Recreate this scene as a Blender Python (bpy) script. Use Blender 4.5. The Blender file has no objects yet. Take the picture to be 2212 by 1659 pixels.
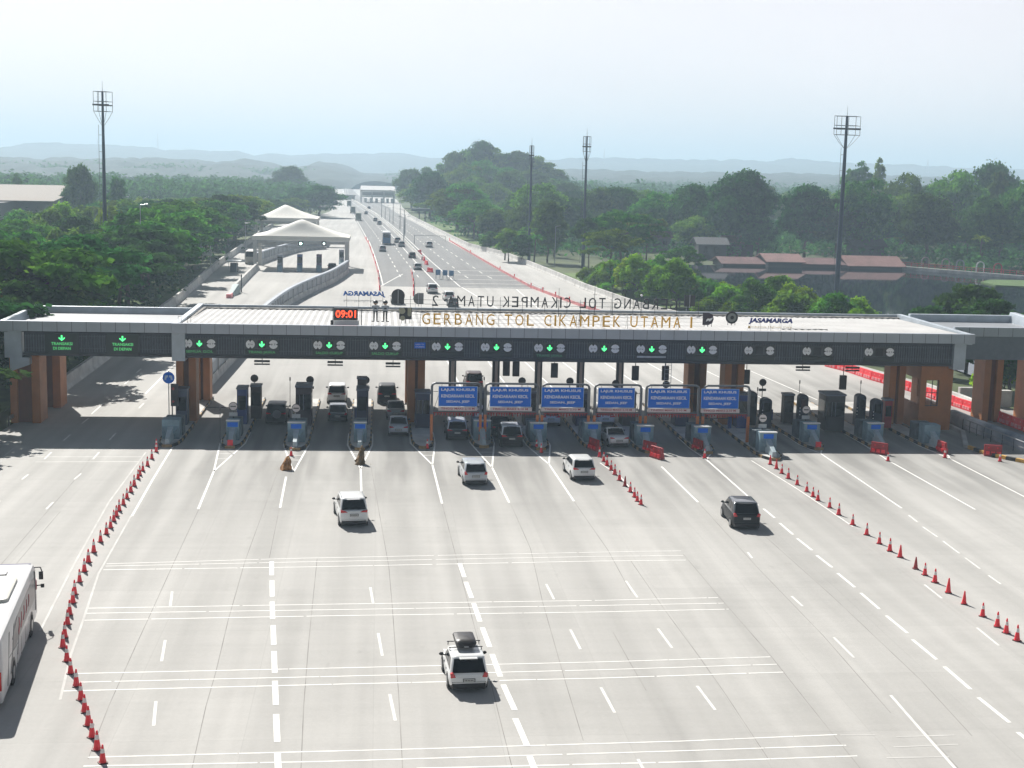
import bpy, math, random
import numpy as np
from mathutils import Vector, Matrix, noise
S = bpy.context.scene
C = S.collection
R = math.radians
rnd = random.Random(7)

# ---------------------------------------------------------------- camera
FP, CX, CY, HC = 3000., 1106., 829.5, 22.5
PITCH = math.atan((829.5 - 368) / FP); ROLL = 0.025; YAW = math.atan(296 / FP)
FW = Vector((math.sin(YAW) * math.cos(PITCH), math.cos(YAW) * math.cos(PITCH), -math.sin(PITCH)))
RT0 = FW.cross(Vector((0, 0, 1))).normalized(); UP0 = RT0.cross(FW)
RT = RT0 * math.cos(ROLL) + UP0 * math.sin(ROLL)
UP = UP0 * math.cos(ROLL) - RT0 * math.sin(ROLL)
cam = bpy.data.objects.new('camera', bpy.data.cameras.new('camera'))
C.objects.link(cam)
M = Matrix((RT, UP, -FW)).transposed().to_4x4(); M.translation = (0, 0, HC)
cam.matrix_world = M
cam.data.sensor_width = 36; cam.data.lens = 36 * FP / 2212
cam.data.clip_start = 0.5; cam.data.clip_end = 30000
S.camera = cam

# ---------------------------------------------------------------- light
SUN_EL, SUN_AZ = R(41.5), R(-22.5)
W = bpy.data.worlds.new("World"); S.world = W; W.use_nodes = True
nt = W.node_tree; bg = nt.nodes['Background']
sky = nt.nodes.new('ShaderNodeTexSky'); sky.sky_type = 'NISHITA'; sky.sun_disc = False
sky.sun_elevation = SUN_EL; sky.sun_rotation = SUN_AZ
sky.air_density = 1.0; sky.dust_density = 1.2; sky.ozone_density = 1.0; sky.altitude = 0
# the clear sky seen through a thin bright veil that is densest towards the horizon
tc_ = nt.nodes.new('ShaderNodeTexCoord'); sp_ = nt.nodes.new('ShaderNodeSeparateXYZ'); nt.links.new(tc_.outputs['Generated'], sp_.inputs[0])
mr_ = nt.nodes.new('ShaderNodeMapRange'); mr_.interpolation_type = 'SMOOTHSTEP'
for k_, q_ in zip(('From Min', 'From Max', 'To Min', 'To Max'), (.27, .60, 1., .03)): mr_.inputs[k_].default_value = q_
nt.links.new(sp_.outputs['Z'], mr_.inputs['Value'])
cn_ = nt.nodes.new('ShaderNodeTexNoise'); cn_.inputs['Scale'].default_value = 2.2; cn_.inputs['Detail'].default_value = 5; mp_ = nt.nodes.new('ShaderNodeMapping'); mp_.inputs['Scale'].default_value = (1, 1, 3.5)
nt.links.new(tc_.outputs['Generated'], mp_.inputs[0]); nt.links.new(mp_.outputs[0], cn_.inputs['Vector'])
cr_ = nt.nodes.new('ShaderNodeMapRange'); cr_.inputs['From Min'].default_value = .3; cr_.inputs['From Max'].default_value = .7; cr_.inputs['To Min'].default_value = .93; cr_.inputs['To Max'].default_value = 1.05; nt.links.new(cn_.outputs['Fac'], cr_.inputs['Value'])
mm_ = nt.nodes.new('ShaderNodeMath'); mm_.operation = 'MULTIPLY'; nt.links.new(mr_.outputs[0], mm_.inputs[0]); nt.links.new(cr_.outputs[0], mm_.inputs[1])
dt_ = nt.nodes.new('ShaderNodeVectorMath'); dt_.operation = 'DOT_PRODUCT'; dt_.inputs[1].default_value = (math.sin(SUN_AZ), math.cos(SUN_AZ), 0); nt.links.new(tc_.outputs['Generated'], dt_.inputs[0])
ms_ = nt.nodes.new('ShaderNodeMapRange'); ms_.interpolation_type = 'SMOOTHSTEP'      # brightest on the sun's side of the sky
for k_, q_ in zip(('From Min', 'From Max', 'To Min', 'To Max'), (-.3, .75, .22, 1.)): ms_.inputs[k_].default_value = q_
nt.links.new(dt_.outputs['Value'], ms_.inputs['Value'])
m2_ = nt.nodes.new('ShaderNodeMath'); m2_.operation = 'MULTIPLY'; nt.links.new(mm_.outputs[0], m2_.inputs[0]); nt.links.new(ms_.outputs[0], m2_.inputs[1]); mm_ = m2_
ve_ = nt.nodes.new('ShaderNodeVectorMath'); ve_.operation = 'SCALE'; ve_.inputs[0].default_value = (7.6, 6.8, 6.9); nt.links.new(mm_.outputs[0], ve_.inputs['Scale'])
vs_ = nt.nodes.new('ShaderNodeVectorMath'); vs_.operation = 'SCALE'; vs_.inputs['Scale'].default_value = .24; nt.links.new(sky.outputs[0], vs_.inputs[0])
va_ = nt.nodes.new('ShaderNodeVectorMath'); va_.operation = 'ADD'; nt.links.new(ve_.outputs[0], va_.inputs[0]); nt.links.new(vs_.outputs[0], va_.inputs[1])
nt.links.new(va_.outputs[0], bg.inputs[0]); bg.inputs[1].default_value = 0.075
sl = bpy.data.lights.new('sun', 'SUN'); sl.energy = 5.0; sl.angle = R(0.6); sl.color = (1, .965, .9)
so = bpy.data.objects.new('sun', sl); C.objects.link(so); so.location = (0, 0, 200)
sd = Vector((math.sin(SUN_AZ) * math.cos(SUN_EL), math.cos(SUN_AZ) * math.cos(SUN_EL), math.sin(SUN_EL)))
so.rotation_euler = sd.to_track_quat('Z', 'Y').to_euler()
S.view_settings.view_transform = 'Standard'; S.view_settings.look = 'None'
S.view_settings.gamma = 1.0; S.view_settings.exposure = 0.64
S.cycles.use_denoising = True
S.cycles.max_bounces = 6; S.cycles.volume_bounces = 1; S.cycles.transparent_max_bounces = 8
S.cycles.sample_clamp_indirect = 4

# ---------------------------------------------------------------- where a line of sight of the photo meets a plane of the place
def ray(x, y): return FW + RT * ((x - CX) / FP) - UP * ((y - CY) / FP)
def G(x, y, z=0.):
    d = ray(x, y); t = (z - HC) / d.z; return Vector((0, 0, HC)) + d * t
def GY(x, y, Y):
    d = ray(x, y); return Vector((0, 0, HC)) + d * (Y / d.y)
def PX(X, Y, Z):
    v = Vector((X, Y, Z - HC)); w = v.dot(FW); return CX + FP * v.dot(RT) / w, CY - FP * v.dot(UP) / w

# ---------------------------------------------------------------- materials
MATS = {}
def mat(name, col, rough=.6, metal=0., var=0., vscale=2., bump=0., bscale=20., coat=0., emit=0., spec=.5, col2=None, world=False, detail=4.):
    if name in MATS: return MATS[name]
    m = bpy.data.materials.new(name); m.use_nodes = True; MATS[name] = m
    n = m.node_tree.nodes; l = m.node_tree.links; b = n['Principled BSDF']
    b.inputs['Base Color'].default_value = (*col, 1); b.inputs['Roughness'].default_value = rough
    b.inputs['Metallic'].default_value = metal; b.inputs['Specular IOR Level'].default_value = spec
    if coat: b.inputs['Coat Weight'].default_value = coat; b.inputs['Coat Roughness'].default_value = .05
    if emit: b.inputs['Emission Color'].default_value = (*col, 1); b.inputs['Emission Strength'].default_value = emit
    if var or bump or col2:
        tc = n.new('ShaderNodeNewGeometry' if world else 'ShaderNodeTexCoord'); out = tc.outputs['Position' if world else 'Object']
        if var or col2:
            t = n.new('ShaderNodeTexNoise'); t.inputs['Scale'].default_value = vscale; t.inputs['Detail'].default_value = detail
            l.new(out, t.inputs['Vector'])
            r = n.new('ShaderNodeValToRGB'); r.color_ramp.elements[0].position = .3; r.color_ramp.elements[1].position = .7
            c0 = [max(0, c * (1 - var)) for c in col]; c1 = [min(1, c * (1 + var)) for c in col] if not col2 else col2
            r.color_ramp.elements[0].color = (*c0, 1); r.color_ramp.elements[1].color = (*c1, 1)
            l.new(t.outputs['Fac'], r.inputs['Fac']); l.new(r.outputs[0], b.inputs['Base Color'])
        if bump:
            t2 = n.new('ShaderNodeTexNoise'); t2.inputs['Scale'].default_value = bscale; l.new(out, t2.inputs['Vector'])
            bm = n.new('ShaderNodeBump'); bm.inputs['Strength'].default_value = bump; l.new(t2.outputs['Fac'], bm.inputs['Height'])
            l.new(bm.outputs[0], b.inputs['Normal'])
    return m

def road_mat(name, base, tone, streak, scale_t=.035, slab=.036, stain_shade=.3):
    """concrete / asphalt: broad tone patches, tyre-dark streaks along the driving direction, brushed cross texture, fine grain"""
    m = bpy.data.materials.new(name); m.use_nodes = True; n = m.node_tree.nodes; l = m.node_tree.links; b = n['Principled BSDF']
    b.inputs['Roughness'].default_value = .85; b.inputs['Specular IOR Level'].default_value = .3
    g = n.new('ShaderNodeNewGeometry')
    def nz(sc, det, rough=.5):
        mp = n.new('ShaderNodeMapping'); mp.inputs['Scale'].default_value = sc; l.new(g.outputs['Position'], mp.inputs[0])
        t = n.new('ShaderNodeTexNoise'); t.inputs['Scale'].default_value = 1; t.inputs['Detail'].default_value = det; t.inputs['Roughness'].default_value = rough
        l.new(mp.outputs[0], t.inputs['Vector']); return t.outputs['Fac']
    def ramp(f, a, c, pa=.3, pc=.7):
        r = n.new('ShaderNodeMapRange'); r.inputs['From Min'].default_value = pa; r.inputs['From Max'].default_value = pc
        r.inputs['To Min'].default_value = a; r.inputs['To Max'].default_value = c; l.new(f, r.inputs['Value']); return r.outputs[0]
    def mul(a, c):
        x = n.new('ShaderNodeMath'); x.operation = 'MULTIPLY'; l.new(a, x.inputs[0]); l.new(c, x.inputs[1]); return x.outputs[0]
    v = mul(ramp(nz((scale_t, scale_t, 1), 3), 1 - tone, 1 + tone), ramp(nz((.62, .018, 1), 3), 1 - streak, 1 + streak * .5))
    v = mul(v, ramp(nz((.09, 1.6, 1), 3), .972, 1.02)); v = mul(v, ramp(nz((6, 6, 1), 3), .975, 1.025))
    v = mul(v, ramp(nz((.35, .35, 1), 5, .7), .95, 1.02, .25, .5))
    v = mul(v, ramp(nz((1.1, .5, 1), 3, .6), 1., .90, .66, .76)); v = mul(v, ramp(nz((.12, .10, 1), 4, .6), 1., .965, .56, .62))
    bt = n.new('ShaderNodeTexBrick'); bt.inputs['Scale'].default_value = 1; bt.inputs['Brick Width'].default_value = 5.1; bt.inputs['Row Height'].default_value = 6.6; bt.inputs['Mortar Size'].default_value = .012
    bt.inputs['Color1'].default_value = (1 - slab,) * 3 + (1,); bt.inputs['Color2'].default_value = (1 + slab * .6,) * 3 + (1,); bt.inputs['Mortar'].default_value = (.86, .86, .86, 1); bt.offset = 0; l.new(g.outputs['Position'], bt.inputs['Vector']); v = mul(v, bt.outputs['Color'])
    # oil and tyre streaks in the booth lanes, plus canopy shade painted in
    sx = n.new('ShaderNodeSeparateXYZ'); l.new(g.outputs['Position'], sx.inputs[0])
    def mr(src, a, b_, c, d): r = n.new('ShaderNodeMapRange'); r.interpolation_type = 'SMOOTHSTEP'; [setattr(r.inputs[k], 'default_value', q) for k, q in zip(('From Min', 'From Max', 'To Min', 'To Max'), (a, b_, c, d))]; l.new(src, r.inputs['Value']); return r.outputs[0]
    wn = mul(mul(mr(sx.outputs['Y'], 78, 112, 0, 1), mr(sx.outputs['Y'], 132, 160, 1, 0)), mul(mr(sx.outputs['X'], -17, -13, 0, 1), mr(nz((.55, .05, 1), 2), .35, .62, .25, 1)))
    st = n.new('ShaderNodeMath'); st.operation = 'MULTIPLY_ADD'; st.inputs[1].default_value = -stain_shade; st.inputs[2].default_value = 1; l.new(wn, st.inputs[0]); v = mul(v, st.outputs[0])
    mx = n.new('ShaderNodeVectorMath'); mx.operation = 'SCALE'; mx.inputs[0].default_value = base; l.new(v, mx.inputs['Scale'])
    l.new(mx.outputs[0], b.inputs['Base Color'])
    return m

def paint(name, col, rough=.32):
    dk = max(col) < .06; m = mat(name, col, .45 if dk else rough, 0, coat=.12 if dk else .5, spec=.2 if dk else .5); return m

def leaf_mat(name, c0, c1, c2):
    m = bpy.data.materials.new(name); m.use_nodes = True; n = m.node_tree.nodes; l = m.node_tree.links
    n.remove(n['Principled BSDF']); o = n['Material Output']
    oi = n.new('ShaderNodeObjectInfo'); tc = n.new('ShaderNodeTexCoord')
    t = n.new('ShaderNodeTexNoise'); t.inputs['Scale'].default_value = .42; t.inputs['Detail'].default_value = 2; l.new(tc.outputs['Object'], t.inputs['Vector'])
    r = n.new('ShaderNodeValToRGB'); e = r.color_ramp.elements; e[0].position = .3; e[0].color = (*c0, 1); e[1].position = .72; e[1].color = (*c2, 1)
    e2 = r.color_ramp.elements.new(.5); e2.color = (*c1, 1); l.new(t.outputs['Fac'], r.inputs[0])
    h = n.new('ShaderNodeHueSaturation'); l.new(r.outputs[0], h.inputs['Color'])
    mr = n.new('ShaderNodeMapRange'); mr.inputs['To Min'].default_value = .455; mr.inputs['To Max'].default_value = .53; l.new(oi.outputs['Random'], mr.inputs[0]); l.new(mr.outputs[0], h.inputs['Hue'])
    mv = n.new('ShaderNodeMapRange'); mv.inputs['To Min'].default_value = .75; mv.inputs['To Max'].default_value = 1.35
    ml = n.new('ShaderNodeMath'); ml.operation = 'MULTIPLY_ADD'; ml.inputs[1].default_value = 7.31; ml.inputs[2].default_value = .3; l.new(oi.outputs['Random'], ml.inputs[0])
    fr = n.new('ShaderNodeMath'); fr.operation = 'FRACT'; l.new(ml.outputs[0], fr.inputs[0]); l.new(fr.outputs[0], mv.inputs[0]); l.new(mv.outputs[0], h.inputs['Value'])
    h.inputs['Saturation'].default_value = 1.05; d = n.new('ShaderNodeBsdfDiffuse'); tr = n.new('ShaderNodeBsdfTranslucent'); ms = n.new('ShaderNodeMixShader'); ms.inputs[0].default_value = .48
    l.new(h.outputs[0], d.inputs[0]); l.new(h.outputs[0], tr.inputs[0]); l.new(d.outputs[0], ms.inputs[1]); l.new(tr.outputs[0], ms.inputs[2])
    l.new(ms.outputs[0], o.inputs[0]); MATS[name] = m; return m

concrete = road_mat('concrete_paving', (.435, .425, .407), .085, .15, stain_shade=.42)
asphalt = road_mat('asphalt', (.20, .20, .20), .06, .12, slab=0, stain_shade=0)
white_line = mat('road_paint', (.80, .79, .76), .7, var=.10, vscale=1.5, world=True)
thin_line = mat('worn_road_paint', (.70, .69, .66), .7, var=.14, vscale=1.2, world=True)
faint_line = mat('faint_road_paint', (.52, .51, .49), .8, var=.12, vscale=.8, world=True)
joint = mat('joint_filler', (.26, .25, .235), .9, var=.3, vscale=.4, world=True)
wall_c = mat('barrier_concrete', (.52, .51, .49), .85, var=.22, vscale=.6, bump=.2, bscale=6, world=True)
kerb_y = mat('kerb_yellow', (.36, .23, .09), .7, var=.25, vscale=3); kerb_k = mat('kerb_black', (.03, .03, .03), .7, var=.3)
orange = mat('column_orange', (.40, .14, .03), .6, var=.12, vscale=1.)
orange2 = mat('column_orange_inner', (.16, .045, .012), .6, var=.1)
acp = mat('grey_cladding', (.37, .40, .45), .35, .3, var=.07, vscale=.5)
acpw = mat('light_cladding', (.42, .47, .52), .4, .2, var=.12, vscale=.8)
seam = mat('cladding_seam', (.05, .055, .06), .6)
louvre = mat('louvre_grey', (.045, .052, .068), .5, .2, var=.25, vscale=3)
louvre_l = mat('louvre_blade', (.12, .135, .16), .5, .2, var=.2, vscale=4)
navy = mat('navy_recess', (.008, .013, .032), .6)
roofw = mat('white_roof_sheet', (.47, .465, .46), .65, var=.12, vscale=.35, spec=.2, detail=8)
roofg = mat('grey_membrane_roof', (.24, .255, .28), .6, var=.08, vscale=.3)
roofd = mat('roof_gutter_dirt', (.10, .095, .09), .9, var=.5, vscale=2, col2=(.45, .43, .4))
black = mat('black_plastic', (.015, .015, .017), .45)
dark = mat('dark_metal', (.045, .045, .05), .5, .3, var=.2)
darkbrown = mat('dark_brown_cabinet', (.06, .045, .042), .6, var=.2)
white = mat('white_plastic', (.78, .78, .77), .4, var=.03)
signblue = mat('sign_blue', (.003, .15, .72), .55, var=.05, spec=.2)
signwhite = mat('sign_white', (.9, .9, .9), .5)
attb = mat('cushion_blue_grey', (.19, .29, .35), .6, var=.25, vscale=1.5)
attl = mat('cushion_pale', (.38, .46, .50), .55, var=.1)
boothblue = mat('booth_blue', (.02, .05, .20), .4, var=.1)
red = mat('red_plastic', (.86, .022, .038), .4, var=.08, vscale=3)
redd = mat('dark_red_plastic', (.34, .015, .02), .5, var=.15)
pink = mat('barrier_red_light', (.88, .30, .32), .5, var=.1)
conew = mat('cone_band', (.75, .72, .70), .5, var=.1, vscale=20)
gold = mat('gold_lettering', (.80, .43, .03), .45)
steel = mat('galvanised_steel', (.38, .40, .42), .4, .7, var=.15)
mast_m = mat('mast_steel', (.055, .075, .12), .5, .3, var=.25, vscale=.3)
green_led = mat('green_led', (.08, .95, .25), .5, emit=1.3)
green_dim = mat('green_led_text', (.07, .40, .13), .5, emit=.22)
red_led = mat('red_led', (1., .07, .02), .5, emit=1.5)
glass = mat('dark_glass', (.004, .005, .008), .12, spec=.35)
rubber = mat('tyre_rubber', (.02, .02, .02), .9)
alloy = mat('alloy_rim', (.4, .41, .42), .35, .8)
tail = mat('tail_lamp', (.55, .01, .015), .2, coat=.5)
lampw = mat('head_lamp', (.7, .7, .7), .15)
soil = mat('bare_soil', (.10, .085, .06), .95, var=.4)
bark = mat('bark', (.07, .055, .04), .9, var=.3)
grassm = mat('grass_ground', (.045, .075, .022), .95, var=.5, vscale=.08, col2=(.10, .13, .04), world=True, detail=8)

# ---------------------------------------------------------------- mesh helpers
class MB:
    def __init__(s): s.v = []; s.f = []; s.m = []
    def add(s, vs, fs, mi=0):
        o = len(s.v); s.v += [tuple(p) for p in vs]; s.f += [tuple(i + o for i in f) for f in fs]; s.m += [mi] * len(fs); return s
    def box(s, x0, x1, y0, y1, z0, z1, mi=0):
        return s.add([(x0, y0, z0), (x1, y0, z0), (x1, y1, z0), (x0, y1, z0), (x0, y0, z1), (x1, y0, z1), (x1, y1, z1), (x0, y1, z1)],
                     [(0, 3, 2, 1), (4, 5, 6, 7), (0, 1, 5, 4), (1, 2, 6, 5), (2, 3, 7, 6), (3, 0, 4, 7)], mi)
    def hexa(s, lo, hi, mi=0):
        return s.add(list(lo) + list(hi), [(0, 3, 2, 1), (4, 5, 6, 7), (0, 1, 5, 4), (1, 2, 6, 5), (2, 3, 7, 6), (3, 0, 4, 7)], mi)
    def prism(s, pts, z0, z1, mi=0):
        n = len(pts); return s.add([(p[0], p[1], z0) for p in pts] + [(p[0], p[1], z1) for p in pts],
                     [tuple(range(n - 1, -1, -1)), tuple(range(n, 2 * n))] + [(i, (i + 1) % n, n + (i + 1) % n, n + i) for i in range(n)], mi)
    def yprism(s, pts, y0, y1, mi=0):      # outline in the XZ plane, extruded along Y
        n = len(pts); return s.add([(p[0], y0, p[1]) for p in pts] + [(p[0], y1, p[1]) for p in pts],
                     [tuple(range(n)), tuple(range(2 * n - 1, n - 1, -1))] + [(i, n + i, n + (i + 1) % n, (i + 1) % n) for i in range(n)], mi)
    def xprism(s, pts, x0, x1, mi=0):      # outline in the YZ plane, extruded along X
        n = len(pts); return s.add([(x0, p[0], p[1]) for p in pts] + [(x1, p[0], p[1]) for p in pts],
                     [tuple(range(n - 1, -1, -1)), tuple(range(n, 2 * n))] + [(i, (i + 1) % n, n + (i + 1) % n, n + i) for i in range(n)], mi)
    def tube(s, a, b, r0, r1=None, n=8, mi=0):
        r1 = r0 if r1 is None else r1; a = Vector(a); b = Vector(b); d = (b - a).normalized()
        u = d.cross(Vector((0, 0, 1)) if abs(d.z) < .95 else Vector((1, 0, 0))).normalized(); w = d.cross(u)
        vs = []
        for p, r in ((a, r0), (b, r1)):
            for k in range(n):
                t = 2 * math.pi * k / n; vs.append(p + u * (r * math.cos(t)) + w * (r * math.sin(t)))
        return s.add(vs, [tuple(range(n)), tuple(range(2 * n - 1, n - 1, -1))] + [(k, n + k, n + (k + 1) % n, (k + 1) % n) for k in range(n)], mi)
    def path(s, pts, r, n=6, mi=0):
        for a, b in zip(pts[:-1], pts[1:]): s.tube(a, b, r, n=n, mi=mi)
        return s
    def disc(s, x, z, r, y0, y1, n=20, mi=0): return s.yprism([(x + r * math.cos(2 * math.pi * k / n), z + r * math.sin(2 * math.pi * k / n)) for k in range(n)], y0, y1, mi)
    def sweep(s, prof, path, mi=0, closed=True):   # profile (side, z) swept along a ground path
        P = [Vector((p[0], p[1])) for p in path]; zs = [p[2] if len(p) > 2 else 0 for p in path]; n = len(prof); vs = []; fs = []
        for i, p in enumerate(P):
            d = (P[min(i + 1, len(P) - 1)] - P[max(i - 1, 0)]).normalized(); nx, ny = d.y, -d.x
            for (u, z) in prof: vs.append((p.x + nx * u, p.y + ny * u, z + zs[i]))
        for i in range(len(P) - 1):
            for k in range(n if closed else n - 1):
                a = i * n + k; b = i * n + (k + 1) % n; fs.append((a, b, b + n, a + n))
        if closed: fs += [tuple(range(n - 1, -1, -1)), tuple((len(P) - 1) * n + k for k in range(n))]
        return s.add(vs, fs, mi)
    def build(s, name, mats, parent=None, world=False, smooth=False, bevel=0, label=None):
        me = bpy.data.meshes.new(name)
        vs = s.v
        if world and parent is not None:
            L = parent.location + (parent.parent.location if parent.parent else Vector()); vs = [(p[0] - L.x, p[1] - L.y, p[2] - L.z) for p in vs]
        me.from_pydata(vs, [], s.f); 
        mats = mats if isinstance(mats, (list, tuple)) else [mats]
        for m_ in mats: me.materials.append(m_)
        if len(mats) > 1: me.polygons.foreach_set('material_index', s.m)
        if smooth: me.polygons.foreach_set('use_smooth', [True] * len(me.polygons)); me.set_sharp_from_angle(angle=R(38))
        me.update()
        o = bpy.data.objects.new(name, me); C.objects.link(o); o.parent = parent
        if bevel:
            bv = o.modifiers.new('bevel', 'BEVEL'); bv.width = bevel; bv.segments = 2; bv.limit_method = 'ANGLE'
        if label: o['label'] = label
        return o

def thing(name, label, cat, loc=(0, 0, 0), rot=0, group=None):
    o = bpy.data.objects.new(name, None); C.objects.link(o); o.location = loc; o.rotation_euler = (0, 0, rot)
    o.empty_display_size = .3
    return tag(o, label, cat, group)
def tag(o, label, cat, group=None):
    o['label'] = label; o['category'] = cat
    if group: o['group'] = group
    return o
def struct(o, kind='structure'): o['kind'] = kind; return o
def dup(root, loc, rot=None, label=None, group=None, scale=None):
    r = root.copy(); C.objects.link(r); r.location = loc
    if rot is not None: r.rotation_euler = (0, 0, rot)
    if label: r['label'] = label
    if group: r['group'] = group
    if scale: r.scale = scale
    for ch in KIDS(root):
        c = ch.copy(); C.objects.link(c); c.parent = r
        for g in KIDS(ch):
            d = g.copy(); C.objects.link(d); d.parent = c
    return r
def KIDS(o): return KC[o.name] if o.name in KC else [x for x in bpy.data.objects if x.parent == o]
KC = {}
def cache(root):
    KC[root.name] = [x for x in bpy.data.objects if x.parent == root]
    for c in KC[root.name]: KC[c.name] = [x for x in bpy.data.objects if x.parent == c]
    return root
ORD = 'first second third fourth fifth sixth seventh eighth ninth tenth eleventh twelfth thirteenth fourteenth fifteenth sixteenth seventeenth eighteenth nineteenth twentieth'.split()
TENS = {2: 'twenty', 3: 'thirty', 4: 'forty'}
def ordw(i):
    if i < 20: return ORD[i]
    t, u = divmod(i + 1, 10)
    return ({3: 'thirtieth', 4: 'fortieth', 2: 'twentieth'}[t] if u == 0 else TENS[t] + '-' + ORD[u - 1])

TXT = {}
def text_mb(s, size, depth=.03, bold=0.):
    k = (s, size, depth, bold)
    if k not in TXT:
        cu = bpy.data.curves.new('t', 'FONT'); cu.body = s; cu.size = size; cu.extrude = depth / 2; cu.align_x = 'CENTER'; cu.resolution_u = 3; cu.offset = bold
        ob = bpy.data.objects.new('t', cu); me = bpy.data.meshes.new_from_object(ob)
        vs = [tuple(v.co) for v in me.vertices]; fs = [tuple(p.vertices) for p in me.polygons]
        bpy.data.objects.remove(ob); bpy.data.meshes.remove(me); TXT[k] = (vs, fs)
    return TXT[k]
def put_text(mb, s, cx, y, z, size, depth=.03, width=None, mirror=False, mi=0, bold=0., height=None):
    vs, fs = text_mb(s, size, depth, bold)
    xs = [v[0] for v in vs]; zs = [v[1] for v in vs]; w = max(xs) - min(xs); mid = (max(xs) + min(xs)) / 2
    k = (width / w) if width else 1; kz = height / (max(zs) - min(zs)) if height else 1; z0 = min(zs) if height else 0
    sg = -1 if mirror else 1
    mb.add([(cx + sg * (v[0] - mid) * k, y - sg * v[2], z + (v[1] - z0) * kz) for v in vs], fs, mi)
HAZE_D = .00038
# ================================================================ THE SETTING
def grid_mesh(xs, ys, zf, name, m, smooth=True):
    X, Y = np.meshgrid(xs, ys); Z = zf(X, Y); nx, ny = len(xs), len(ys)
    co = np.stack([X, Y, Z], -1).reshape(-1, 3).astype(np.float32)
    i = np.arange(nx * ny).reshape(ny, nx); q = np.stack([i[:-1, :-1], i[:-1, 1:], i[1:, 1:], i[1:, :-1]], -1).reshape(-1, 4)
    me = bpy.data.meshes.new(name); me.vertices.add(len(co)); me.vertices.foreach_set('co', co.ravel())
    me.loops.add(q.size); me.loops.foreach_set('vertex_index', q.ravel().astype(np.int32)); me.polygons.add(len(q))
    me.polygons.foreach_set('loop_start', np.arange(0, q.size, 4, dtype=np.int32)); me.polygons.foreach_set('use_smooth', np.full(len(q), smooth))
    me.materials.append(m); me.update(); me.validate()
    o = bpy.data.objects.new(name, me); C.objects.link(o); return o

def sstep(a, b, x): t = np.clip((x - a) / (b - a), 0, 1); return t * t * (3 - 2 * t)
def bump2(X, Y, cx, cy, rx, ry): return np.exp(-(((X - cx) / rx) ** 2 + ((Y - cy) / ry) ** 2))
def terrain(X, Y):
    X = np.asarray(X, float); Y = np.asarray(Y, float)
    z = -.12 + 0 * X
    off = np.maximum(-X - 42 + 0 * Y, X - np.maximum(48, 66 - np.maximum(Y - 120, 0) * .1))
    z = z - 1.0 * sstep(0, 12, off) * (Y < 900)
    z = z + 15 * bump2(X, Y, 78, 800, 30, 120) * sstep(34, 56, X)
    pond = sstep(74, 84, X) * (1 - sstep(255, 270, X)) * sstep(165, 180, Y) * (1 - sstep(346, 356, Y))
    return z - 1.6 * pond
xs = np.unique(np.concatenate([np.linspace(-9000, -400, 24), np.arange(-400, 400, 6.), np.linspace(400, 9000, 24)]))
ys = np.unique(np.concatenate([np.linspace(-400, 0, 6), np.arange(0, 1300, 6.), np.linspace(1300, 12000, 30)]))
struct(grid_mesh(xs, ys, terrain, 'ground', grassm))

def sheet(name, pts, z, m):
    o = MB().add([(p[0], p[1], z) for p in pts], [tuple(range(len(pts)))]).build(name, m); return struct(o)
LW = [(-36, 20), (-36, 104), (-31.2, 112), (-30.6, 134), (-30.9, 161), (-31.7, 189), (-32.2, 227), (-35.0, 311), (-36.2, 383), (-38, 461), (-39, 520), (-30, 590), (-24, 700), (-34, 1080), (-42, 1400), (-60, 1900)]
WR = [(66, 20), (66, 118), (62, 145), (58.5, 165), (43.8, 230), (40.2, 267), (38.4, 299), (35.8, 339), (33.6, 366), (26.6, 406), (23.9, 456), (17.4, 588), (14.9, 640), (13, 760), (13.5, 850), (13, 985), (2, 1300), (-30, 1900)]
def strips(name, L, Rr, z, m):     # quads between two polylines given over the same Y
    ys_ = sorted(set([p[1] for p in L] + [p[1] for p in Rr])); lo = max(L[0][1], Rr[0][1]); hi = min(L[-1][1], Rr[-1][1]); ys_ = [y for y in ys_ if lo <= y <= hi]
    fx = lambda P, y: np.interp(y, [p[1] for p in P], [p[0] for p in P])
    v = []; f = []
    for y in ys_: v += [(fx(L, y), y, z), (fx(Rr, y), y, z)]
    for i in range(len(ys_) - 1): f.append((2 * i, 2 * i + 1, 2 * i + 3, 2 * i + 2))
    return struct(MB().add(v, f).build(name, m))
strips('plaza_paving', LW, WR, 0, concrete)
AL = [(.6, 266), (.1, 295), (-1.1, 350), (-2.8, 415), (-4.2, 451), (-7.6, 542), (-14, 713), (-26, 1078), (-50, 1900)]
AM = [(14.0, 266), (10.6, 350), (9.0, 400), (5.5, 500), (1.2, 600), (-1, 656), (-24.5, 1066), (-45, 1900)]
AR = [(33.5, 255), (28.6, 300), (26.5, 350), (22.6, 438), (15.5, 588), (12.3, 640), (2, 900), (-14, 1078), (-42, 1900)]
strips('asphalt_road', AL, AR, .004, asphalt)

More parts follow.
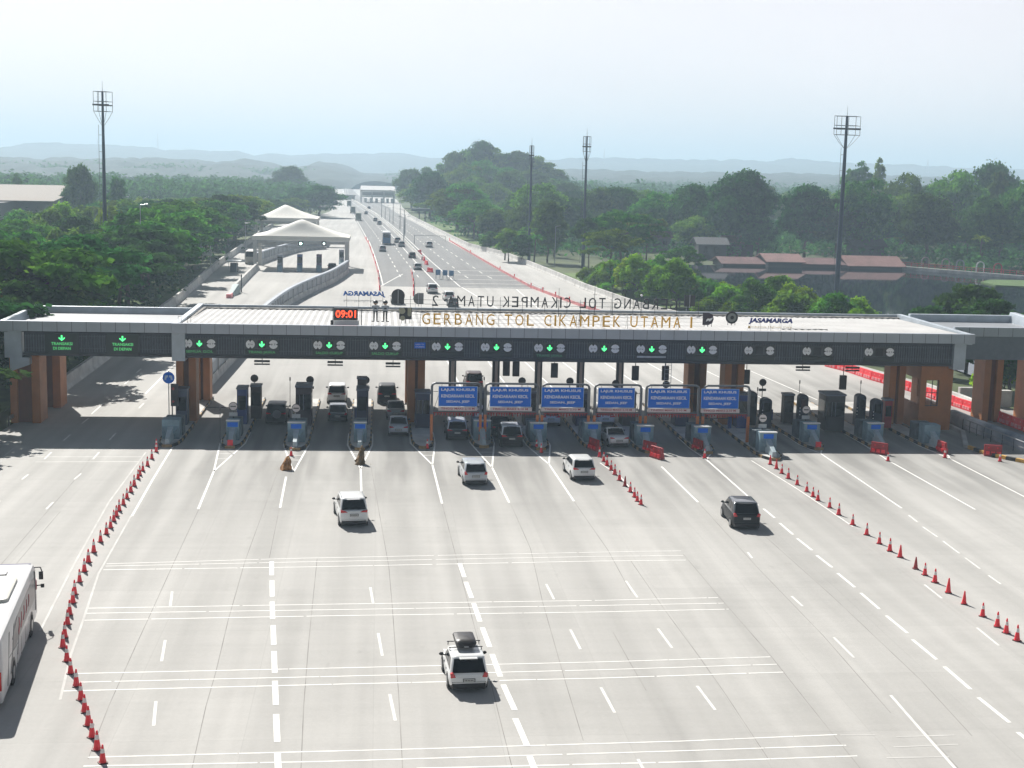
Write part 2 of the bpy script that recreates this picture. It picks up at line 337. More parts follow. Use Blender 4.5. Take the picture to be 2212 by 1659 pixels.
# joints between the concrete slabs
def D3(p, z): q = G(p[0], p[1]); return (q.x, q.y, z)
def stripe(mb, pts, w, z):
    P = [G(*p) for p in pts]
    mb.sweep([(-w / 2, 0), (w / 2, 0)], [(p.x, p.y, z) for p in P], closed=False)
jm = MB()
for pl in [[(430, 1099), (377, 1212), (333, 1309), (287, 1409), (235, 1525), (190, 1640)], [(603, 1010), (530, 1210), (493, 1339), (467, 1449), (445, 1525), (415, 1659)],
           [(605, 1090), (582, 1205)], [(685, 1207), (667, 1385), (656, 1525), (650, 1665)], [(0, 1222), (67, 1145), (157, 1042), (195, 990)],
           [(800, 1000), (840, 1225), (848, 1318), (861, 1498), (870, 1665)], [(955, 1088), (985, 1202), (1018, 1328), (1036, 1395), (1061, 1478), (1108, 1665)],
           [(1103, 1088), (1146, 1185), (1172, 1300), (1221, 1472), (1260, 1600)], [(1240, 1083), (1313, 1188), (1363, 1280)],
           [(1476, 1197), (1556, 1292), (1666, 1418), (1729, 1498), (1860, 1662)], [(1363, 1212), (1439, 1322), (1513, 1422), (1566, 1498), (1660, 1640)],
           [(1324, 1365), (1359, 1428), (1396, 1492)], [(2000, 1580), (2072, 1662)], [(1508, 1085), (1640, 1230), (1780, 1375), (1924, 1540)],
           [(1643, 1150), (1800, 1290), (1990, 1470), (2100, 1590)], [(130, 1105), (0, 1260)]]:
    stripe(jm, pl, .035, .003)
for y in list(np.arange(28, 108, 7.5)):      # faint cross joints
    jm.box(-20, 52, y, y + .016, .0025, .003) if False else None
struct(jm.build('slab_joints', joint))

# painted markings
wm = MB(); tm = MB(); fm_ = MB()
for x0, y0, x1, y1 in [(587, 1213, 587, 1243), (587.5, 1254, 588, 1289), (588, 1300, 589, 1337), (590, 1351, 591.5, 1393), (592, 1407, 593.5, 1454), (594, 1471, 596, 1523), (596.5, 1543, 599, 1603), (599.5, 1625, 601, 1662),
        (993, 1217, 1003, 1247), (1006, 1257, 1019, 1292), (1023, 1303, 1037, 1343), (1042, 1356, 1058, 1398), (1063, 1413, 1081, 1462), (1087, 1479, 1112, 1534), (1113, 1552, 1139, 1612), (1144, 1634, 1155, 1662)]:
    stripe(wm, [(x0, y0), (x1, y1)], .25, .009)
for x0, y0, x1, y1 in [(1060, 462, 1133, 522), (1165, 555, 1252, 630), (1278, 655, 1375, 732), (1405, 765, 1505, 843), (1540, 880, 1652, 972), (1690, 1008, 1810, 1112), (1855, 1155, 1995, 1270), (2025, 1310, 2182, 1440)]:
    stripe(wm, [(1296 + x0 / 3, 945 + y0 / 3), (1296 + x1 / 3, 945 + y1 / 3)], .17, .009)
for x0, y0, x1, y1 in [(1695, 1003, 1865, 1150), (1915, 1203, 2118, 1366), (2170, 1428, 2300, 1530)]:
    stripe(wm, [(1475 + x0 / 3, 1106 + y0 / 3), (1475 + x1 / 3, 1106 + y1 / 3)], .19, .009)
for x0, y0, x1, y1 in [(372, 1278, 368, 1309), (357, 1383, 349, 1429), (337, 1515, 332, 1568), (800, 1269, 806, 1303), (817, 1368, 826, 1417), (842, 1500, 854, 1557), (1180, 1262, 1197, 1295), (1232, 1360, 1254, 1403), (1298, 1485, 1328, 1540),
        (1352, 1255, 1377, 1291), (1421, 1358, 1452, 1400), (1506, 1482, 1545, 1534), (1378, 1640, 1390, 1662), (1615, 1193, 1625, 1206), (1710, 1288, 1734, 1310), (1801, 1377, 1845, 1421), (1924, 1502, 1985, 1572), (1985, 1572, 2065, 1662),
        (1993, 1138, 2025, 1160), (2037, 1169, 2073, 1196), (2085, 1205, 2117, 1229), (2135, 1243, 2162, 1262), (1997, 1263, 2035, 1293), (2110, 1356, 2158, 1395), (1963, 1113, 1982, 1128),
        (152, 939, 137, 952), (250, 936, 236, 951), (111, 977, 96, 992), (214, 977, 201, 992), (192, 903, 177, 915), (224, 871, 197, 895), (311, 871, 300, 882), (281, 820, 269, 830), (305, 797, 295, 805), (61, 1025, 47, 1036), (175, 1023, 160, 1036), (115, 1085, 100, 1100), (0, 1082, -12, 1092)]:
    stripe(tm, [(x0, y0), (x1, y1)], .13, .009)
for pl, w in [([(230, 1218), (648, 1206), (1384, 1191), (1471, 1190)], .1), ([(228, 1223), (648, 1214), (1296, 1202), (1476, 1200)], .1), ([(223, 1231), (648, 1225), (1296, 1212), (1481, 1210)], .12),
        ([(188, 1314), (733, 1305), (1296, 1297), (1551, 1291)], .11), ([(184, 1325), (733, 1317), (1296, 1308), (1563, 1303)], .11), ([(180, 1340), (733, 1330), (1296, 1322), (1574, 1316)], .12),
        ([(168, 1455), (733, 1443), (1296, 1430), (1664, 1419)], .11), ([(160, 1474), (733, 1461), (1296, 1447), (1678, 1435)], .11), ([(133, 1493), (733, 1478), (1296, 1465), (1692, 1452)], .12),
        ([(190, 1636), (900, 1618), (1475, 1601), (1808, 1587)], .11), ([(180, 1655), (700, 1645), (1475, 1622), (1828, 1610)], .11), ([(900, 1660), (1475, 1646), (1852, 1633)], .12)]:
    P = [Vector((a, b)) for a, b in pl]; seg = random.Random(int(pl[0][1]))
    for a, b in zip(P[:-1], P[1:]):          # worn through here and there
        t = 0
        while t < 1:
            e = min(1, t + seg.uniform(.12, .5)); stripe(wm, [tuple(a.lerp(b, t)), tuple(a.lerp(b, e))], w * .78, .006); t = e + (seg.choice([0, .004, .012]) if e < 1 else 0)
for pl in [[(1815, 1588), (1890, 1588)], [(1935, 1592), (2062, 1588)], [(1930, 1614), (2070, 1608)], [(1915, 1637), (2050, 1635)], [(78, 987), (307, 987)], [(76, 998), (300, 997)]]:
    stripe(fm_ if pl[0][0] > 1000 else tm, pl, .10, .006)
for pl in [[(385, 946), (330, 1036), (285, 1115)], [(462, 1018), (428, 1100)], [(618, 1030), (605, 1097)], [(779, 1012), (781, 1075)], [(934, 1004), (955, 1088)], [(1063, 1010), (1100, 1086)], [(1186, 1003), (1240, 1083)],
           [(1429, 1008), (1508, 1085)], [(1526, 993), (1638, 1092)], [(1773, 980), (1948, 1098)], [(1919, 995), (2107, 1101)], [(2052, 991), (2240, 1087)]]:
    stripe(wm, pl, .15, .0095)
for pl in [[(1623, 995), (1720, 1055), (1780, 1095), (1843, 1138)], [(315, 977), (235, 1085), (160, 1219), (87, 1362)], [(283, 1115), (213, 1239), (180, 1339), (153, 1415), (130, 1512)], [(1296, 1000), (1340, 1030), (1390, 1090)], [(30, 968), (5, 988)]]:
    stripe(tm if pl[0][0] in (1623, 1296) else fm_, pl, .12, .0095)
# gores in front of the island noses
APEX = {1: (462, 1018), 2: (634, 1020), 3: (779, 1012), 4: (934, 1004), 5: (1063, 1010), 6: (1186, 1003), 9: (1526, 993), 11: (1773, 980), 12: (1919, 995), 13: (2052, 991)}
ISX = [-16.6, -11.6, -6.45, -1.3, 3.85, 8.8, 13.4, 18.0, 22.2, 27.0, 31.9, 36.9, 42.6, 47.4]
NOSE = [110.6, 110.2, 109.6, 109.8, 110.6, 111.0, 110.2, 110.4, 109.2, 109.0, 106.6, 110.9, 111.2, 110.6]
for i, a in APEX.items():
    p = G(*a)
    for s in (-1, 1):
        q = (ISX[i] + s * 1.0, NOSE[i] + 2.2)
        wm.sweep([(-.07, 0), (.07, 0)], [(q[0], q[1] + 5, .009), (q[0], q[1], .009), (p.x, p.y, .009)], closed=False)
    for t in (.22, .40, .58):
        yy = q[1] + (p.y - q[1]) * t; xa = ISX[i] - 1 + (p.x - ISX[i] + 1) * t; xb = ISX[i] + 1 + (p.x - ISX[i] - 1) * t
        if p.y < q[1] - 1.5: tm.add([(xa, yy, .0085), (xb, yy, .0085), (xb, yy + .12, .0085), (xa, yy + .12, .0085)], [(0, 1, 2, 3)])
# far side: lane lines of the motorway
def wline(mb, pts, w, z=.009): mb.sweep([(-w / 2, 0), (w / 2, 0)], [(p[0], p[1], z) for p in pts], closed=False)
fx = lambda P, y: float(np.interp(y, [p[1] for p in P], [p[0] for p in P]))
for (A, B, t0, off) in [(AM, AR, 0, 2.0), (AM, AR, 0, -2.0), (AR, AR, 0, -.4), (AL, AL, 0, .5)]:
    wline(wm, [(fx(A, y) + off, y) for y in np.arange(268, 1500, 25)], .2)
for (A, B, n) in [(AL, AM, 3), (AM, AR, 3)]:
    for k in range(1, n):
        y = 290
        while y < 1000:
            xx = lambda q: (fx(A, q) + .8) + ((fx(B, q) - .8) - (fx(A, q) + .8)) * k / n
            wline(tm, [(xx(y), y), (xx(y + 6), y + 6)], .2); y += 14
for y in (268, 276, 286, 298, 311): tm.add([(16.5, y, .0085), (fx(AR, y) - .6, y, .0085), (fx(AR, y) - .6, y + .35, .0085), (16.5, y + .35, .0085)], [(0, 1, 2, 3)])
for pl in [[(819, 620), (870, 592)], [(997, 620), (1130, 700)], [(1116, 625), (1190, 690)]]: stripe(wm, pl, .2, .0095)
# lanes behind the gantry fanning out
for x0, x1 in [(-22.5, -23), (3.9, 2.5), (8.9, 7), (13.9, 11.5), (18.7, 15), (23.5, 19), (28.6, 24), (34.0, 29), (39.5, 34), (45, 39)]:
    wline(wm, [(x0, 137), (x0 + (x1 - x0) * .4, 170), (x1, 205)], .16)
struct(fm_.build('faint_lane_markings', faint_line)); struct(wm.build('lane_markings', white_line)); struct(tm.build('worn_lane_markings', thin_line))

# pond
struct(MB().add([(72, 160, -.75), (275, 160, -.75), (275, 358, -.75), (72, 358, -.75)], [(0, 1, 2, 3)]).build('pond_water', mat('pond_water', (.004, .009, .016), .04, spec=.12, bump=.02, bscale=.8, world=True)))
# pale dry fields far left
fm = mat('dry_field', (.42, .37, .29), .95, var=.25, vscale=.01, world=True)
for nm, poly in [('field', [(-60, 1090), (-230, 1060), (-560, 1150), (-720, 1420), (-200, 1560), (-70, 1400)])]: sheet(nm, poly, .25, fm)

# wooded land too far to count: canopies as one lumpy mass over hill shapes
canopy_m = mat('far_canopy', (.012, .030, .026), .95, var=.35, vscale=.05, world=True, detail=6, bump=.6, bscale=.35)
def canopy(X, Y, cell, seed, amp):
    gx = X / cell; gy = Y / cell; ix = np.floor(gx); iy = np.floor(gy); best = np.full(X.shape, -9.)
    for dx in (-1, 0, 1):
        for dy in (-1, 0, 1):
            cx = ix + dx; cy = iy + dy
            h = np.sin(cx * 127.1 + cy * 311.7 + seed) * 43758.5453; h = h - np.floor(h)
            k = np.sin(cx * 269.5 + cy * 183.3 + seed) * 24634.6345; k = k - np.floor(k)
            t = np.sin(cx * 91.7 + cy * 47.3 + seed) * 9631.17; t = t - np.floor(t)
            d = (gx - cx - h) ** 2 + (gy - cy - k) ** 2; r = .55 + .45 * t
            best = np.maximum(best, np.where(d < r * r, (.55 + .45 * t) * np.sqrt(np.maximum(0, 1 - d / (r * r))), -.1))
    return amp * best
def ridge(name, Yc, prof, depth, front, cell, amp, nx, ny, seed, xr=None):
    """a wooded hill range: prof lists (photo column, skyline row); heights are solved for the range's own distance"""
    cols = [p[0] for p in prof]; X0 = GY(cols[0], 400, Yc).x; X1 = GY(cols[-1], 400, Yc).x
    zc = [GY(p[0], p[1], Yc).z for p in prof]; xc = [GY(p[0], p[1], Yc).x for p in prof]
    def zf(X, Y):
        top = np.interp(X, xc, zc) - amp * .8
        t = (Y - (Yc - front)) / front; pr = np.where(t < 1, np.sin(np.clip(t, 0, 1) * math.pi / 2), np.cos(np.clip((Y - Yc) / depth, 0, 1) * math.pi / 2))
        rel = .86 + .14 * np.sin(X / (cell * 6) + Y / (cell * 9) + seed) * np.cos(Y / (cell * 7) - X / (cell * 11))
        rel = np.where(np.abs(Y - Yc) < 2 * cell, 1, rel)
        return -2 + (top + 2) * pr * rel + canopy(X, Y, cell, seed, amp)
    return struct(grid_mesh(np.linspace(X0, X1, nx), np.linspace(Yc - front, Yc + depth, ny), zf, name, canopy_m))
ridge('wooded_hills', 4300, [(-500, 330), (-60, 318), (0, 319), (60, 309), (130, 309), (170, 312), (230, 313), (330, 319), (352, 326), (400, 323), (470, 327), (520, 327), (548, 338), (590, 329), (620, 335), (700, 331), (800, 333), (850, 327), (900, 337), (960, 343), (1030, 342), (1120, 346), (1180, 347), (1240, 341), (1330, 341), (1420, 343), (1520, 346), (1600, 344), (1660, 350), (1700, 341), (1760, 347), (1830, 352), (1900, 353), (2000, 357), (2100, 364), (2212, 366), (2700, 372)], 500, 900, 34, 12, 520, 60, 3)
ridge('wooded_hills', 2100, [(-500, 360), (-60, 345), (60, 338), (180, 343), (300, 338), (420, 346), (500, 350), (540, 343), (590, 355), (640, 366), (690, 350), (730, 354), (780, 372), (830, 378), (900, 370), (1000, 372), (1100, 372), (1200, 368), (1300, 366), (1400, 372), (1600, 372), (1800, 378), (2000, 380), (2212, 386), (2700, 395)], 400, 700, 26, 11, 520, 50, 11)
def lowwood(name, x0, x1, y0, y1, zb, cell, amp, seed, nx, ny, mask):
    def zf(X, Y): 
        mk = mask(X, Y); return np.where(mk > 0, terrain(X, Y) + zb * np.clip(mk, 0, 1) + canopy(X, Y, cell, seed, amp) * np.clip(mk, .3, 1), -6)
    o = grid_mesh(np.linspace(x0, x1, nx), np.linspace(y0, y1, ny), zf, name, canopy_m); o['kind'] = 'stuff'; return o
# ================================================================ TOLL CANOPY
YF, YB = 119.0, 120.0          # fascia plane, sign band plane
ZT, ZF, ZB0, ZB1 = 9.0, 8.15, 6.08, 7.98
def fascia(mb, sm, x0, x1, y, z0, z1, th, pitch, seams=True):
    mb.box(x0, x1, y, y + th, z0, z1)
    if seams:
        x = x0 + pitch
        while x < x1 - .2: mb.box(x - .018, x + .018, y - .004, y + .05, z0 + .003, z1 - .003, 1); x += pitch
def louvre_band(mb, bl, x0, x1, y, z0, z1):
    mb.box(x0, x1, y, y + .25, z0, z1); x = x0 + .15; k = 0
    rr = random.Random(int(x0 * 10))
    while x < x1 - .1:
        mb.box(x - .022, x + .022, y - .05, y + .002, z0 + .12 + rr.random() * .04, z1 - .16 - rr.random() * .04, 1); x += .22
    for z in (z0 + .42, z1 - .32): mb.box(x0 + .05, x1 - .05, y - .062, y - .045, z - .015, z + .015, 1)

can = thing('toll_canopy', 'long flat white roofed toll canopy with grey panel fascia spanning all the booth lanes', 'toll canopy', (17.5, 127, 0))
x0, x1 = -17.3, 53.3; YR = 137.2
m = MB()      # corrugated roof deck, slight fall to the rear
n_r = 118; vs = []; fs = []
for i in range(n_r * 2 + 1):
    X = x0 + .55 + (x1 - x0 - 1.1) * i / (n_r * 2); z = 8.62 + (.06 if i % 2 else 0.)
    vs += [(X, YF + .5, z + .2), (X, YR - .5, z - .12)]
for i in range(n_r * 2): fs.append((2 * i, 2 * i + 2, 2 * i + 3, 2 * i + 1))
m.add(vs, fs); m.build('roof_deck', roofw, can, True)
MB().box(x0 + .5, x1 - .5, YF + .5, YR - .5, 8.1, 8.3).build('soffit', mat('soffit', (.16, .165, .17), .7), can, True)
m = MB(); sm = MB(); fascia(m, sm, x0, x1, YF, ZF, ZT, .5, 1.2)
f = m.build('fascia', [acp, seam], can, True)
m = MB(); m.box(x0, x1, YR - .3, YR, 8.0, 8.88); m.box(x0, x0 + .5, YF + .5, YR - .3, 8.0, 8.97); m.box(x1 - .5, x1, YF + .5, YR - .3, 8.0, 8.97)
m.build('parapet', acpw, can, True, bevel=.02)
m = MB(); m.box(x0 + .5, x1 - .5, YR - 1.1, YR - .3, 8.5, 8.66); m.box(x0 + .5, x0 + .85, YF + .5, YR - 1.15, 8.5, 8.74); m.build('gutter', roofd, can, True)
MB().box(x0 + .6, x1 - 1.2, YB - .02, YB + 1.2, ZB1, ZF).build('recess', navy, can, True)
m = MB(); bl = MB(); louvre_band(m, bl, x0 + 1.0, x1 - 1.6, YB + .04, ZB0 + .1, ZB1 - .03)
b = m.build('sign_band', [louvre, louvre_l], can, True)
m = MB(); m.box(x0 + .5, x1 - 1.2, YB - .1, YB + 1.6, ZB0 - .12, ZB0 + .095); m.box(x0 + .5, x1 - 1., 134.8, 135.4, 6.0, 8.05); m.build('beam', dark, can, True)
MB().box(x0 - .1, x0 + 1.0, YF + .6, YB + 1.3, 5.7, ZF - .003).build('end_panel', acpw, can, True); MB().box(x1 - 1.6, x1 - .5, YF + .6, YB + 1.3, 5.7, ZF - .003).build('end_panel', acpw, can, True)
# orange columns, paired slabs with a brown inner web
def column(par, xa, xb, ya, yb, z1=6.0, win=False):
    w = .62; m = MB(); m.box(xa, xa + w, ya, yb, 0, z1); m.box(xb - w, xb, ya, yb, 0, z1)
    c = m.build('column', orange, par, True, bevel=.03)
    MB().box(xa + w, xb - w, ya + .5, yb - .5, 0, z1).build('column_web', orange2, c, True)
    return c
for xa, xb, ya, yb in [(-17.3, -15.6, 121.2, 123.4), (2.75, 4.25, 121.4, 123.4), (-17.2, -15.7, 132, 134), (2.75, 4.25, 132, 134), (31.2, 33.0, 121.3, 123.2), (29.6, 31.4, 129, 131)]: column(can, xa, xb, ya, yb)
m = MB(); 
for xa, xb in [(31.9, 32.1)]: pass
# service room at the right end
room = MB(); room.box(49.2, 52.2, 120.6, 121.1, 0, 2.2); room.box(49.2, 52.2, 120.6, 121.1, 4.6, 6.0); room.box(49.2, 49.75, 120.6, 121.1, 2.2, 4.6); room.box(50.95, 52.2, 120.6, 121.1, 2.2, 4.6)
room.box(51.7, 52.2, 121.1, 129, 0, 2.); room.box(51.7, 52.2, 121.1, 129, 5.0, 6.); room.box(51.7, 52.2, 121.1, 121.8, 2.0, 5.0); room.box(51.7, 52.2, 127.5, 129, 2.0, 5.0); room.box(49.2, 49.6, 121.1, 129, 0, 2.2); room.box(49.2, 49.6, 121.1, 129, 4.6, 6); room.build('column_wall', orange, can, True)
fr = MB(); 
for x in (49.75, 50.33, 50.91): fr.box(x, x + .05, 120.7, 120.78, 2.2, 4.6)
for z in (2.2, 3.4, 4.56): fr.box(49.8, 50.95, 120.69, 120.77, z, z + .05)
fr.build('window_frame', dark, can, True)
column(can, 46.9, 48.4, 122.2, 123.8)

lw = thing('side_canopy', 'lower grey roofed canopy over the two open lanes at the left end', 'canopy', (-24.5, 126, 0))
xa, xb, yr = -31.6, -17.35, 132.6
MB().box(xa + .6, xb, YF + .75, yr - .6, 8.1, 8.35).build('roof_deck', roofg, lw, True)
m = MB(); sm = MB(); fascia(m, sm, xa, xb, YF + .25, ZF, ZT, .5, 1.2); f = m.build('fascia', [acp, seam], lw, True)
m = MB(); m.box(xa, xb, yr - .35, yr, 8, 8.98); m.build('parapet', acpw, lw, True, bevel=.05)
m = MB(); m.hexa([(xa, YF + .75, 8.0), (xa + .6, YF + .75, 8.0), (xa + .6, yr - .5, 8.0), (xa, yr - .5, 8.0)], [(xa, YF + .75, ZT), (xa + .5, YF + .75, ZT), (xa + .3, yr - .5, 9.1), (xa, yr - .5, 9.1)]); m.build('side_parapet', acpw, lw, True, bevel=.06)
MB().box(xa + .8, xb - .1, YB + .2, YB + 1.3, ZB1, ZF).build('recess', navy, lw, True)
m = MB(); bl = MB(); louvre_band(m, bl, -29.8, -17.4, YB + .3, ZB0 + .1, ZB1 - .03); b = m.build('sign_band', [louvre, louvre_l], lw, True)
MB().box(-30.5, -17.4, YB + .15, YB + 1.5, ZB0 - .12, ZB0 + .095).build('beam', dark, lw, True)
m = MB(); m.box(xa + .3, -29.9, YF + .85, YB + 1.3, 5.8, ZF - .003); m.hexa([(-30.9, YF + .9, 4.6), (-29.3, YF + .9, 5.2), (-29.3, YB + 1.2, 5.2), (-30.9, YB + 1.2, 4.6)], [(-30.9, YF + .9, 5.8), (-29.3, YF + .9, 5.8), (-29.3, YB + 1.2, 5.8), (-30.9, YB + 1.2, 5.8)]); m.build('end_panel', acpw, lw, True)
for ya in (120.8, 128.5):
    c = MB().box(-31.2, -30.6, ya, ya + 2.6, 0, 6).box(-29.4, -28.7, ya, ya + 2.6, 0, 6).build('column', orange, lw, True, bevel=.03)
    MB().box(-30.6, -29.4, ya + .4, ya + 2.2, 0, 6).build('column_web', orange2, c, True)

rw = thing('side_canopy', 'grey roofed canopy set behind the right end of the long toll canopy', 'canopy', (61, 128, 0))
MB().box(53.9, 67, 124.2, 134.6, 8.3, 8.5).build('roof_deck', roofg, rw, True)
m = MB(); sm = MB(); fascia(m, sm, 53.35, 68, 123.6, 8.3, 9.15, .5, 1.4); f = m.build('fascia', [acp, seam], rw, True)
m = MB(); m.box(53.35, 68, 123.9, 124.6, 6.1, 8.29); m.build('front_panel', mat('slate_cladding', (.15, .17, .20), .5, .2, var=.1), rw, True)
m = MB(); m.box(53.35, 64, 134.6, 135.2, 8.2, 9.2); m.hexa([(63.6, 124.2, 8.2), (64.6, 124.2, 8.2), (64.6, 135.2, 8.2), (63.6, 135.2, 8.2)], [(64, 124.2, 9.1), (64.6, 124.2, 9.1), (64.6, 135.2, 9.5), (64, 135.2, 9.5)]); m.build('parapet', acpw, rw, True, bevel=.04)
column(rw, 57.2, 59.0, 125, 127.5); column(rw, 61.5, 63.2, 125, 127.5)

# ---- signals on the sign band
SX = [(430, -15.11), (565, -9.84), (711, -4.10), (832, .71), (967, 6.11), (1073, 10.38), (1188, 15.06), (1306, 19.89), (1409, 24.13), (1518, 28.66), (1642, 33.85), (1768, 39.16), (1902, 44.86)]
LED = ['SEMUA GOL', 'TRANS JAWA', 'SALDO CUKUP', 'SALDO CUKUP', '', '', 'TRANS JAWA', '', '', '', '', '', '']
HT = ['5,1 m', '4,2 m', '4,2 m', '4,2 m', '2,1 m', '2,1 m', '2,1 m', '2,1 m', '2,1 m', '2,1 m', '4,2 m', '5,1 m', '5,1 m']
WT = ['10 T', '8 T', '8 T', '8 T', '2,3 m', '2,3 m', '2,3 m', '2,3 m', '2,3 m', '2,3 m', '8 T', '10 T', '10 T']
def arrow_pts(cx, cz, s):
    return [(cx - .09 * s, cz + .42 * s), (cx + .09 * s, cz + .42 * s), (cx + .11 * s, cz + .02 * s), (cx + .36 * s, cz + .12 * s), (cx + .36 * s, cz - .08 * s), (cx, cz - .42 * s), (cx - .36 * s, cz - .08 * s), (cx - .36 * s, cz + .12 * s), (cx - .11 * s, cz + .02 * s)]
for i, (px, X) in enumerate(SX):
    lit = i < 10
    what = ['lit green text board', 'green board reading TRANS JAWA', 'green text board and lit arrow, left of the two alike', 'green text board and lit arrow beside the small blue plate', 'blank board and lit green arrow, over the first blue sign', 'blank board and lit green arrow, over the second blue sign',
            'dim green text board over the third blue sign', 'arrow over the fourth blue sign and no board', 'pale strip below its green arrow', 'lit arrow, rightmost of the lit ones', 'unlit arrow, leftmost of the three unlit ones', 'unlit arrow, middle of the three unlit ones', 'unlit arrow, rightmost on the canopy'][i]
    s = thing('lane_signal', 'two round white signs with ' + what, 'lane signal', (X, YB - .06, 7.2), 0, 'lane signals on the canopy band')
    Y0 = 0
    MB().box(-1.45, 1.45, -.02, .03, -.42, .46).build('back_panel', mat('signal_backing', (.075, .08, .085), .6), s)
    for k, sx in ((0, -.98), (1, .98)):
        d = MB().disc(sx, 0, .44, -.07, -.02).build('sign_rim', black, s)
        MB().disc(sx, 0, .385, -.095, -.071, 24).build('round_face', mat('sign_face_grey', (.95, .95, .95), .5, var=.02), d)
        t = MB()
        if k == 0:
            for sg in (1, -1): t.yprism([(sx - .13, sg * .39), (sx + .13, sg * .39), (sx, sg * .2)][::sg], -.104, -.096)
        else:
            for sg in (1, -1): t.yprism([(sx + sg * .39, -.1), (sx + sg * .39, .1), (sx + sg * .22, 0)][::1], -.104, -.096)
        put_text(t, HT[i] if k == 0 else WT[i], sx, -.1, -.07, .2, .006, width=.42)
        t.build('lettering', black, d)  # text together with the black triangles of the limit sign
    hb = MB().box(-.33, .33, -.12, -.021, -.33, .33).build('arrow_lamp', black, s)
    if lit: MB().yprism(arrow_pts(0, 0, .62), -.132, -.121).build('arrow', green_led, hb)
    if i != 7:
        lb = MB().box(-1.42, 1.42, -.09, .02, -.86, -.46).build('text_board', mat('led_board', (.012, .02, .02), .35) if i != 8 else dark, s)
        if i == 8: MB().box(-1.3, 1.3, -.1, -.091, -.76, -.6).build('pale_strip', steel, lb)
        elif LED[i]:
            t = MB(); put_text(t, LED[i], 0, -.095, -.78, .3, .006, width=2.3); t.build('lettering', green_dim if i < 4 else mat('green_led_faint', (.05, .2, .12), .5, emit=.25), lb)
for k, X in enumerate((-26.64, -21.59)):
    s = thing('text_sign', ['black sign with green arrow and words nearest the left end of the canopy', 'black sign with green arrow and words over the open lane nearest the booths'][k], 'electronic sign', (X, YB + .2, 7.05), 0, 'electronic signs on the side canopy')
    MB().box(-1.4, 1.4, -.05, .06, -.9, .88).build('board', mat('led_board', (.012, .02, .02), .35), s)
    MB().yprism([(-.06, .68), (.06, .68), (.06, .36), (.22, .50), (.28, .44), (0, .2), (-.28, .44), (-.22, .50), (-.06, .36)], -.062, -.051).build('arrow', green_led, s)
    t = MB(); put_text(t, 'TRANSAKSI', 0, -.056, -.16, .34, .006, width=1.75, bold=.006); put_text(t, 'DI DEPAN', 0, -.056, -.56, .34, .006, width=1.45, bold=.006); t.build('lettering', mat('green_led_words', (.10, .62, .18), .5, emit=.42), s)
p = GY(907, 746, YB); s = thing('blue_plate', 'small blue plate with white writing on the canopy band over the orange column', 'sign', (p.x, YB - .03, p.z))
MB().box(-.48, .48, -.03, .03, -.26, .26).build('plate', signblue, s); t = MB(); put_text(t, 'GARDU TOL', 0, -.034, .03, .17, .006, width=.78); put_text(t, 'OTOMATIS', 0, -.034, -.18, .17, .006, width=.78); t.build('lettering', signwhite, s)

# ---- rooftop lettering
def letters(root, s, xa, xb, y, z, h, m_, mirror=False, depth=.12):
    adv = []
    for ch in s: adv.append({' ': .62, 'I': .42, 'M': 1.12, '1': .45, 'G': 1.02, 'O': 1.05}.get(ch, .95))
    T = sum(adv); pos = 0; W_ = xb - xa
    for ch, a in zip(s, adv):
        cx = (pos + a / 2) / T; pos += a
        if ch == ' ': continue
        X = xa + W_ * cx if not mirror else xb - W_ * cx
        mb = MB(); put_text(mb, ch, X, y, z, 1, depth, width=(a - .3) * W_ / T if ch not in 'I1' else .16, mirror=mirror, height=h)
        mb.build('letter', m_, root, True)
YL = 121.2
xa = GY(908, 690, YL).x; xb = GY(1499, 690, YL).x
rs = thing('rooftop_sign', 'gold lettering reading GERBANG TOL CIKAMPEK UTAMA 1 standing on the white roof', 'rooftop sign', ((xa + xb) / 2, YL, 8.8))
letters(rs, 'GERBANG TOL CIKAMPEK UTAMA 1', xa, xb, YL, 8.98, .98, gold)
m = MB()
for z in (9.15, 9.5, 9.82): m.box(xa - 1, xb + 1, YL + .1, YL + .13, z - .012, z + .012)
X = xa
while X < xb: m.box(X, X + .03, YL + .13, YL + .16, 8.7, 9.9); m.tube((X, YL + .15, 9.8), (X, YL + 1.2, 8.75), .012, n=4); X += 2.3
m.build('frame', mat('sign_frame', (.32, .31, .30), .5), rs, True)
YL2 = 136.4
xa = GY(930, 655, YL2).x; xb = GY(1466, 655, YL2).x
rs2 = thing('rooftop_sign', 'black backs of mirrored rooftop letters along the rear roof edge', 'rooftop sign', ((xa + xb) / 2, YL2, 9.0))
backm = mat('letter_back', (.018, .018, .02), .5)
letters(rs2, 'GERBANG TOL CIKAMPEK UTAMA 2', xa, xb, YL2, 9.12, 1.05, backm, mirror=True)
m = MB()
for z in (9.3, 9.72): m.box(xa - 3.2, xb + 2.5, YL2 - .16, YL2 - .13, z - .015, z + .015)
for i in range(14): X = xa - 2 + i * (xb - xa + 4) / 13; m.box(X, X + .035, YL2 - .13, YL2 - .1, 8.6, 10.1)
m.build('frame', dark, rs2, True)

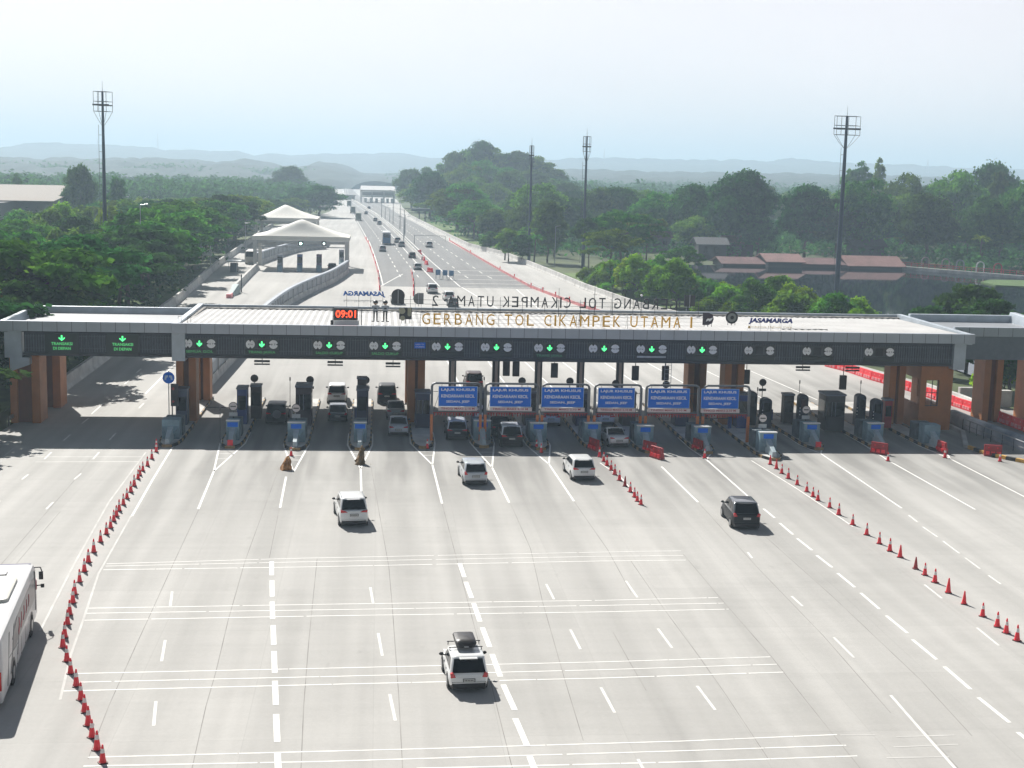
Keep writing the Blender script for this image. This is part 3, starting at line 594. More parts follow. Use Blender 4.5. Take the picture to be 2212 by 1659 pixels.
# clock
p0 = GY(721, 688, 121); p1 = GY(773, 664, 121)
s = thing('digital_clock', 'black digital clock showing 09:01 in red on the roof', 'clock', ((p0.x + p1.x) / 2, 121, 8.7))
MB().box(p0.x, p1.x, 120.95, 121.2, 9.28, 10.32).build('case', black, s, True)
t = MB(); put_text(t, '09:01', (p0.x + p1.x) / 2, 120.94, 9.48, 1, .01, width=1.75, height=.66, bold=.02); t.build('digits', red_led, s, True)
MB().box(p0.x, p1.x + .1, 120.98, 121.15, 8.72, 9.25).build('lower_panel', white, s, True)
m = MB(); m.box(p0.x - .28, p0.x - .08, 120.95, 121.2, 8.7, 9.25); m.box(p0.x - .1, p0.x - .02, 121, 121.1, 8.7, 10.4); m.box(p1.x + .3, p1.x + .37, 121, 121.1, 8.7, 10.3); m.build('stand', dark, s, True)

# two standing figures (toll officers) as roof statues
def statue(px, dz, label, rot):
    p = GY(px, 690, 121.6); s = thing('roof_figure', label, 'statue', (p.x, 121.6, 8.75 + dz), rot, 'officer figures on the roof')
    m = MB()
    for sg in (-1, 1):
        m.tube((sg * .13, 0, .1), (sg * .12, 0, .95), .055, .085, 10); m.hexa([(sg * .13 - .05, -.02, 0), (sg * .13 + .05, -.02, 0), (sg * .13 + .05, .08, 0), (sg * .13 - .05, .08, 0)], [(sg * .13 - .05, -.02, .1), (sg * .13 + .05, -.02, .1), (sg * .13 + .05, .08, .1), (sg * .13 - .05, .08, .1)])
        m.box(min(sg * .08, sg * .34), max(sg * .08, sg * .34), -.1, .06, 0, .07)
    m.box(-.19, .19, -.09, .09, .88, 1.02); m.build('trousers', black, s, bevel=.02)
    m = MB(); m.xprism([(-.13, 1.0), (.13, 1.0), (.15, 1.45), (-.15, 1.45)], -.23, .23)
    for sg in (-1, 1): m.tube((sg * .26, 0, 1.42), (sg * .34, -.02, 1.15), .075, .06); m.tube((sg * .34, -.02, 1.15), (sg * .12, -.17, 1.12), .06, .05)
    m.build('shirt', mat('officer_shirt', (.42, .46, .50), .7), s, bevel=.05)
    m = MB()
    for a in range(6): 
        z0 = 1.47 + a * .06; z1 = z0 + .06; r0 = .2 * math.sin(math.pi * (a + .4) / 7); r1 = .2 * math.sin(math.pi * (a + 1.4) / 7); m.tube((0, 0, z0), (0, 0, z1), max(.07, r0), max(.06, r1), 14)
    m.build('head', mat('figure_skin', (.42, .30, .22), .6), s, smooth=True)
    m = MB(); m.tube((0, .01, 1.66), (0, .01, 1.84), .235, .19, 14); m.tube((0, .01, 1.84), (0, .01, 1.9), .19, .08, 14); m.tube((0, -.13, 1.66), (0, -.13, 1.69), .2, .18, 12)
    m.build('hair', black, s, smooth=True)
    m = MB(); m.box(-.1, .1, -.19, -.15, 1.13, 1.25); m.build('badge', black, s)
statue(811, .35, 'left of two standing officer figures with dark hair and pale shirt on the roof', 0); statue(832, .35, 'right of two standing officer figures beside the square emblem', 0)

def emblem(name, label, cx_px, cy_px, Y, w, h):
    p = GY(cx_px, cy_px, Y); return thing(name, label, 'emblem', (p.x, Y, p.z)), w, h
def support(s, z): MB().box(-.03, .03, .06, .1, -z, 0).box(-.35, -.31, .06, .1, -z, 0).box(.31, .35, .06, .1, -z, 0).build('support', dark, s)
olive = mat('emblem_olive', (.33, .32, .22), .5)
s, _, _ = emblem('emblem_board', 'square black board with olive rounded shapes left of the gold letters', 876, 677, 121.3, 1, 1)
MB().box(-.55, .55, 0, .06, -.52, .52).build('board', black, s); t = MB(); t.box(.18, .5, -.012, -.001, -.1, .5); t.disc(.34, -.1, .16, -.011, -.002, 16); t.box(-.52, -.3, -.012, -.001, -.02, .5); t.disc(-.3, .22, .28, -.011, -.002, 20); t.disc(-.25, -.42, .22, -.0115, -.0015, 20)
t.build('shapes', olive, s); support(s, .9)
s, _, _ = emblem('emblem_board', 'dark D shaped board with a small white bird like mark', 1530, 689, 121.3, 1, 1)
MB().yprism([(-.5, -.55), (.05, -.55), (.38, -.38), (.5, 0), (.38, .38), (.05, .55), (-.5, .55)], 0, .06).build('board', mat('emblem_dark', (.03, .012, .028), .4), s)
MB().yprism([(-.2, -.25), (0, -.12), (.12, -.22), (.3, -.1), (.4, .12), (.1, .02), (-.05, .05), (-.15, -.05)][::1], -.012, -.001).build('mark', signwhite, s); support(s, .7)
s, _, _ = emblem('emblem_board', 'round black and grey ring board between the D board and the blue lettering', 1581, 686, 121.3, 1, 1)
MB().disc(0, 0, .56, 0, .06, 28).build('board', black, s); r_ = MB(); r_.disc(0, 0, .4, -.012, -.001, 24); r_.build('ring', mat('emblem_grey', (.2, .21, .2), .4), s); MB().disc(.02, 0, .17, -.022, -.013, 12).build('centre', black, s); support(s, .7)
p0 = GY(1617, 690, 121.2); p1 = GY(1712, 690, 121.2)
s = thing('company_lettering', 'dark blue slanted lettering JASAMARGA at the right end of the roof signs', 'rooftop sign', ((p0.x + p1.x) / 2, 121.2, 8.75))
w_ = p1.x - p0.x
t = MB(); put_text(t, 'JASAMARGA', (p0.x + p1.x) / 2, 121.2, 9.42, 1, .08, width=w_, height=.55, bold=.05); t.v = [(v[0] + (v[2] - 9.42) * .22, v[1], v[2]) for v in t.v]; t.build('lettering', mat('company_blue', (.012, .02, .2), .4), s, True)
t = MB(); put_text(t, 'Indonesia Highway Corp', (p0.x + p1.x) / 2 + .12, 121.2, 9.06, 1, .03, width=w_ - .3, height=.2); t.disc(p0.x + .1, 9.14, .12, 121.17, 121.22, 12); t.build('tagline', mat('tagline_tan', (.62, .45, .2), .5), s, True)
m = MB()
for k in range(5): X = p0.x + .2 + k * w_ / 4.3; m.box(X, X + .02, 121.26, 121.28, 8.6, 9.95); m.tube((X, 121.28, 9.8), (X, 122.2, 8.75), .01, n=4)
m.box(p0.x, p1.x, 121.26, 121.28, 9.02, 9.04); m.build('frame', mat('sign_frame', (.32, .31, .30), .5), s, True)
# rear row emblems
for nm, lab, px, py, kind in [('emblem_board', 'back of a round black emblem behind the two officer figures', 860, 640, 'disc'), ('emblem_board', 'back of a grey D shaped emblem left of the mirrored digit 2', 904, 645, 'D'), ('emblem_board', 'dark square board right of the mirrored letters against the trees', 1490, 650, 'sq')]:
    p = GY(px, py, 136.4); s = thing(nm, lab, 'emblem', (p.x, 136.4, p.z), 0)
    mm = MB(); 
    if kind == 'disc': mm.disc(0, .05, .66, 0, .08, 28); mm.box(-.66, .6, .001, .079, -.75, -.2); M_ = backm
    elif kind == 'D': mm.yprism([(.5, -.55), (.5, .55), (-.1, .55), (-.4, .38), (-.52, 0), (-.4, -.38), (-.1, -.55)][::-1], 0, .08); M_ = mat('emblem_back_grey', (.16, .165, .17), .5)
    else: mm.box(-.55, .55, 0, .08, -.55, .55); M_ = backm
    mm.build('board', M_, s); MB().box(-.03, .03, -.04, -.001, -.75, .6).box(-.3, -.27, .085, .12, -1.6, .3).box(.27, .3, .085, .12, -1.6, .3).build('support', steel, s)
p0 = GY(742, 638, 136.4); p1 = GY(833, 638, 136.4)
s = thing('company_lettering', 'mirrored blue company lettering seen from behind over the rear roof edge', 'rooftop sign', ((p0.x + p1.x) / 2, 136.4, 9.0)); w_ = p1.x - p0.x
t = MB(); put_text(t, 'JASAMARGA', (p0.x + p1.x) / 2, 136.4, 9.86, 1, .08, width=w_, mirror=True, height=.6, bold=.05); t.v = [(v[0] - (v[2] - 9.8) * .2, v[1], v[2]) for v in t.v]; t.build('lettering', mat('company_blue_back', (.02, .13, .48), .4), s, True)
t = MB(); put_text(t, 'Indonesia Highway Corp', (p0.x + p1.x) / 2, 136.4, 9.35, 1, .03, width=w_, mirror=True, height=.22); t.build('tagline', steel, s, True)
m = MB(); m.box(p0.x, p1.x, 136.28, 136.3, 9.55, 9.58)
for k in range(4): X = p0.x + .3 + k * w_ / 3.5; m.box(X, X + .03, 136.25, 136.28, 8.9, 10.3)
m.build('frame', dark, s, True)
# roof antennas
for px, y, h, lab in [(1253, 122.5, 2.6, 'tall dark antenna mast crossing the gold letters'), (1206, 133, 2.8, 'thin antenna pole on the rear roof left of the middle'), (1283, 135, 3.6, 'thin lightning rod on the rear roof right of the middle'), (1322, 135, 3.8, 'tall lightning rod on the rear roof right of the others'), (1384, 134, 2.1, 'short roof pole with a small dome camera')]:
    p = GY(px, 690, y); s = thing('roof_antenna', lab, 'antenna', (p.x, y, 8.6)); m = MB(); m.tube((0, 0, 0), (0, 0, h), .035, .015); m.box(-.2, .2, -.02, .02, h * .55, h * .55 + .03)
    if px == 1253:
        for k in range(3): m.tube((0, 0, h * .7), (.35 * math.cos(k * 2.1), .35 * math.sin(k * 2.1), .0), .012, n=4)
    m.build('mast', dark, s)
    if px in (1384, 1253): MB().disc(0, h * .3 if px == 1253 else h, .11, -.1, .1, 10).build('camera', white if px == 1384 else black, s)
p = GY(1370, 709, 120.6)
p = GY(1725, 706, 121.5); s = thing('roof_scrap', 'long grey strip of dirt and metal lying on the white roof at right', 'metal strip', (p.x + 1, 123, 8.75)); m = MB(); m.path([(-2.1, 0, .05), (-1.0, .05, .06), (.2, -.04, .05), (1.4, .04, .07), (2.2, 0, .05)], .05); m.build('strip', roofd, s)
for px in (385, 405): 
    p = GY(px, 697, 119.6); s = thing('roof_post', 'thin hoop post on the roof edge above the first column' if px == 385 else 'thin hoop post on the roof edge, right one of two', 'post', (p.x, 119.6, 8.98)); MB().path([(0, 0, 0), (0, 0, .55), (.28, 0, .55), (.28, 0, 0)], .015).build('hoop', dark, s)
# ================================================================ TOLL ISLANDS
DESC = ['beside the first orange column', 'left of the lane with the spare-wheel car', 'between the spare-wheel car and the dark hatchback lane', 'left of the silver saloon in the shade', 'at the middle orange column', 'between the first and second blue signs', 'between the second and third blue signs',
        'between the third and fourth blue signs', 'between the fourth and fifth blue signs', 'between the fifth and sixth blue signs', 'reaching into the sun right of the blue signs', 'with a red tipped fin right of the sunny island', 'with blue plate, second from the right end', 'nearest the right end column room']
DS = ['at the first orange column', 'left of the spare-wheel car', 'right of the spare-wheel car', 'left of the shaded silver saloon', 'at the middle orange column', 'between the first and second blue signs', 'between the second and third blue signs',
      'between the third and fourth blue signs', 'between the fourth and fifth blue signs', 'between the fifth and sixth blue signs', 'on the sunny island right of the blue signs', 'on the island with the red tipped fin', 'on the second island from the right', 'on the rightmost island']
def island(i):
    X, n = ISX[i], NOSE[i]; w = .95 if i not in (2, 10) else 1.05
    s = thing('toll_island', 'raised toll island ' + DESC[i], 'toll island', (X, n, 0), 0, 'toll islands')
    yend = 24.0; zt = .22
    def out(k, z, ww):
        P = [(-ww, yend, z), (-ww, 3.0, z), (-ww * .8, 1.1, z), (-ww * .42, .15, z), (0, 0 - (ww - w) , z), (ww * .42, .15, z), (ww * .8, 1.1, z), (ww, 3.0, z), (ww, yend, z)]
        return P
    MB().prism([(p[0], p[1]) for p in out(0, 0, w - .12)], 0, zt - .003).build('island_top', wall_c, s)
    ky = MB(); kk = MB()
    for sg in (-1, 1):
        pts = [(0, 0), (sg * w * .42, .15), (sg * w * .8, 1.1), (sg * w, 3.0)] + [(sg * w, 3 + k) for k in range(1, 22)]
        acc = 0
        for a, b in zip(pts[:-1], pts[1:]):
            d = Vector((b[0] - a[0], b[1] - a[1])); L = d.length; nn = max(1, round(L / .75)); 
            for q in range(nn):
                p = Vector(a) + d * (q / nn); e = Vector(a) + d * ((q + 1) / nn); t = d.normalized(); nrm = Vector((t.y, -t.x)) * .13 * (-sg)
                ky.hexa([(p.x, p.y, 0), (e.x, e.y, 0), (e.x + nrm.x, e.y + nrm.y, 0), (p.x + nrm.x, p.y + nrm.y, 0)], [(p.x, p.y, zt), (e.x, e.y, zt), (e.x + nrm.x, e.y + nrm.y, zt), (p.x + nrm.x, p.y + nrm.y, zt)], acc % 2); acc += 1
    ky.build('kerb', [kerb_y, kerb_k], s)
    # concrete crash cushion: block, funnel and a sloping fin running down to the nose
    if i not in (4,): 
        a = thing('crash_cushion', 'pale blue grey concrete crash cushion on the island ' + DESC[i], 'crash cushion', (X, n, zt), 0, 'crash cushions')
        a['label'] = ('blue grey concrete cushion ' if i else 'pale broken concrete cushion ') + DESC[i]
        hw = .52 if i in (1, 3) else .70; y0 = 2.3
        m = MB(); m.xprism([(y0 + .15, 0), (y0, .5), (y0, 1.62), (y0 + 1.3, 1.62), (y0 + 1.3, 0)], -hw, hw)
        m.add([(-hw, y0 - .003, 1.1), (hw, y0 - .003, 1.1), (.24, y0 - .35, .55), (-.24, y0 - .35, .55), (-hw, y0 - .003, .9), (hw, y0 - .003, .9), (.24, y0 - .003, .35), (-.24, y0 - .003, .35)], [(0, 3, 2, 1), (0, 4, 7, 3), (1, 2, 6, 5)])
        m.build('block', attb, a, bevel=.03)
        MB().add(*(lambda v: (v, [(0, 1, 2, 3), (4, 7, 6, 5), (0, 4, 5, 1), (1, 5, 6, 2), (2, 6, 7, 3), (3, 7, 4, 0)]))([(-.2, .35, 0), (.2, .35, 0), (.26, y0 - .01, 0), (-.26, y0 - .01, 0), (-.15, .38, .42), (.15, .38, .42), (.22, y0 - .01, 1.08), (-.22, y0 - .01, 1.08)])).build('fin', attl, a, bevel=.02)
        if i in (1, 11): MB().box(-.215, .215, .27, .5, .0, .44).build('red_tip', red, a)
        if i not in (13, 0): 
            MB().box(-.42, .42, y0 - .02, y0 - .004, 1.14, 1.52).build('blue_panel', signblue, a)
            MB().box(-hw - .02, hw + .02, y0 - .06, y0 + .3, 1.621, 1.69).build('cap', white, a)
        MB().box(-hw - .03, hw + .03, y0 + 1.9, y0 + 3.3, 0, 1.45).build('rear_block', mat('cushion_dark', (.11, .14, .16), .7, var=.3), a, bevel=.03)
    # round white lane sign on a post
    if i in (1, 2, 10, 11, 5):
        p = thing('round_lane_sign', 'round white sign with a black bar ' + DS[i], 'road sign', (X - (.1 if i != 5 else .2), n + 3.9, zt), 0, 'round signs on the islands')
        zc = 2.55; MB().tube((0, .05, 0), (0, .05, zc), .04).build('post', dark, p)
        d = MB().disc(0, zc, .37, -.03, .0, 24).build('rim', black, p); MB().disc(0, zc, .315, -.045, -.031, 24).build('face', mat('lane_sign_face', (.66, .60, .59), .5), d)
        MB().box(-.22, .22, -.055, -.046, zc - .045, zc + .045).build('bar', black, d); MB().box(-.34, .34, -.03, .0, zc - .82, zc - .5).build('plate', mat('plate_grey', (.5, .52, .54), .5), p)
    # marker sign at the far end seen from behind
    if i in (1, 2, 3, 5, 6, 7, 8, 9, 10, 11):
        p = thing('round_lane_sign', 'dark back of a round sign, far side, ' + DS[i].replace(' right of the blue signs', ''), 'road sign', (X + .3, n + 19, zt), 0, 'round signs at the far island ends')
        MB().tube((0, .05, 0), (0, .05, 2.6), .04).build('post', dark, p); MB().disc(0, 2.6, .36, 0, .03, 24).build('face', darkbrown, p); MB().box(-.36, .36, 0, .03, 1.75, 2.0).build('plate', black, p)
    # tall thin pole / light bracket
    if i in (1, 2, 3, 5, 10, 11, 12):
        p = thing('thin_pole', 'thin dark pole ' + DS[i], 'pole', (X - .85 if i in (1, 2) else X + .5, n + (1.0 if i == 1 else 8), zt), 0, 'thin poles on the islands')
        MB().tube((0, 0, 0), (0, 0, 3.0 if i == 1 else 4.4), .025, .02).build('shaft', dark, p); MB().tube((0, 0, 2.7 if i == 1 else 4.2), (0, 0, 2.98 if i == 1 else 4.5), .06, .05).build('tip', darkbrown, p)
    # barrier arm
    if i in (1, 2, 3, 10, 11, 12):
        p = thing('boom_gate', 'lowered thin boom ' + DS[i], 'boom gate', (X - .5, n + 13, zt), 0, 'boom gates')
        MB().box(-.15, .15, -.15, .15, 0, 1.0).build('housing', boothblue, p, bevel=.02); MB().box(-2.9, -.1, -.19, -.155, .88, .94).build('arm', dark, p)
for i in range(14): island(i)

BD = {}
def booth(x, y, w, d, h, body, label, kind='box'):
    s = thing('toll_booth', label, 'toll booth', (x, y, .22), 0, 'toll booths and machines')
    if kind == 'round':
        m = MB(); n = 12; pts = []
        for k in range(n + 1): a = math.pi * k / n; pts.append((-w / 2 * math.cos(a) , h - .35 + .35 * math.sin(a)))
        m.yprism([(-w / 2, 0)] + pts + [(w / 2, 0)], 0, d); b = m.build('body', body, s, bevel=.05)
        MB().box(-w * .3, w * .3, -.012, -.001, h * .55, h * .85).build('screen', glass, s)
        m = MB(); 
        for k in range(3): m.box(-w / 2 + .04, -w / 2 + .12, -.02, -.001, h * .35 + k * .3, h * .35 + k * .3 + .1)
        m.build('markings', white, s)
    else:
        MB().box(-w / 2, w / 2, 0, d, 0, h).build('body', body, s, bevel=.03)
        f = MB(); f.box(-w / 2 - .06, w / 2 + .06, -.08, d + .08, h + .002, h + .16); f.build('roof', mat('booth_roof', (.12, .14, .19), .5), s, bevel=.02)
        MB().box(-w / 2 + .08, w / 2 - .08, -.012, -.001, h * .42, h * .82).build('window', glass, s)
        if w > 1: 
            MB().box(-w / 2 - .012, -w / 2 - .001, .2, d - .2, h * .4, h * .84).build('window', glass, s); MB().box(w / 2 + .001, w / 2 + .012, .2, d - .2, h * .4, h * .84).build('window', glass, s)
            MB().box(-.03, .03, -.03, -.013, h * .42, h * .82).box(-.35, -.31, -.03, -.013, h * .42, h * .82).build('mullion', mat('mullion', (.2, .22, .27), .5), s)
    return s
booth(ISX[1] + .05, 119.8, .85, 1.6, 3.05, boothblue, 'narrow blue booth on the island left of the spare-wheel car')
booth(ISX[1] + 1.0, 122.5, .9, 1.2, 2.85, darkbrown, 'dark brown cabinet right behind the narrow blue booth')
booth(ISX[2] + .2, 119.2, 1.35, 2.2, 3.35, mat('booth_brown', (.045, .032, .045), .5), 'wide dark booth with grey framed windows right of the spare-wheel car')
booth(ISX[3] + .1, 120.0, 1.0, 2.0, 3.0, mat('booth_navy', (.012, .022, .07), .4), 'navy booth left of the silver saloon')
booth(ISX[3] + .0, 123.0, .8, 1.0, 3.55, darkbrown, 'tall brown cabinet behind the navy booth')
booth(ISX[4] + .15, 118.6, 1.25, 1.8, 3.0, mat('booth_navy', (.012, .022, .07), .4), 'navy booth in front of the middle orange column')
booth(ISX[0] + .0, 119.2, .95, 1.4, 3.0, mat('booth_faded', (.07, .09, .15), .5), 'faded blue booth under the round blue sign at the first column')
for i in (5, 6, 7, 8, 9): booth(ISX[i] + .2, 120.2, 1.2, 2.0, 2.9, mat('booth_navy', (.012, .022, .07), .4) if i % 2 else darkbrown, 'dark booth half hidden ' + DS[i])
booth(ISX[10] + .6, 119.5, .95, 1.3, 3.0, boothblue, 'blue booth right of the sixth blue sign')
booth(ISX[10] + 1.9, 121, .85, .9, 3.1, mat('machine_black', (.012, .014, .02), .4), 'taller rounded black ticket machine right of the blue signs', 'round')
booth(ISX[10] + 2.9, 119.8, .95, .9, 2.7, mat('machine_navy', (.012, .02, .045), .4), 'shorter rounded navy ticket machine right of the blue signs', 'round')
booth(ISX[11] + .6, 122, .9, 1.0, 2.6, darkbrown, 'brown cabinet on the island with the red tipped fin')
booth(ISX[11] + 1.6, 120.8, .85, .9, 2.9, mat('machine_navy', (.012, .02, .045), .4), 'rounded navy ticket machine left of the large dark booth', 'round')
booth(ISX[12] - 1.9, 118.6, 1.75, 2.2, 3.15, mat('booth_charcoal', (.035, .036, .042), .5), 'large charcoal booth between the two pairs of navy machines')
booth(ISX[12] + 1.4, 121.2, .9, .9, 2.9, mat('machine_navy', (.012, .02, .045), .4), 'rounded navy ticket machine right of the large booth, rear one', 'round')
booth(ISX[12] + 2.3, 119.4, .95, .9, 2.75, mat('machine_navy', (.012, .02, .045), .4), 'rounded navy ticket machine right of the large booth, front one', 'round')
booth(ISX[13] - 1.2, 120.2, .7, .9, 2.5, redd, 'dark red cabinet left of the column room')
# kiosks / boxes hung below the canopy
for k, (px, py, w_, Y, lab) in enumerate([(566, 783, 1.35, 122, 'black twin bar panel hung under the canopy at the second lane'), (724, 785, 1.35, 122, 'black twin bar panel hung under the canopy at the third lane'), (849, 788, 1.3, 122, 'black twin bar panel hung under the canopy at the fourth lane'), (1735, 796, 1.3, 122, 'black twin bar panel hung under the canopy right of the blue signs'), (1842, 797, 1.3, 122, 'brown twin bar panel hung under the canopy near the column room')]):
    p = GY(px, py, Y); s = thing('twin_bar_sign', lab, 'hanging sign', (p.x, Y, p.z), 0, 'twin bar panels under the canopy')
    MB().box(-w_ / 2, w_ / 2, 0, .15, .02, .2).build('upper_bar', black, s); MB().box(-w_ / 2, w_ / 2, 0, .15, -.22, -.1).build('lower_bar', dark, s); MB().box(-.03, .03, .16, .2, -.22, 6 - p.z).build('hanger', dark, s)
for px, py, lab in [(1023, 782, 'first'), (1115, 783, 'second'), (1198, 786, 'third'), (1373, 792, 'fourth'), (1438, 792, 'fifth'), (1613, 800, 'sixth'), (1822, 812, 'seventh')]:
    if lab in ('first',): px = 1094
    p = GY(px, py + 14, 126); s = thing('hanging_box', 'dark box hung under the canopy, %s of the row from the left' % lab, 'hanging box', (p.x, 126, p.z), 0, 'dark boxes under the canopy')
    MB().box(-.32, .32, 0, .3, -.7, .65).build('box', darkbrown, s, bevel=.02); MB().box(-.03, .03, .1, .16, .65, 8.1 - p.z).build('hanger', dark, s)
p = GY(1443, 808, 124); s = thing('ladder', 'thin metal ladder standing under the canopy behind the fifth blue sign', 'ladder', (p.x, 124, 0)); m = MB()
for sx in (-.3, .3): m.box(sx - .02, sx + .02, 0, .04, 0, 6)
s_ = m.build('rail', steel, s); m = MB(); [m.box(-.28, .28, .0, .03, z, z + .03) for z in np.arange(.4, 5.9, .4)]; m.build('rung', steel, s)

# round blue direction sign at the first column
p = GY(364, 816, 118.3); s = thing('round_blue_sign', 'round blue sign with two white arrows at the first orange column', 'road sign', (p.x, 118.3, 0))
MB().disc(0, p.z, .5, 0, .03, 28).build('disc', signblue, s); t = MB()
for sg in (-1, 1): t.yprism([(sg * .05, p.z + .22), (sg * .3, p.z + .18), (sg * .34, p.z - .16), (sg * .2, p.z - .2), (sg * .16, p.z + .0), (sg * .05, p.z + .05)][::sg], -.01, -.001)
t.build('arrows', mat('arrow_pale', (.45, .6, .8), .5), s); MB().tube((0, .06, 0), (0, .06, p.z + .6), .04).build('post', steel, s)
s = thing('signal_cabinet', 'black and red signal box column below the round blue sign', 'signal', (p.x + .45, 118.4, 0)); MB().box(-.3, .3, 0, .3, 2.0, 3.9).build('case', black, s); m = MB(); m.disc(-.1, 3.5, .12, -.02, -.001); m.disc(-.1, 2.4, .1, -.02, -.001); m.build('lens', redd, s); MB().tube((-.2, .1, 0), (-.2, .1, 2), .05).build('post', dark, s)

# ---- height portals with blue boards
PORT = [(4.55, 8.6, 4.97, 8.19), (9.0, 13.35, 9.22, 12.65), (13.75, 17.65, 13.53, 17.07), (18.15, 22.05, 18.27, 21.37), (22.5, 26.95, 22.5, 26.05), (27.4, 31.3, 27.03, 30.26)]
PN = ['leftmost, beside the middle orange column', 'second from the left, over the black van', 'third from the left, over an empty lane mouth', 'fourth from the left, over the small white saloon', 'second from the right', 'rightmost of the six']
ob = mat('portal_orange', (.60, .17, .04), .5, var=.12); pk = mat('banner_pink_white', (.72, .62, .62), .6, var=.08); rl = mat('banner_red_writing', (.42, .02, .04), .6)
for i, (a, b, c, d) in enumerate(PORT):
    yb = 113.2; s = thing('height_portal', 'orange posted height portal with blue board, ' + PN[i], 'height portal', ((a + b) / 2, yb, 0), 0, 'blue board height portals')
    for X in (a, b):
        q = MB().box(X - .11, X + .11, yb - .11, yb + .11, 0.2, 2.42).build('post', ob, s, True)
        MB().box(X - .1, X + .1, yb - .1, yb + .1, 2.421, 4.75).build('upper_post', mat('portal_grey', (.13, .14, .16), .5, .3), q, True)
    m = MB(); m.path([(a, yb, 4.7), (a + .06, yb, 4.92), (a + .3, yb, 5.02), (b - .3, yb, 5.02), (b - .06, yb, 4.92), (b, yb, 4.7)], .09, 8); m.box(a, b, yb - .04, yb + .04, 2.62, 2.72); m.build('crossbar', mat('portal_grey', (.13, .14, .16), .5, .3), s, True)
    cx = (c + d) / 2 + .12; w = d - c; z0, z1 = 3.1, 4.78; y0 = yb - .14
    bd = MB().box(cx - w / 2, cx + w / 2, y0, y0 + .04, z0, z1).build('blue_board', signblue, s, True)
    m = MB()
    for q in ((cx - w / 2, cx + w / 2, z1 - .03, z1 + .002), (cx - w / 2, cx + w / 2, z0, z0 + .03), (cx - w / 2, cx - w / 2 + .03, z0, z1), (cx + w / 2 - .03, cx + w / 2, z0, z1)): m.box(q[0], q[1], y0 - .008, y0 - .001, q[2], q[3])
    m.build('border', mat('board_border', (.45, .62, .85), .5), bd, True)
    t = MB()
    for (tx, zz, f, al) in (('LAJUR KHUSUS', 4.34, .86, .27), ('KENDARAAN KECIL', 3.84, .86, .27), ('SEDAN, JEEP', 3.36, .6, .25)): put_text(t, tx, cx, y0 - .004, zz, 1, .008, width=w * f, height=al, bold=.02)
    t.build('lettering', signwhite, bd, True)
    bn = MB().box(cx - w / 2, cx + w / 2 + (.1 if i else 0), y0 - .01, y0 + .02, 2.74, 3.07).build('banner', pk, s, True)
    t = MB(); put_text(t, 'TINGGI MAKS 2,10 M', cx, y0 - .015, 2.82, 1, .008, width=w * .86, height=.19, bold=.012); t.build('lettering', rl, bn, True)
    m = MB(); m.box(a + .1, b - .1, yb - .18, yb - .1, 2.55, 2.61, 0); X = a + .2; rr = random.Random(i)
    while X < b - .2: m.box(X, X + .09, yb - .17, yb - .12, 2.55 - .1 - rr.random() * .16, 2.549, 0); X += .2 + rr.random() * .05
    m.build('fringe', redd, s, True)
    m = MB(); m.box(a + .12, cx - w / 2 - .03, yb - .05, yb, 4.3, 4.34); m.box(cx + w / 2 + .03, b - .1, yb - .05, yb, 4.3, 4.34); m.tube((a + .15, yb, 2.7), (cx - w / 2 + .3, yb + .02, 4.9), .02); m.tube((b - .15, yb, 2.7), (cx + w / 2 - .3, yb + .02, 4.9), .02); m.build('brace', dark, s, True)
# rear white frame poles behind the portals
for k, (px, lab) in enumerate([(978, 'first'), (1072, 'second'), (1164, 'third'), (1255, 'fourth'), (1340, 'fifth')]):
    X = GY(px, 800, 133).x; s = thing('rear_frame', 'dark rear portal frame with pale edge seen behind the blue signs, %s from the left' % lab, 'height portal', (X, 133, 0), 0, 'rear portal frames')
    MB().box(-.38, -.14, 0, .3, 0, 5.6).build('post', dark, s); MB().box(-.12, .14, 0, .3, 0, 5.6).build('pale_post', mat('pale_post', (.45, .38, .36), .6), s); MB().box(.14, 3.8, .05, .2, 5.3, 5.42).build('crossbar', dark, s); MB().box(.16, .34, 0.02, .28, 0, 5.6).build('post', dark, s)

# ================================================================ CONES
def make_cone(name, label, band=True, cap=False):
    s = thing(name, label, 'traffic cone', (0, 0, 0), 0, 'traffic cones'); h = .76
    MB().prism([(-.165, -.13), (-.13, -.165), (.13, -.165), (.165, -.13), (.165, .13), (.13, .165), (-.13, .165), (-.165, .13)], 0, .04).build('base', mat('cone_base', (.10, .02, .02), .6), s)
    prof = [(.145, .04), (.125, .12), (.095, .33), (.07, .5), (.038, .72), (.026, .76)]
    m = MB(); mb = MB(); n = 14
    for (r0, z0), (r1, z1) in zip(prof[:-1], prof[1:]): m.tube((0, 0, z0), (0, 0, z1), r0, r1, n)
    m.build('cone_body', red if not cap else redd, s, smooth=True)
    if band: mb.tube((0, 0, .42), (0, 0, .60), .086, .062, n); mb.build('band', conew, s, smooth=True)
    return s
cA = cache(make_cone('traffic_cone', 'x')); cB = cache(make_cone('traffic_cone', 'x', band=False)); cC = cache(make_cone('traffic_cone', 'x', band=False, cap=True))
used = set()
def cone(p, kind, label, grp):
    src = {'A': cA, 'B': cB, 'C': cC}[kind]; q = G(*p); rot = rnd.random() * 3
    if src.name not in used: used.add(src.name); src.location = (q.x, q.y, .002); src.rotation_euler = (0, 0, rot); tag(src, label, 'traffic cone', grp); return
    c = dup(src, (q.x, q.y, .002), rot, label, grp); k_ = .95 + rnd.random() * .12; c.scale = (k_, k_, k_ * (.97 + rnd.random() * .08))
L1 = [(1013, 20), (984, 65), (956, 110), (926, 143), (907, 170), (895, 195), (870, 240), (848, 280), (823, 322), (800, 362), (773, 402), (755, 437), (738, 468), (717, 512), (690, 553), (652, 603), (608, 670), (573, 735), (547, 795), (516, 863), (484, 943), (473, 998), (452, 1075), (438, 1138), (420, 1222), (408, 1285), (434, 1375), (458, 1455)]
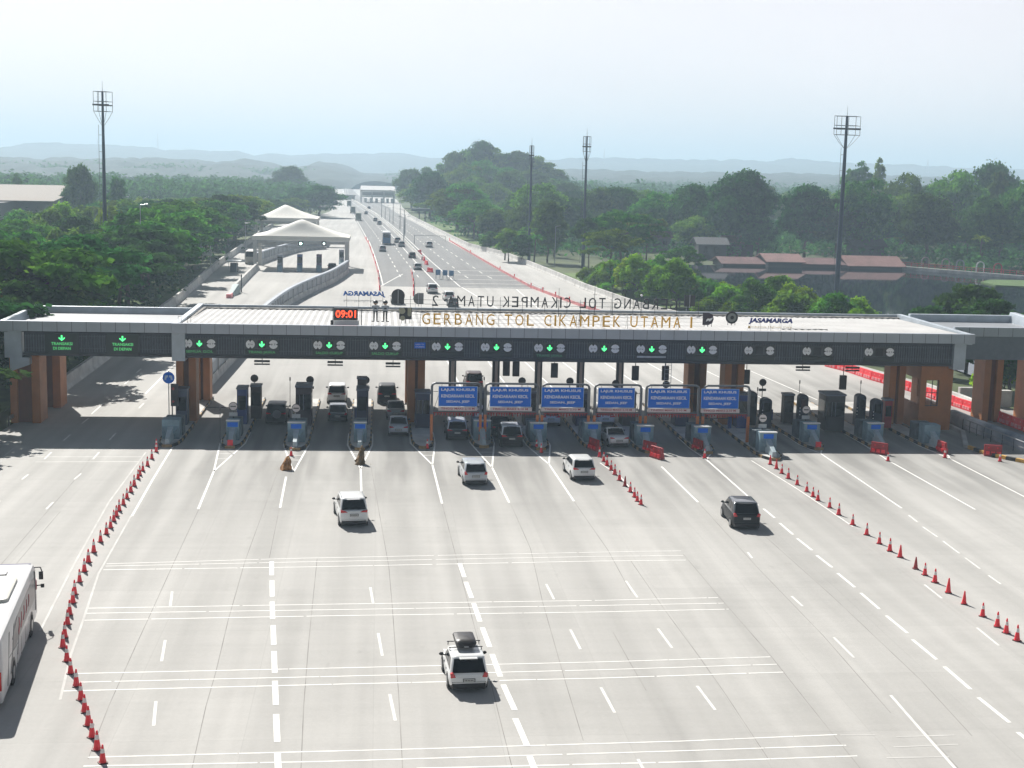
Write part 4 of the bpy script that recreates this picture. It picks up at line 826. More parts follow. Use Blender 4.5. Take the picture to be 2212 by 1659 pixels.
L1 = [(x / 3, 970 + y / 3) for x, y in L1] + [(165, 1482), (175, 1512), (183, 1538), (191, 1567), (199, 1593), (210, 1620), (222, 1648)]
for k, p in enumerate(L1): cone(p, 'A', 'red cone with white band, %s from the canopy in the long left cone line' % ordw(k), 'cones in the left line')
L2 = [(1295, 987), (1304, 997), (1311, 1006), (1320, 1016), (1328, 1025.5), (1338, 1038), (1350, 1050.5), (1361.5, 1063), (1370.5, 1074), (1376.5, 1083), (1384.5, 1090.5)]
for k, p in enumerate(L2): cone(p, 'C' if k == 6 else 'A', ('dark dull red cone without a band' if k == 6 else 'red banded cone') + ', %s from the canopy in the short middle line' % ordw(k), 'cones in the middle line')
L3 = [(1103, 178), (1143, 207), (1178, 237), (1220, 270), (1278, 310), (1340, 355), (1380, 387), (1412, 412), (1488, 458), (1547, 505), (1637, 570), (1728, 635), (1810, 692), (1878, 740), (1945, 780), (2045, 855), (2105, 895), (2170, 943)]
K3 = 'BBAAAAAAAAAAAABCAA'
L3 = [(1296 + x / 3, 944 + y / 3) for x, y in L3] + [(1475 + x / 3, 1105 + y / 3) for x, y in [(1720, 527), (1822, 600), (1942, 680), (2037, 747), (2095, 788), (2165, 838)]]; K3 += 'BBAAAA'
for k, p in enumerate(L3): cone(p, K3[k], {'A': 'red cone with a pale band', 'B': 'plain bright red cone', 'C': 'dark dull red cone'}[K3[k]] + ', %s from the canopy in the long right cone line' % ordw(k), 'cones in the right line')
for p, lab in [((338, 968), 'red cone against the first toll island'), ((923, 969), 'red cone on the gore at the middle orange column'), ((1043, 965), 'red cone between the first and second blue signs'), ((1159, 970), 'left red cone of the pair between the second and third blue signs'), ((1169, 978), 'right red cone of the pair between the second and third blue signs'),
               ((1274, 962), 'red cone by the fourth blue sign'), ((1522, 990), 'red cone right of the lone red barrier below the sixth blue sign'), ((1918, 996), 'cone with torn white band beside the red barrier on the gore'), ((2041, 989), 'red cone by the second red barrier from the right'), ((2160, 997), 'red cone with pale top by the rightmost red barrier'), ((629, 985), 'small red cone beside the brown cloth heap')]:
    cone(p, 'A', lab, 'cones at the islands')

# ---- red water barriers
def barrier_mesh(L=1.9, col=redd, lighter=red):
    s = thing('water_barrier', 'x', 'road barrier', (0, 0, 0), 0)
    MB().xprism([(-.24, .0), (.24, 0), (.24, .12), (.12, .45), (.09, .95), (-.09, .95), (-.12, .45), (-.24, .12)], -L / 2, L / 2).build('body', col, s, bevel=.03)
    m = MB(); 
    for k in range(-1, 2): m.box(k * L * .3 - .2, k * L * .3 + .2, -.262, -.19, .14, .42); m.box(k * L * .3 - .2, k * L * .3 + .2, .19, .262, .14, .42)
    for k in (-.5, .5): m.box(k * L * .5 - .05, k * L * .5 + .05, -.135, -.1, .66, .76); m.box(k * L * .5 - .05, k * L * .5 + .05, .1, .135, .66, .76)
    m.build('recess', lighter, s)
    return s
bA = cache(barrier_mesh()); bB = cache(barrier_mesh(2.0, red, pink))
for k, (p, rot, lab) in enumerate([((1403, 978), -1.0, 'dark red water barrier, rear one of the pair beside the middle cone line'), ((1419, 990), -1.1, 'dark red water barrier, front one of the pair beside the middle cone line'), ((1507, 973), -1.3, 'dark red water barrier standing at the orange posts right of the fifth blue sign'), ((1283, 972), -1.2, 'dark red barrier at the top of the middle cone line'),
        ((1899, 980), -.75, 'dark red water barrier third from the right end on the lane gore'), ((2034, 977), -1.5, 'dark red water barrier second from the right end'), ((2144, 985), -.3, 'dark red water barrier at the rightmost kerb')]):
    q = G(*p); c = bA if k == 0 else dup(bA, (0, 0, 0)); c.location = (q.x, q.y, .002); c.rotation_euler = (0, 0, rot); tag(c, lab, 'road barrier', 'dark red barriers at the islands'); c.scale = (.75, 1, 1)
row = [G(1784, 791), G(1835, 804), G(1884, 821), G(1931, 834), G(1985, 851), G(2043, 871), G(2100, 890), G(2160, 912), G(2240, 942)]
n = 0
for a, b in zip(row[:-1], row[1:]):
    d = b - a; L = d.length; k = max(1, round(L / 2.05))
    for j in range(k):
        p = a + d * ((j + .5) / k); r = math.atan2(d.y, d.x) + math.pi
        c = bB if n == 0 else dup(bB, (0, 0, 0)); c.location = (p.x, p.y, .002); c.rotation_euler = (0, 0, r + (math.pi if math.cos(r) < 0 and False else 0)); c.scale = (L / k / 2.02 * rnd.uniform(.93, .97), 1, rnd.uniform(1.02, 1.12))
        tag(c, 'bright red water barrier, %s from the far end of the row right of the booths' % ordw(n) if n < 40 else 'bright red water barrier in the row', 'road barrier', 'red barrier row at the right'); n += 1
# red net line along the far carriageway
for nm, lab, pts in [('barrier_net', 'low red plastic barrier line along the right edge of the far asphalt', [(971, 521), (1080, 585), (1147, 622), (1200, 642), (1262, 665), (1310, 680)]), ('barrier_net', 'thin red barrier line along the left edge of the far asphalt', [(820, 628), (817, 593), (807, 557), (796, 526), (788, 513)]), ('barrier_net', 'short red and white barrier strip dividing the lanes behind the roof emblems', [(893, 640), (893, 612), (888, 585)])]:
    P = [G(*p) for p in pts]; s = thing(nm, lab, 'barrier line', (P[0].x, P[0].y, 0)); m = MB(); m.sweep([(-.08, 0), (.08, 0), (.04, .5), (-.04, .5)], [(p.x, p.y, .005) for p in P]); m.build('net', mat('net_red', (.56, .20, .20), .7, var=.3, vscale=.5), s, True)
    m = MB()
    for a, b in zip(P[:-1], P[1:]):
        for t in (0, .5): p = a.lerp(b, t); m.box(p.x - .1, p.x + .1, p.y - .1, p.y + .1, 0, 1.0)
    m.build('post', red, s, True)
for k, p in enumerate([(906, 548), (909, 556), (916, 563), (921, 572), (929, 588)]):
    q = G(*p); c = dup(bB, (q.x, q.y, .006), 1.2 + .2 * k, 'red and white barrier on the far median, %s from the far end' % ordw(k), 'barriers on the far median')
for k, p in enumerate([(946, 603), (961, 604), (975, 605)]):
    q = G(*p); s = thing('work_trolley', ['left', 'middle', 'right'][k] + ' of three small blue panels on trestles at the end of the far median', 'sign trestle', (q.x, q.y, .005), 0, 'blue trestles on the far median')
    MB().box(-.5, .5, 0, .08, .85, 1.95).build('panel', mat('trestle_blue', (.08, .20, .38), .6), s); MB().path([(-.6, -.1, 0), (-.4, 0, 1.2), (-.3, .3, 0)], .04).path([(.6, -.1, 0), (.4, 0, 1.2), (.3, .3, 0)], .04).build('legs', steel, s)

# cloth covered heaps at two island noses
def heap(px, py, lab, tall, c):
    q = G(px, py); s = thing('cloth_heap', lab, 'covered post', (q.x, q.y, 0)); m = MB(); rr = random.Random(px); n = 12; rings = []
    lv = [(0, .42), (.18, .40), (.4, .30), (.62, .27), (.85, .20), (tall, .10), (tall + .04, .02)]
    for z, r in lv: rings.append([((r * (1 + rr.uniform(-.28, .28))) * math.cos(2 * math.pi * k / n) + z * .12, (r * (1 + rr.uniform(-.28, .28))) * math.sin(2 * math.pi * k / n) * 1.3 + z * .2, z + rr.uniform(-.03, .03) * (z > 0)) for k in range(n)])
    vs = [p for r in rings for p in r]; fs = [(i * n + k, i * n + (k + 1) % n, (i + 1) * n + (k + 1) % n, (i + 1) * n + k) for i in range(len(lv) - 1) for k in range(n)]
    m.add(vs, fs + [tuple((len(lv) - 1) * n + k for k in range(n))]).build('cloth', c, s)
heap(618, 1014, 'crumpled orange brown cloth heap left of the two in front of the islands', .95, mat('cloth_brown', (.36, .17, .055), .9, var=.5, vscale=3)); heap(777, 1002, 'brown and dark green cloth covered post right of the two in front of the islands', 1.35, mat('cloth_olive', (.24, .14, .06), .9, col2=(.07, .06, .03), vscale=2.5))

# ================================================================ WALLS
def jersey(name, label, cat, pts, h=.95, w=.3, m_=wall_c, base=.3, world=None, extra=None):
    P = world if world else [(G(*p).x, G(*p).y) for p in pts]; s = thing(name, label, cat, (P[0][0], P[0][1], 0))
    MB().sweep([(-base, 0), (base, 0), (base, .1), (w * .5, .42), (w * .4, h), (-w * .4, h), (-w * .5, .42), (-base, .1)], P).build('wall', m_, s, True)
    return s, P
jersey('parapet_wall', 'long pale concrete parapet along the left edge of the lanes behind the canopy', 'parapet', None, 1.35, .5, base=.45, world=[(-30.7, 137), (-30.9, 161), (-31.7, 189), (-32.2, 227), (-35.0, 311), (-36.2, 383), (-38, 461), (-38.6, 520)])
jersey('parapet_wall', 'long white concrete parapet along the right edge of the motorway', 'parapet', None, 1.2, .5, base=.4, world=[(x - .3, y) for x, y in WR[3:15]])
jersey('median_wall', 'thin concrete median wall of the far motorway', 'median', None, .9, .35, base=.3, world=[(fx(AM, y) + .1, y) for y in (345, 400, 450, 500, 560, 600, 656, 800, 1066, 1400)])
for lab, y0, y1 in (('guard rail with posts at the left lane edge by the side canopy', 119.5, 136),):
    s = thing('guard_rail', lab, 'guard rail', (-31, y0, 0)); m = MB(); m.sweep([(-.04, .5), (.04, .5), (.07, .58), (.03, .66), (.07, .74), (-.04, .82)], [(-31.0, y0), (-31.0, y1), (-30.8, y1 + 12)]); m.build('rail', steel, s, True); m = MB()
    for k in range(12): m.box(-31.1, -31.0, y0 + k * 2.3, y0 + k * 2.3 + .12, 0, .6)
    m.build('post', dark, s, True)
s = thing('guard_rail', 'steel fence with a pale top rail at the lower right kerb', 'fence', (56, 108, 0)); P = [G(2079, 930), G(2140, 955), G(2240, 995)]; m = MB(); m.path([(p.x, p.y, 1.1) for p in P], .05); m.path([(p.x, p.y, .6) for p in P], .025); m.build('rail', steel, s, True); m = MB()
for a, b in zip(P[:-1], P[1:]):
    for t in np.linspace(0, 1, 5): p = a.lerp(b, t); m.tube((p.x, p.y, 0), (p.x, p.y, 1.1), .03, n=5)
m.build('post', dark, s, True)
# right carriageway kerb, yellow and black
P = [(50.2, 112), (50.6, 109.3), (51.5, 107.5), (54.5, 103), (58.5, 97)]
s = thing('lane_kerb', 'yellow and black painted kerb at the right edge of the plaza', 'kerb', (51, 108, 0)); ky = MB(); kk = MB(); acc = 0
for a, b in zip(P[:-1], P[1:]):
    d = Vector(b) - Vector(a); n_ = max(1, round(d.length / .85)); t = d.normalized(); nr = Vector((t.y, -t.x)) * .3
    for q in range(n_):
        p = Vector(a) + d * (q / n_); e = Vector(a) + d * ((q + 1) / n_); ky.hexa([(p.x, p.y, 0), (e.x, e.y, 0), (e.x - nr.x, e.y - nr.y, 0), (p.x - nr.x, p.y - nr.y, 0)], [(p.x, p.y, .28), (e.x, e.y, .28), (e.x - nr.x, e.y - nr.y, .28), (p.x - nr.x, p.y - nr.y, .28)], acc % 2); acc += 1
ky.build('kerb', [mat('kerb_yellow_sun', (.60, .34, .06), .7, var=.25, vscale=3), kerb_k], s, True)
s = thing('lane_kerb', 'long dark striped kerb running back beneath the right end of the canopy', 'kerb', (52, 118, 0)); MB().sweep([(-.2, 0), (.2, 0), (.2, .25), (-.2, .25)], [(50.2, 112.3), (52.8, 119), (53.2, 136)]).build('kerb', wall_c, s, True)
# cloth covered roll on a low wall, right lane
s = thing('covered_barrier', 'long rounded barrier wrapped in grey and white sheeting right of the column room', 'covered barrier', (56, 120, 0)); P = [G(2058, 904, .3), G(2110, 926, .3), (G(2170, 948, .3)), G(2240, 972, .3)]; P = [(p.x, p.y) for p in P]
prof = [(-.45, 0), (.45, 0), (.5, .6), (.42, .95), (.2, 1.15), (-.2, 1.15), (-.42, .95), (-.5, .6)]
MB().sweep(prof, P).build('sheeting', mat('wrapped_sheet', (.10, .15, .22), .6, col2=(.78, .79, .81), vscale=.25, bump=.5, bscale=3, world=True), s, True, smooth=True)
# low wall and tank behind
s, _ = jersey('low_wall', 'low weathered wall with dry growth beyond the red barrier row', 'low wall', [(1985, 835), (2068, 862), (2147, 893)], .6, .6, base=.5)
s = thing('concrete_block', 'white concrete blocks in an L shape beyond the red barrier row', 'concrete block', (60, 128, 0)); p = G(2085, 862); q = G(2160, 880); m = MB(); m.box(p.x - .6, p.x + 2.6, p.y, p.y + .6, 0, 1.2); m.box(p.x + 2.601, p.x + 3.0, p.y, p.y + .6, 0, 2.2); m.build('block', wall_c, s, True, bevel=.04); s = thing('concrete_block', 'square white concrete block nearest the rightmost orange columns', 'concrete block', (q.x, q.y, 0)); MB().box(q.x - .8, q.x + 1.2, q.y, q.y + .8, 0, 1.7).build('block', wall_c, s, True, bevel=.04)
# ================================================================ VEHICLES
def rring(w, y0, y1, z, r, n=5):
    """rounded rectangle ring in plan"""
    out = []
    for (cx, cy, a0) in ((w - r, y1 - r, 0), (-w + r, y1 - r, 90), (-w + r, y0 + r, 180), (w - r, y0 + r, 270)):
        for k in range(n): a = R(a0 + 90 * k / (n - 1)); out.append((cx + r * math.cos(a), cy + r * math.sin(a), z))
    return out
def loft(mb, rings, cap0=True, cap1=True, mi=0):
    n = len(rings[0]); vs = [p for r in rings for p in r]; fs = []
    for i in range(len(rings) - 1):
        for k in range(n): fs.append((i * n + k, i * n + (k + 1) % n, (i + 1) * n + (k + 1) % n, (i + 1) * n + k))
    if cap0: fs.append(tuple(range(n - 1, -1, -1)))
    if cap1: fs.append(tuple((len(rings) - 1) * n + k for k in range(n)))
    return mb.add(vs, fs, mi)
def make_car(name, label, cat, loc, rot, L=4.2, W=1.72, H=1.6, belt=.98, col=None, y_r=(.22, .55), y_f=(-1.15, -1.9), hood=.95, wheel=.33, sedan=False, low=.2, plate=True, rails=False, tails='wide', spare=False, roofbox=False, bumper=None, detail=True, roofcol=None, group=None, top=.84, roofglass=False):
    hw = W / 2; s = thing(name, label, cat, loc, rot, group); col = col or paint('paint_white', (.74, .75, .75))
    tr = 1.02 if sedan else 0
    # lower shell: closed ring sections along the length
    cow = L + y_f[0] + .12
    st = [(0, .80, .42, belt - .20), (.05, .90, .30, belt - .06), (.2, .965, .24, belt + (.03 if sedan else 0)), (.45, 1, low, belt + (.06 if sedan else 0)), (1.1, 1, low, belt), (L * .5, 1, low, belt), (cow, .99, low, belt - .01), (L - .75, .965, .22, hood - .06), (L - .3, .90, .25, hood - .17), (L - .06, .76, .32, hood - .34), (L, .62, .40, hood - .45)]
    def ring(y, k, zl, zh):
        w = hw * k; zm = zl + (zh - zl) * .55
        h = [(w * .86, zl), (w * .97, zl + .10), (w, zm), (w * .985, zm + (zh - zm) * .5), (w * .93, zh - .02), (w * .80, zh), (w * .4, zh + .015)]
        return [(x, y, z) for x, z in h] + [(-x, y, z) for x, z in reversed(h)]
    body = loft(MB(), [ring(*q) for q in st]).build('body', col, s, smooth=True)
    # greenhouse
    yr0, yr1 = (tr + y_r[0], tr + y_r[1] + (.35 if sedan else 0)); yf0, yf1 = L + y_f[0], L + y_f[1]; w0, w1 = hw * .94, hw * top; zb = belt - .04; zt = H - .07
    lerp = lambda a, b, t: a + (b - a) * t
    rings = [rring(lerp(w0, w1, t), lerp(yr0, yr1, t), lerp(yf0, yf1, t), lerp(zb, zt, t), .2) for t in (0, .5, 1)]
    rings += [rring(w1 - .06, yr1 + .05, yf1 - .10, H - .02, .2), rring(w1 - .22, yr1 + .2, yf1 - .35, H, .15)]
    rc = roofcol or col
    cab = loft(MB(), rings).build('cabin_roof', rc, s, smooth=True)
    def panel(nm, f, pts, off, par=s, m_=glass):    # glass panel lying 1 cm proud of a cabin side
        P = [Vector(p) for p in pts]; nrm = (P[1] - P[0]).cross(P[3] - P[0]).normalized(); o = nrm * off; b = nrm * (off - .02)
        return MB().add([tuple(p + b) for p in P] + [tuple(p + o) for p in P], [(3, 2, 1, 0), (4, 5, 6, 7), (0, 1, 5, 4), (1, 2, 6, 5), (2, 3, 7, 6), (3, 0, 4, 7)]).build(nm, m_, par)
    def pr(u, t): return (u * (lerp(w0, w1, t)), lerp(yr0, yr1, t), lerp(zb, zt, t))
    def pf(u, t): return (u * (lerp(w0, w1, t)), lerp(yf0, yf1, t), lerp(zb, zt, t))
    def ps(sg, v, t): return (sg * lerp(w0, w1, t), lerp(lerp(yr0, yr1, t), lerp(yf0, yf1, t), v), lerp(zb, zt, t))
    a0 = .13; panel('rear_window', 0, [pr(-.90, a0 - .05), pr(.90, a0 - .05), pr(.84, .95), pr(-.84, .95)], .014)
    panel('windscreen', 0, [pf(.86, .12), pf(-.86, .12), pf(-.80, .95), pf(.80, .95)], .014)
    for sg in (-1, 1):
        for v0, v1 in ((.10, .33), (.36, .60), (.63, .86)) if L > 4.3 else ((.12, .46), (.50, .84)):
            e = .10 if v1 > .8 else 0; e0 = .05 if v0 < .2 else 0
            P = [ps(sg, v0, .18), ps(sg, v1 + e * .8, .18), ps(sg, v1 - e * .1, .9), ps(sg, v0 + e0, .9)]
            if sg > 0: panel('side_window', 0, P, .012)
            else: panel('side_window', 0, P[::-1], .012)
    if spare: 
        d = MB().disc(.1, .98, .36, -.24, -.02, 20).build('spare_wheel', mat('spare_cover', (.13, .135, .15), .5), s)
    if rails:
        for sg in (-1, 1): MB().path([(sg * (w1 - .06), yr1 + .25, H - .02), (sg * (w1 - .06), yr1 + .35, H + .06), (sg * (w1 - .06), yf1 - .5, H + .06), (sg * (w1 - .06), yf1 - .35, H - .02)], .022).build('roof_rail', dark if rails == 1 else steel, s)
    if roofglass: MB().box(-w1 * .55, w1 * .55, yf1 - 1.0, yf1 - .3, H - .004, H + .012).build('sunroof', glass, s)
    # trim
    bm_ = bumper or mat('bumper_black', (.018, .018, .02), .6)
    MB().hexa([(-hw * .80, -.02, .2), (hw * .80, -.02, .2), (hw * .93, .3, .2), (-hw * .93, .3, .2)], [(-hw * .83, -.025, .44), (hw * .83, -.025, .44), (hw * .955, .3, .44), (-hw * .955, .3, .44)]).build('rear_bumper', bm_, s, bevel=.02)
    MB().box(-hw * .8, hw * .8, .3, L - .3, .12, .3).build('underbody', black, s)
    zt_ = belt - .12
    for sg in (-1, 1):
        if tails == 'wide': P = [(sg * hw * .42, zt_), (sg * hw * .90, zt_ - .02), (sg * hw * .93, zt_ + .13), (sg * hw * .6, zt_ + .09)]
        elif tails == 'tall': P = [(sg * hw * .72, zt_ - .14), (sg * hw * .94, zt_ - .12), (sg * hw * .93, zt_ + .26), (sg * hw * .78, zt_ + .22)]
        else: P = [(sg * hw * .66, zt_ - .05), (sg * hw * .92, zt_ - .07), (sg * hw * .95, zt_ + .13), (sg * hw * .80, zt_ + .17)]
        if sg < 0: P = P[::-1]
        MB().yprism(P, .0, .16).build('tail_light', tail, s, bevel=.015)
        P = [(sg * hw * .45, hood - .40), (sg * hw * .85, hood - .38), (sg * hw * .86, hood - .24), (sg * hw * .5, hood - .28)]
        MB().yprism(P if sg > 0 else P[::-1], L - .28, L - .02).build('head_light', lampw, s)
        m = MB(); yy_ = L + y_f[0] - .4; m.tube((sg * hw * .92, yy_, belt + .04), (sg * (hw + .08), yy_, belt + .08), .03); m.tube((sg * (hw + .02), yy_, belt + .1), (sg * (hw + .13), yy_ - .02, belt + .11), .07, .085, 10); m.tube((sg * (hw + .13), yy_ - .02, belt + .11), (sg * (hw + .21), yy_ - .03, belt + .1), .085, .03, 10)
        m.build('mirror', black, s, bevel=.03)
        for y in (.78, L - .82):
            ar = MB(); n = 16; x_ = sg * (hw - .02); xx = sg * (hw + .004)
            ar.xprism([(y + (wheel + .055) * math.cos(2 * math.pi * k / n), wheel + .01 + (wheel + .055) * math.sin(2 * math.pi * k / n)) for k in range(n)][::int(1)], min(x_, xx), max(x_, xx)); ar.build('wheel_arch', black, s)
            wm_ = MB(); wm_.tube((sg * (hw - .2), y, wheel), (sg * (hw + .015), y, wheel), wheel, n=18); w_ = wm_.build('wheel', rubber, s)
            MB().tube((sg * (hw + .015), y, wheel), (sg * (hw + .022), y, wheel), wheel * .62, n=14).build('rim', alloy, w_)
    if plate:
        pl = MB().box(-.27, .27, -.035, -.026, belt - .37, belt - .21).build('plate_surround', black, s); t = MB(); t.box(-.235, .235, -.042, -.036, belt - .355, belt - .23); t.build('number_plate', mat('plate_pale', (.6, .6, .58), .4), pl)
        t = MB()
        for k in range(6): t.box(-.2 + k * .068, -.16 + k * .068, -.046, -.0425, belt - .32, belt - .265)
        t.build('plate_marks', black, pl)
    if detail:
        MB().box(-hw * .45, hw * .45, yr1 - .17 if not sedan else yr1 - .02, yr1 + .06, H - .085, H - .045).build('spoiler', col if not sedan else black, s, bevel=.015)
        m = MB(); m.box(-.012, .012, cow - 1.6, cow - 1.59, .3, .31)
        w = MB()
        for sg in (-1, 1):
            for yy in (L * .40, L * .64): w.box(min(sg * hw * .999, sg * (hw + .004)), max(sg * hw * .999, sg * (hw + .004)), yy, yy + .015, .34, belt - .1)
            for yy in (L * .36, L * .60): w.box(min(sg * hw * .99, sg * (hw + .02)), max(sg * hw * .99, sg * (hw + .02)), yy - .15, yy, belt - .17, belt - .14)
        w.build('door_lines', mat('door_line', (.08, .08, .08), .5), s)
        MB().box(-hw * .86, hw * .86, -.012, .03, .50, .508).build('bumper_line', mat('door_line', (.08, .08, .08), .5), s)
    if roofbox:
        b = MB(); loft(b, [rring(.42, yr1 + .75, yr1 + 2.2, H + .12, .14), rring(.47, yr1 + .70, yr1 + 2.25, H + .30, .16), rring(.44, yr1 + .8, yr1 + 2.1, H + .40, .16), rring(.3, yr1 + .95, yr1 + 1.9, H + .45, .14)])
        rb = thing('roof_box', 'black rounded roof box carried on top of the nearest white hatchback', 'roof box', loc, rot); b.build('shell', mat('box_shell', (.02, .017, .018), .4, var=.3, vscale=5), rb, smooth=True)
        MB().box(-.1, .1, yr1 + .69, yr1 + .72, H + .16, H + .19).build('handle', white, rb)
        m = MB()
        for yy in (yr1 + .95, yr1 + 1.75): m.tube((-hw * .86, yy, H + .09), (hw * .86, yy, H + .09), .022); [m.tube((sg * hw * .80, yy, H - .06), (sg * hw * .80, yy, H + .09), .02) for sg in (-1, 1)]
        m.build('roof_rack', black, s)
    return s
wht = paint('paint_white', (.76, .77, .77)); slv = paint('paint_silver', (.50, .53, .57)); blk = paint('paint_black', (.012, .013, .016), .2); gry = paint('paint_grey', (.30, .32, .34)); dgy = paint('paint_dark', (.03, .035, .045), .25)
pr_slv = paint('paint_silver_roof', (.62, .66, .70), .12)
def car(px, py, label, rot=0, **k):
    q = G(px, py, .26); name = k.pop('name', 'car'); cat = k.pop('cat', 'car'); return make_car(name, label, cat, (q.x, q.y, 0), rot, **k)
H_ = dict(L=3.7, W=1.74, H=1.52, belt=.88, y_r=(.06, .42), y_f=(-.95, -1.65), hood=.98, tails='mid')
SU = dict(L=4.7, W=1.84, H=1.78, belt=1.10, y_r=(.16, .55), y_f=(-1.35, -2.05), hood=1.12, wheel=.37, low=.28)
MP = dict(L=4.6, W=1.80, H=1.66, belt=1.02, y_r=(.12, .5), y_f=(-1.0, -1.9), hood=1.02)
SE = dict(L=4.4, W=1.70, H=1.45, belt=.93, y_r=(.1, .45), y_f=(-1.15, -1.85), hood=.95, sedan=True)
car(1013, 1485, 'white hatchback with a black roof box, nearest car in the middle of the plaza', .06, col=wht, roofbox=True, **H_)
car(765, 1131, 'white SUV with roof rails and red corner lamps, alone left of centre on the plaza', .12, col=wht, rails=2, **SU)
car(1028, 1043, 'silver crossover with dark lower bumper, just left of the white crossover past the gantry shade', .05, col=slv, roofcol=pr_slv, **{**MP, 'tails': 'mid', 'W': 1.76, 'H': 1.62})
car(1262, 1033, 'white crossover with black bumper beside the short middle cone line', .05, col=wht, **{**MP, 'W': 1.78, 'H': 1.6, 'L': 4.4})
car(1613, 1137, 'black MPV with a glass roof panel, alone on the right part of the plaza', -.05, col=blk, roofcol=paint('paint_black_roof_sheen', (.10, .11, .12), .12), roofglass=True, **{**MP, 'W': 1.85, 'H': 1.72, 'belt': 1.06, 'L': 4.4, 'tails': 'mid'})  # roof colour lighter than the body, standing in for reflected sky
car(596, 912, 'black off-roader with a round spare wheel cover on its back in the second lane', 0, col=blk, spare=True, **SU)
car(729, 907, 'dark hatchback with a pale roof stopped behind a white car in the third lane', 0, col=dgy, roofcol=pr_slv, **H_)
car(727, 868, 'white SUV in front of the dark hatchback in the third lane', 0, col=wht, **SU)
car(861, 938, 'silver saloon last in the queue of the fourth lane', 0, col=slv, **SE)
car(855, 902, 'silver blue saloon ahead of the last silver saloon in the fourth lane', 0, col=gry, **SE)
car(836, 868, 'black SUV with luggage shape at the head of the fourth lane queue', 0, col=blk, **SU)
car(988, 947, 'dark hatchback with a white roof strip under the first blue sign', 0, col=dgy, roofcol=pr_slv, **MP)
car(1106, 962, 'black SUV with a pale roof under the second blue sign', 0, col=blk, roofcol=pr_slv, **SU)
car(1084, 938, 'black car mostly hidden ahead of the black SUV under the second blue sign', 0, col=blk, **SE)
car(1025, 843, 'dark brown van beyond the canopy above the first blue sign', 0, name='van', cat='van', col=paint('paint_brown', (.05, .025, .025)), **{**SU, 'H': 1.95, 'belt': 1.2})
car(1190, 917, 'silver car half hidden behind the third blue sign', 0, col=slv, **MP)
car(1308, 916, 'white car half hidden behind the fourth blue sign', 0, col=wht, **MP)
car(1338, 962, 'small white saloon leaving the fourth blue sign lane mouth', .06, col=wht, **{**SE, 'H': 1.42, 'L': 4.1})
far = [(858, 655, 'white car behind the round black rooftop emblem', wht, SU), (935, 632, 'white SUV on the far carriageway above the mirrored lettering', wht, SU), (971, 648, 'white car behind the mirrored letters on the far side', wht, MP), (980, 662, 'dark saloon crossing the mirrored letter A on the far side', dgy, SE),
       (903, 581, 'white hatchback on the far carriageway left of the red median barriers', wht, H_), (891, 556, 'dark hatchback one place ahead of the white hatchback on the far carriageway', dgy, H_), (868, 532, 'grey green car right of and behind the blue bus', gry, MP), (859, 523, 'grey car ahead of the grey green car near the blue bus', gry, MP),
       (827, 542, 'silver car right behind the blue bus', slv, MP), (928, 533, 'white SUV alone on the far right carriageway', wht, SU), (811, 477, 'small grey car far up the left carriageway', gry, H_), (820, 484, 'small silver car far up the left carriageway', slv, H_), (791, 462, 'tiny pale car in the haze on the far road', gry, H_), (797, 451, 'tiny dark car nearest the far toll gate', dgy, H_)]
for px, py, lab, c, P in far: car(px, py, lab, .03, col=c, detail=False, group='far traffic on the motorway', **P)
def bus(px, py, label, L, W_, Hh, col, rot=0, window=True, name='bus', fr=True, acc=None):
    q = G(px, py); s = thing(name, label, name.split('_')[-1], (q.x, q.y, 0), rot); hw = W_ / 2
    b = MB(); loft(b, [rring(hw - .06, .06, L - .06, .35, .15), rring(hw, 0, L, .6, .2), rring(hw, 0, L, Hh * .55, .22), rring(hw - .05, .06, L - .1, Hh - .25, .25), rring(hw - .16, .16, L - .22, Hh - .06, .25), rring(hw - .4, .45, L - .5, Hh, .3)]); b.build('body', col, s, smooth=True)
    return s, hw
def wheels(s, hw, ys_, r=.5):
    for y in ys_:
        for sg in (-1, 1):
            n = 18; a_ = sorted((sg * (hw - .1), sg * (hw + .006))); MB().xprism([(y + (r + .12) * math.cos(2 * math.pi * k / n), r + .05 + (r + .12) * math.sin(2 * math.pi * k / n)) for k in range(n)], a_[0], a_[1]).build('wheel_arch', black, s)
            w = MB().tube((sg * (hw - .3), y, r), (sg * (hw + .02), y, r), r, n=20).build('wheel', rubber, s); MB().tube((sg * (hw + .02), y, r), (sg * (hw + .03), y, r), r * .55, n=14).build('rim', alloy, w)
buswhite = mat('bus_white', (.56, .56, .565), .4, var=.06, vscale=.8, coat=.3)
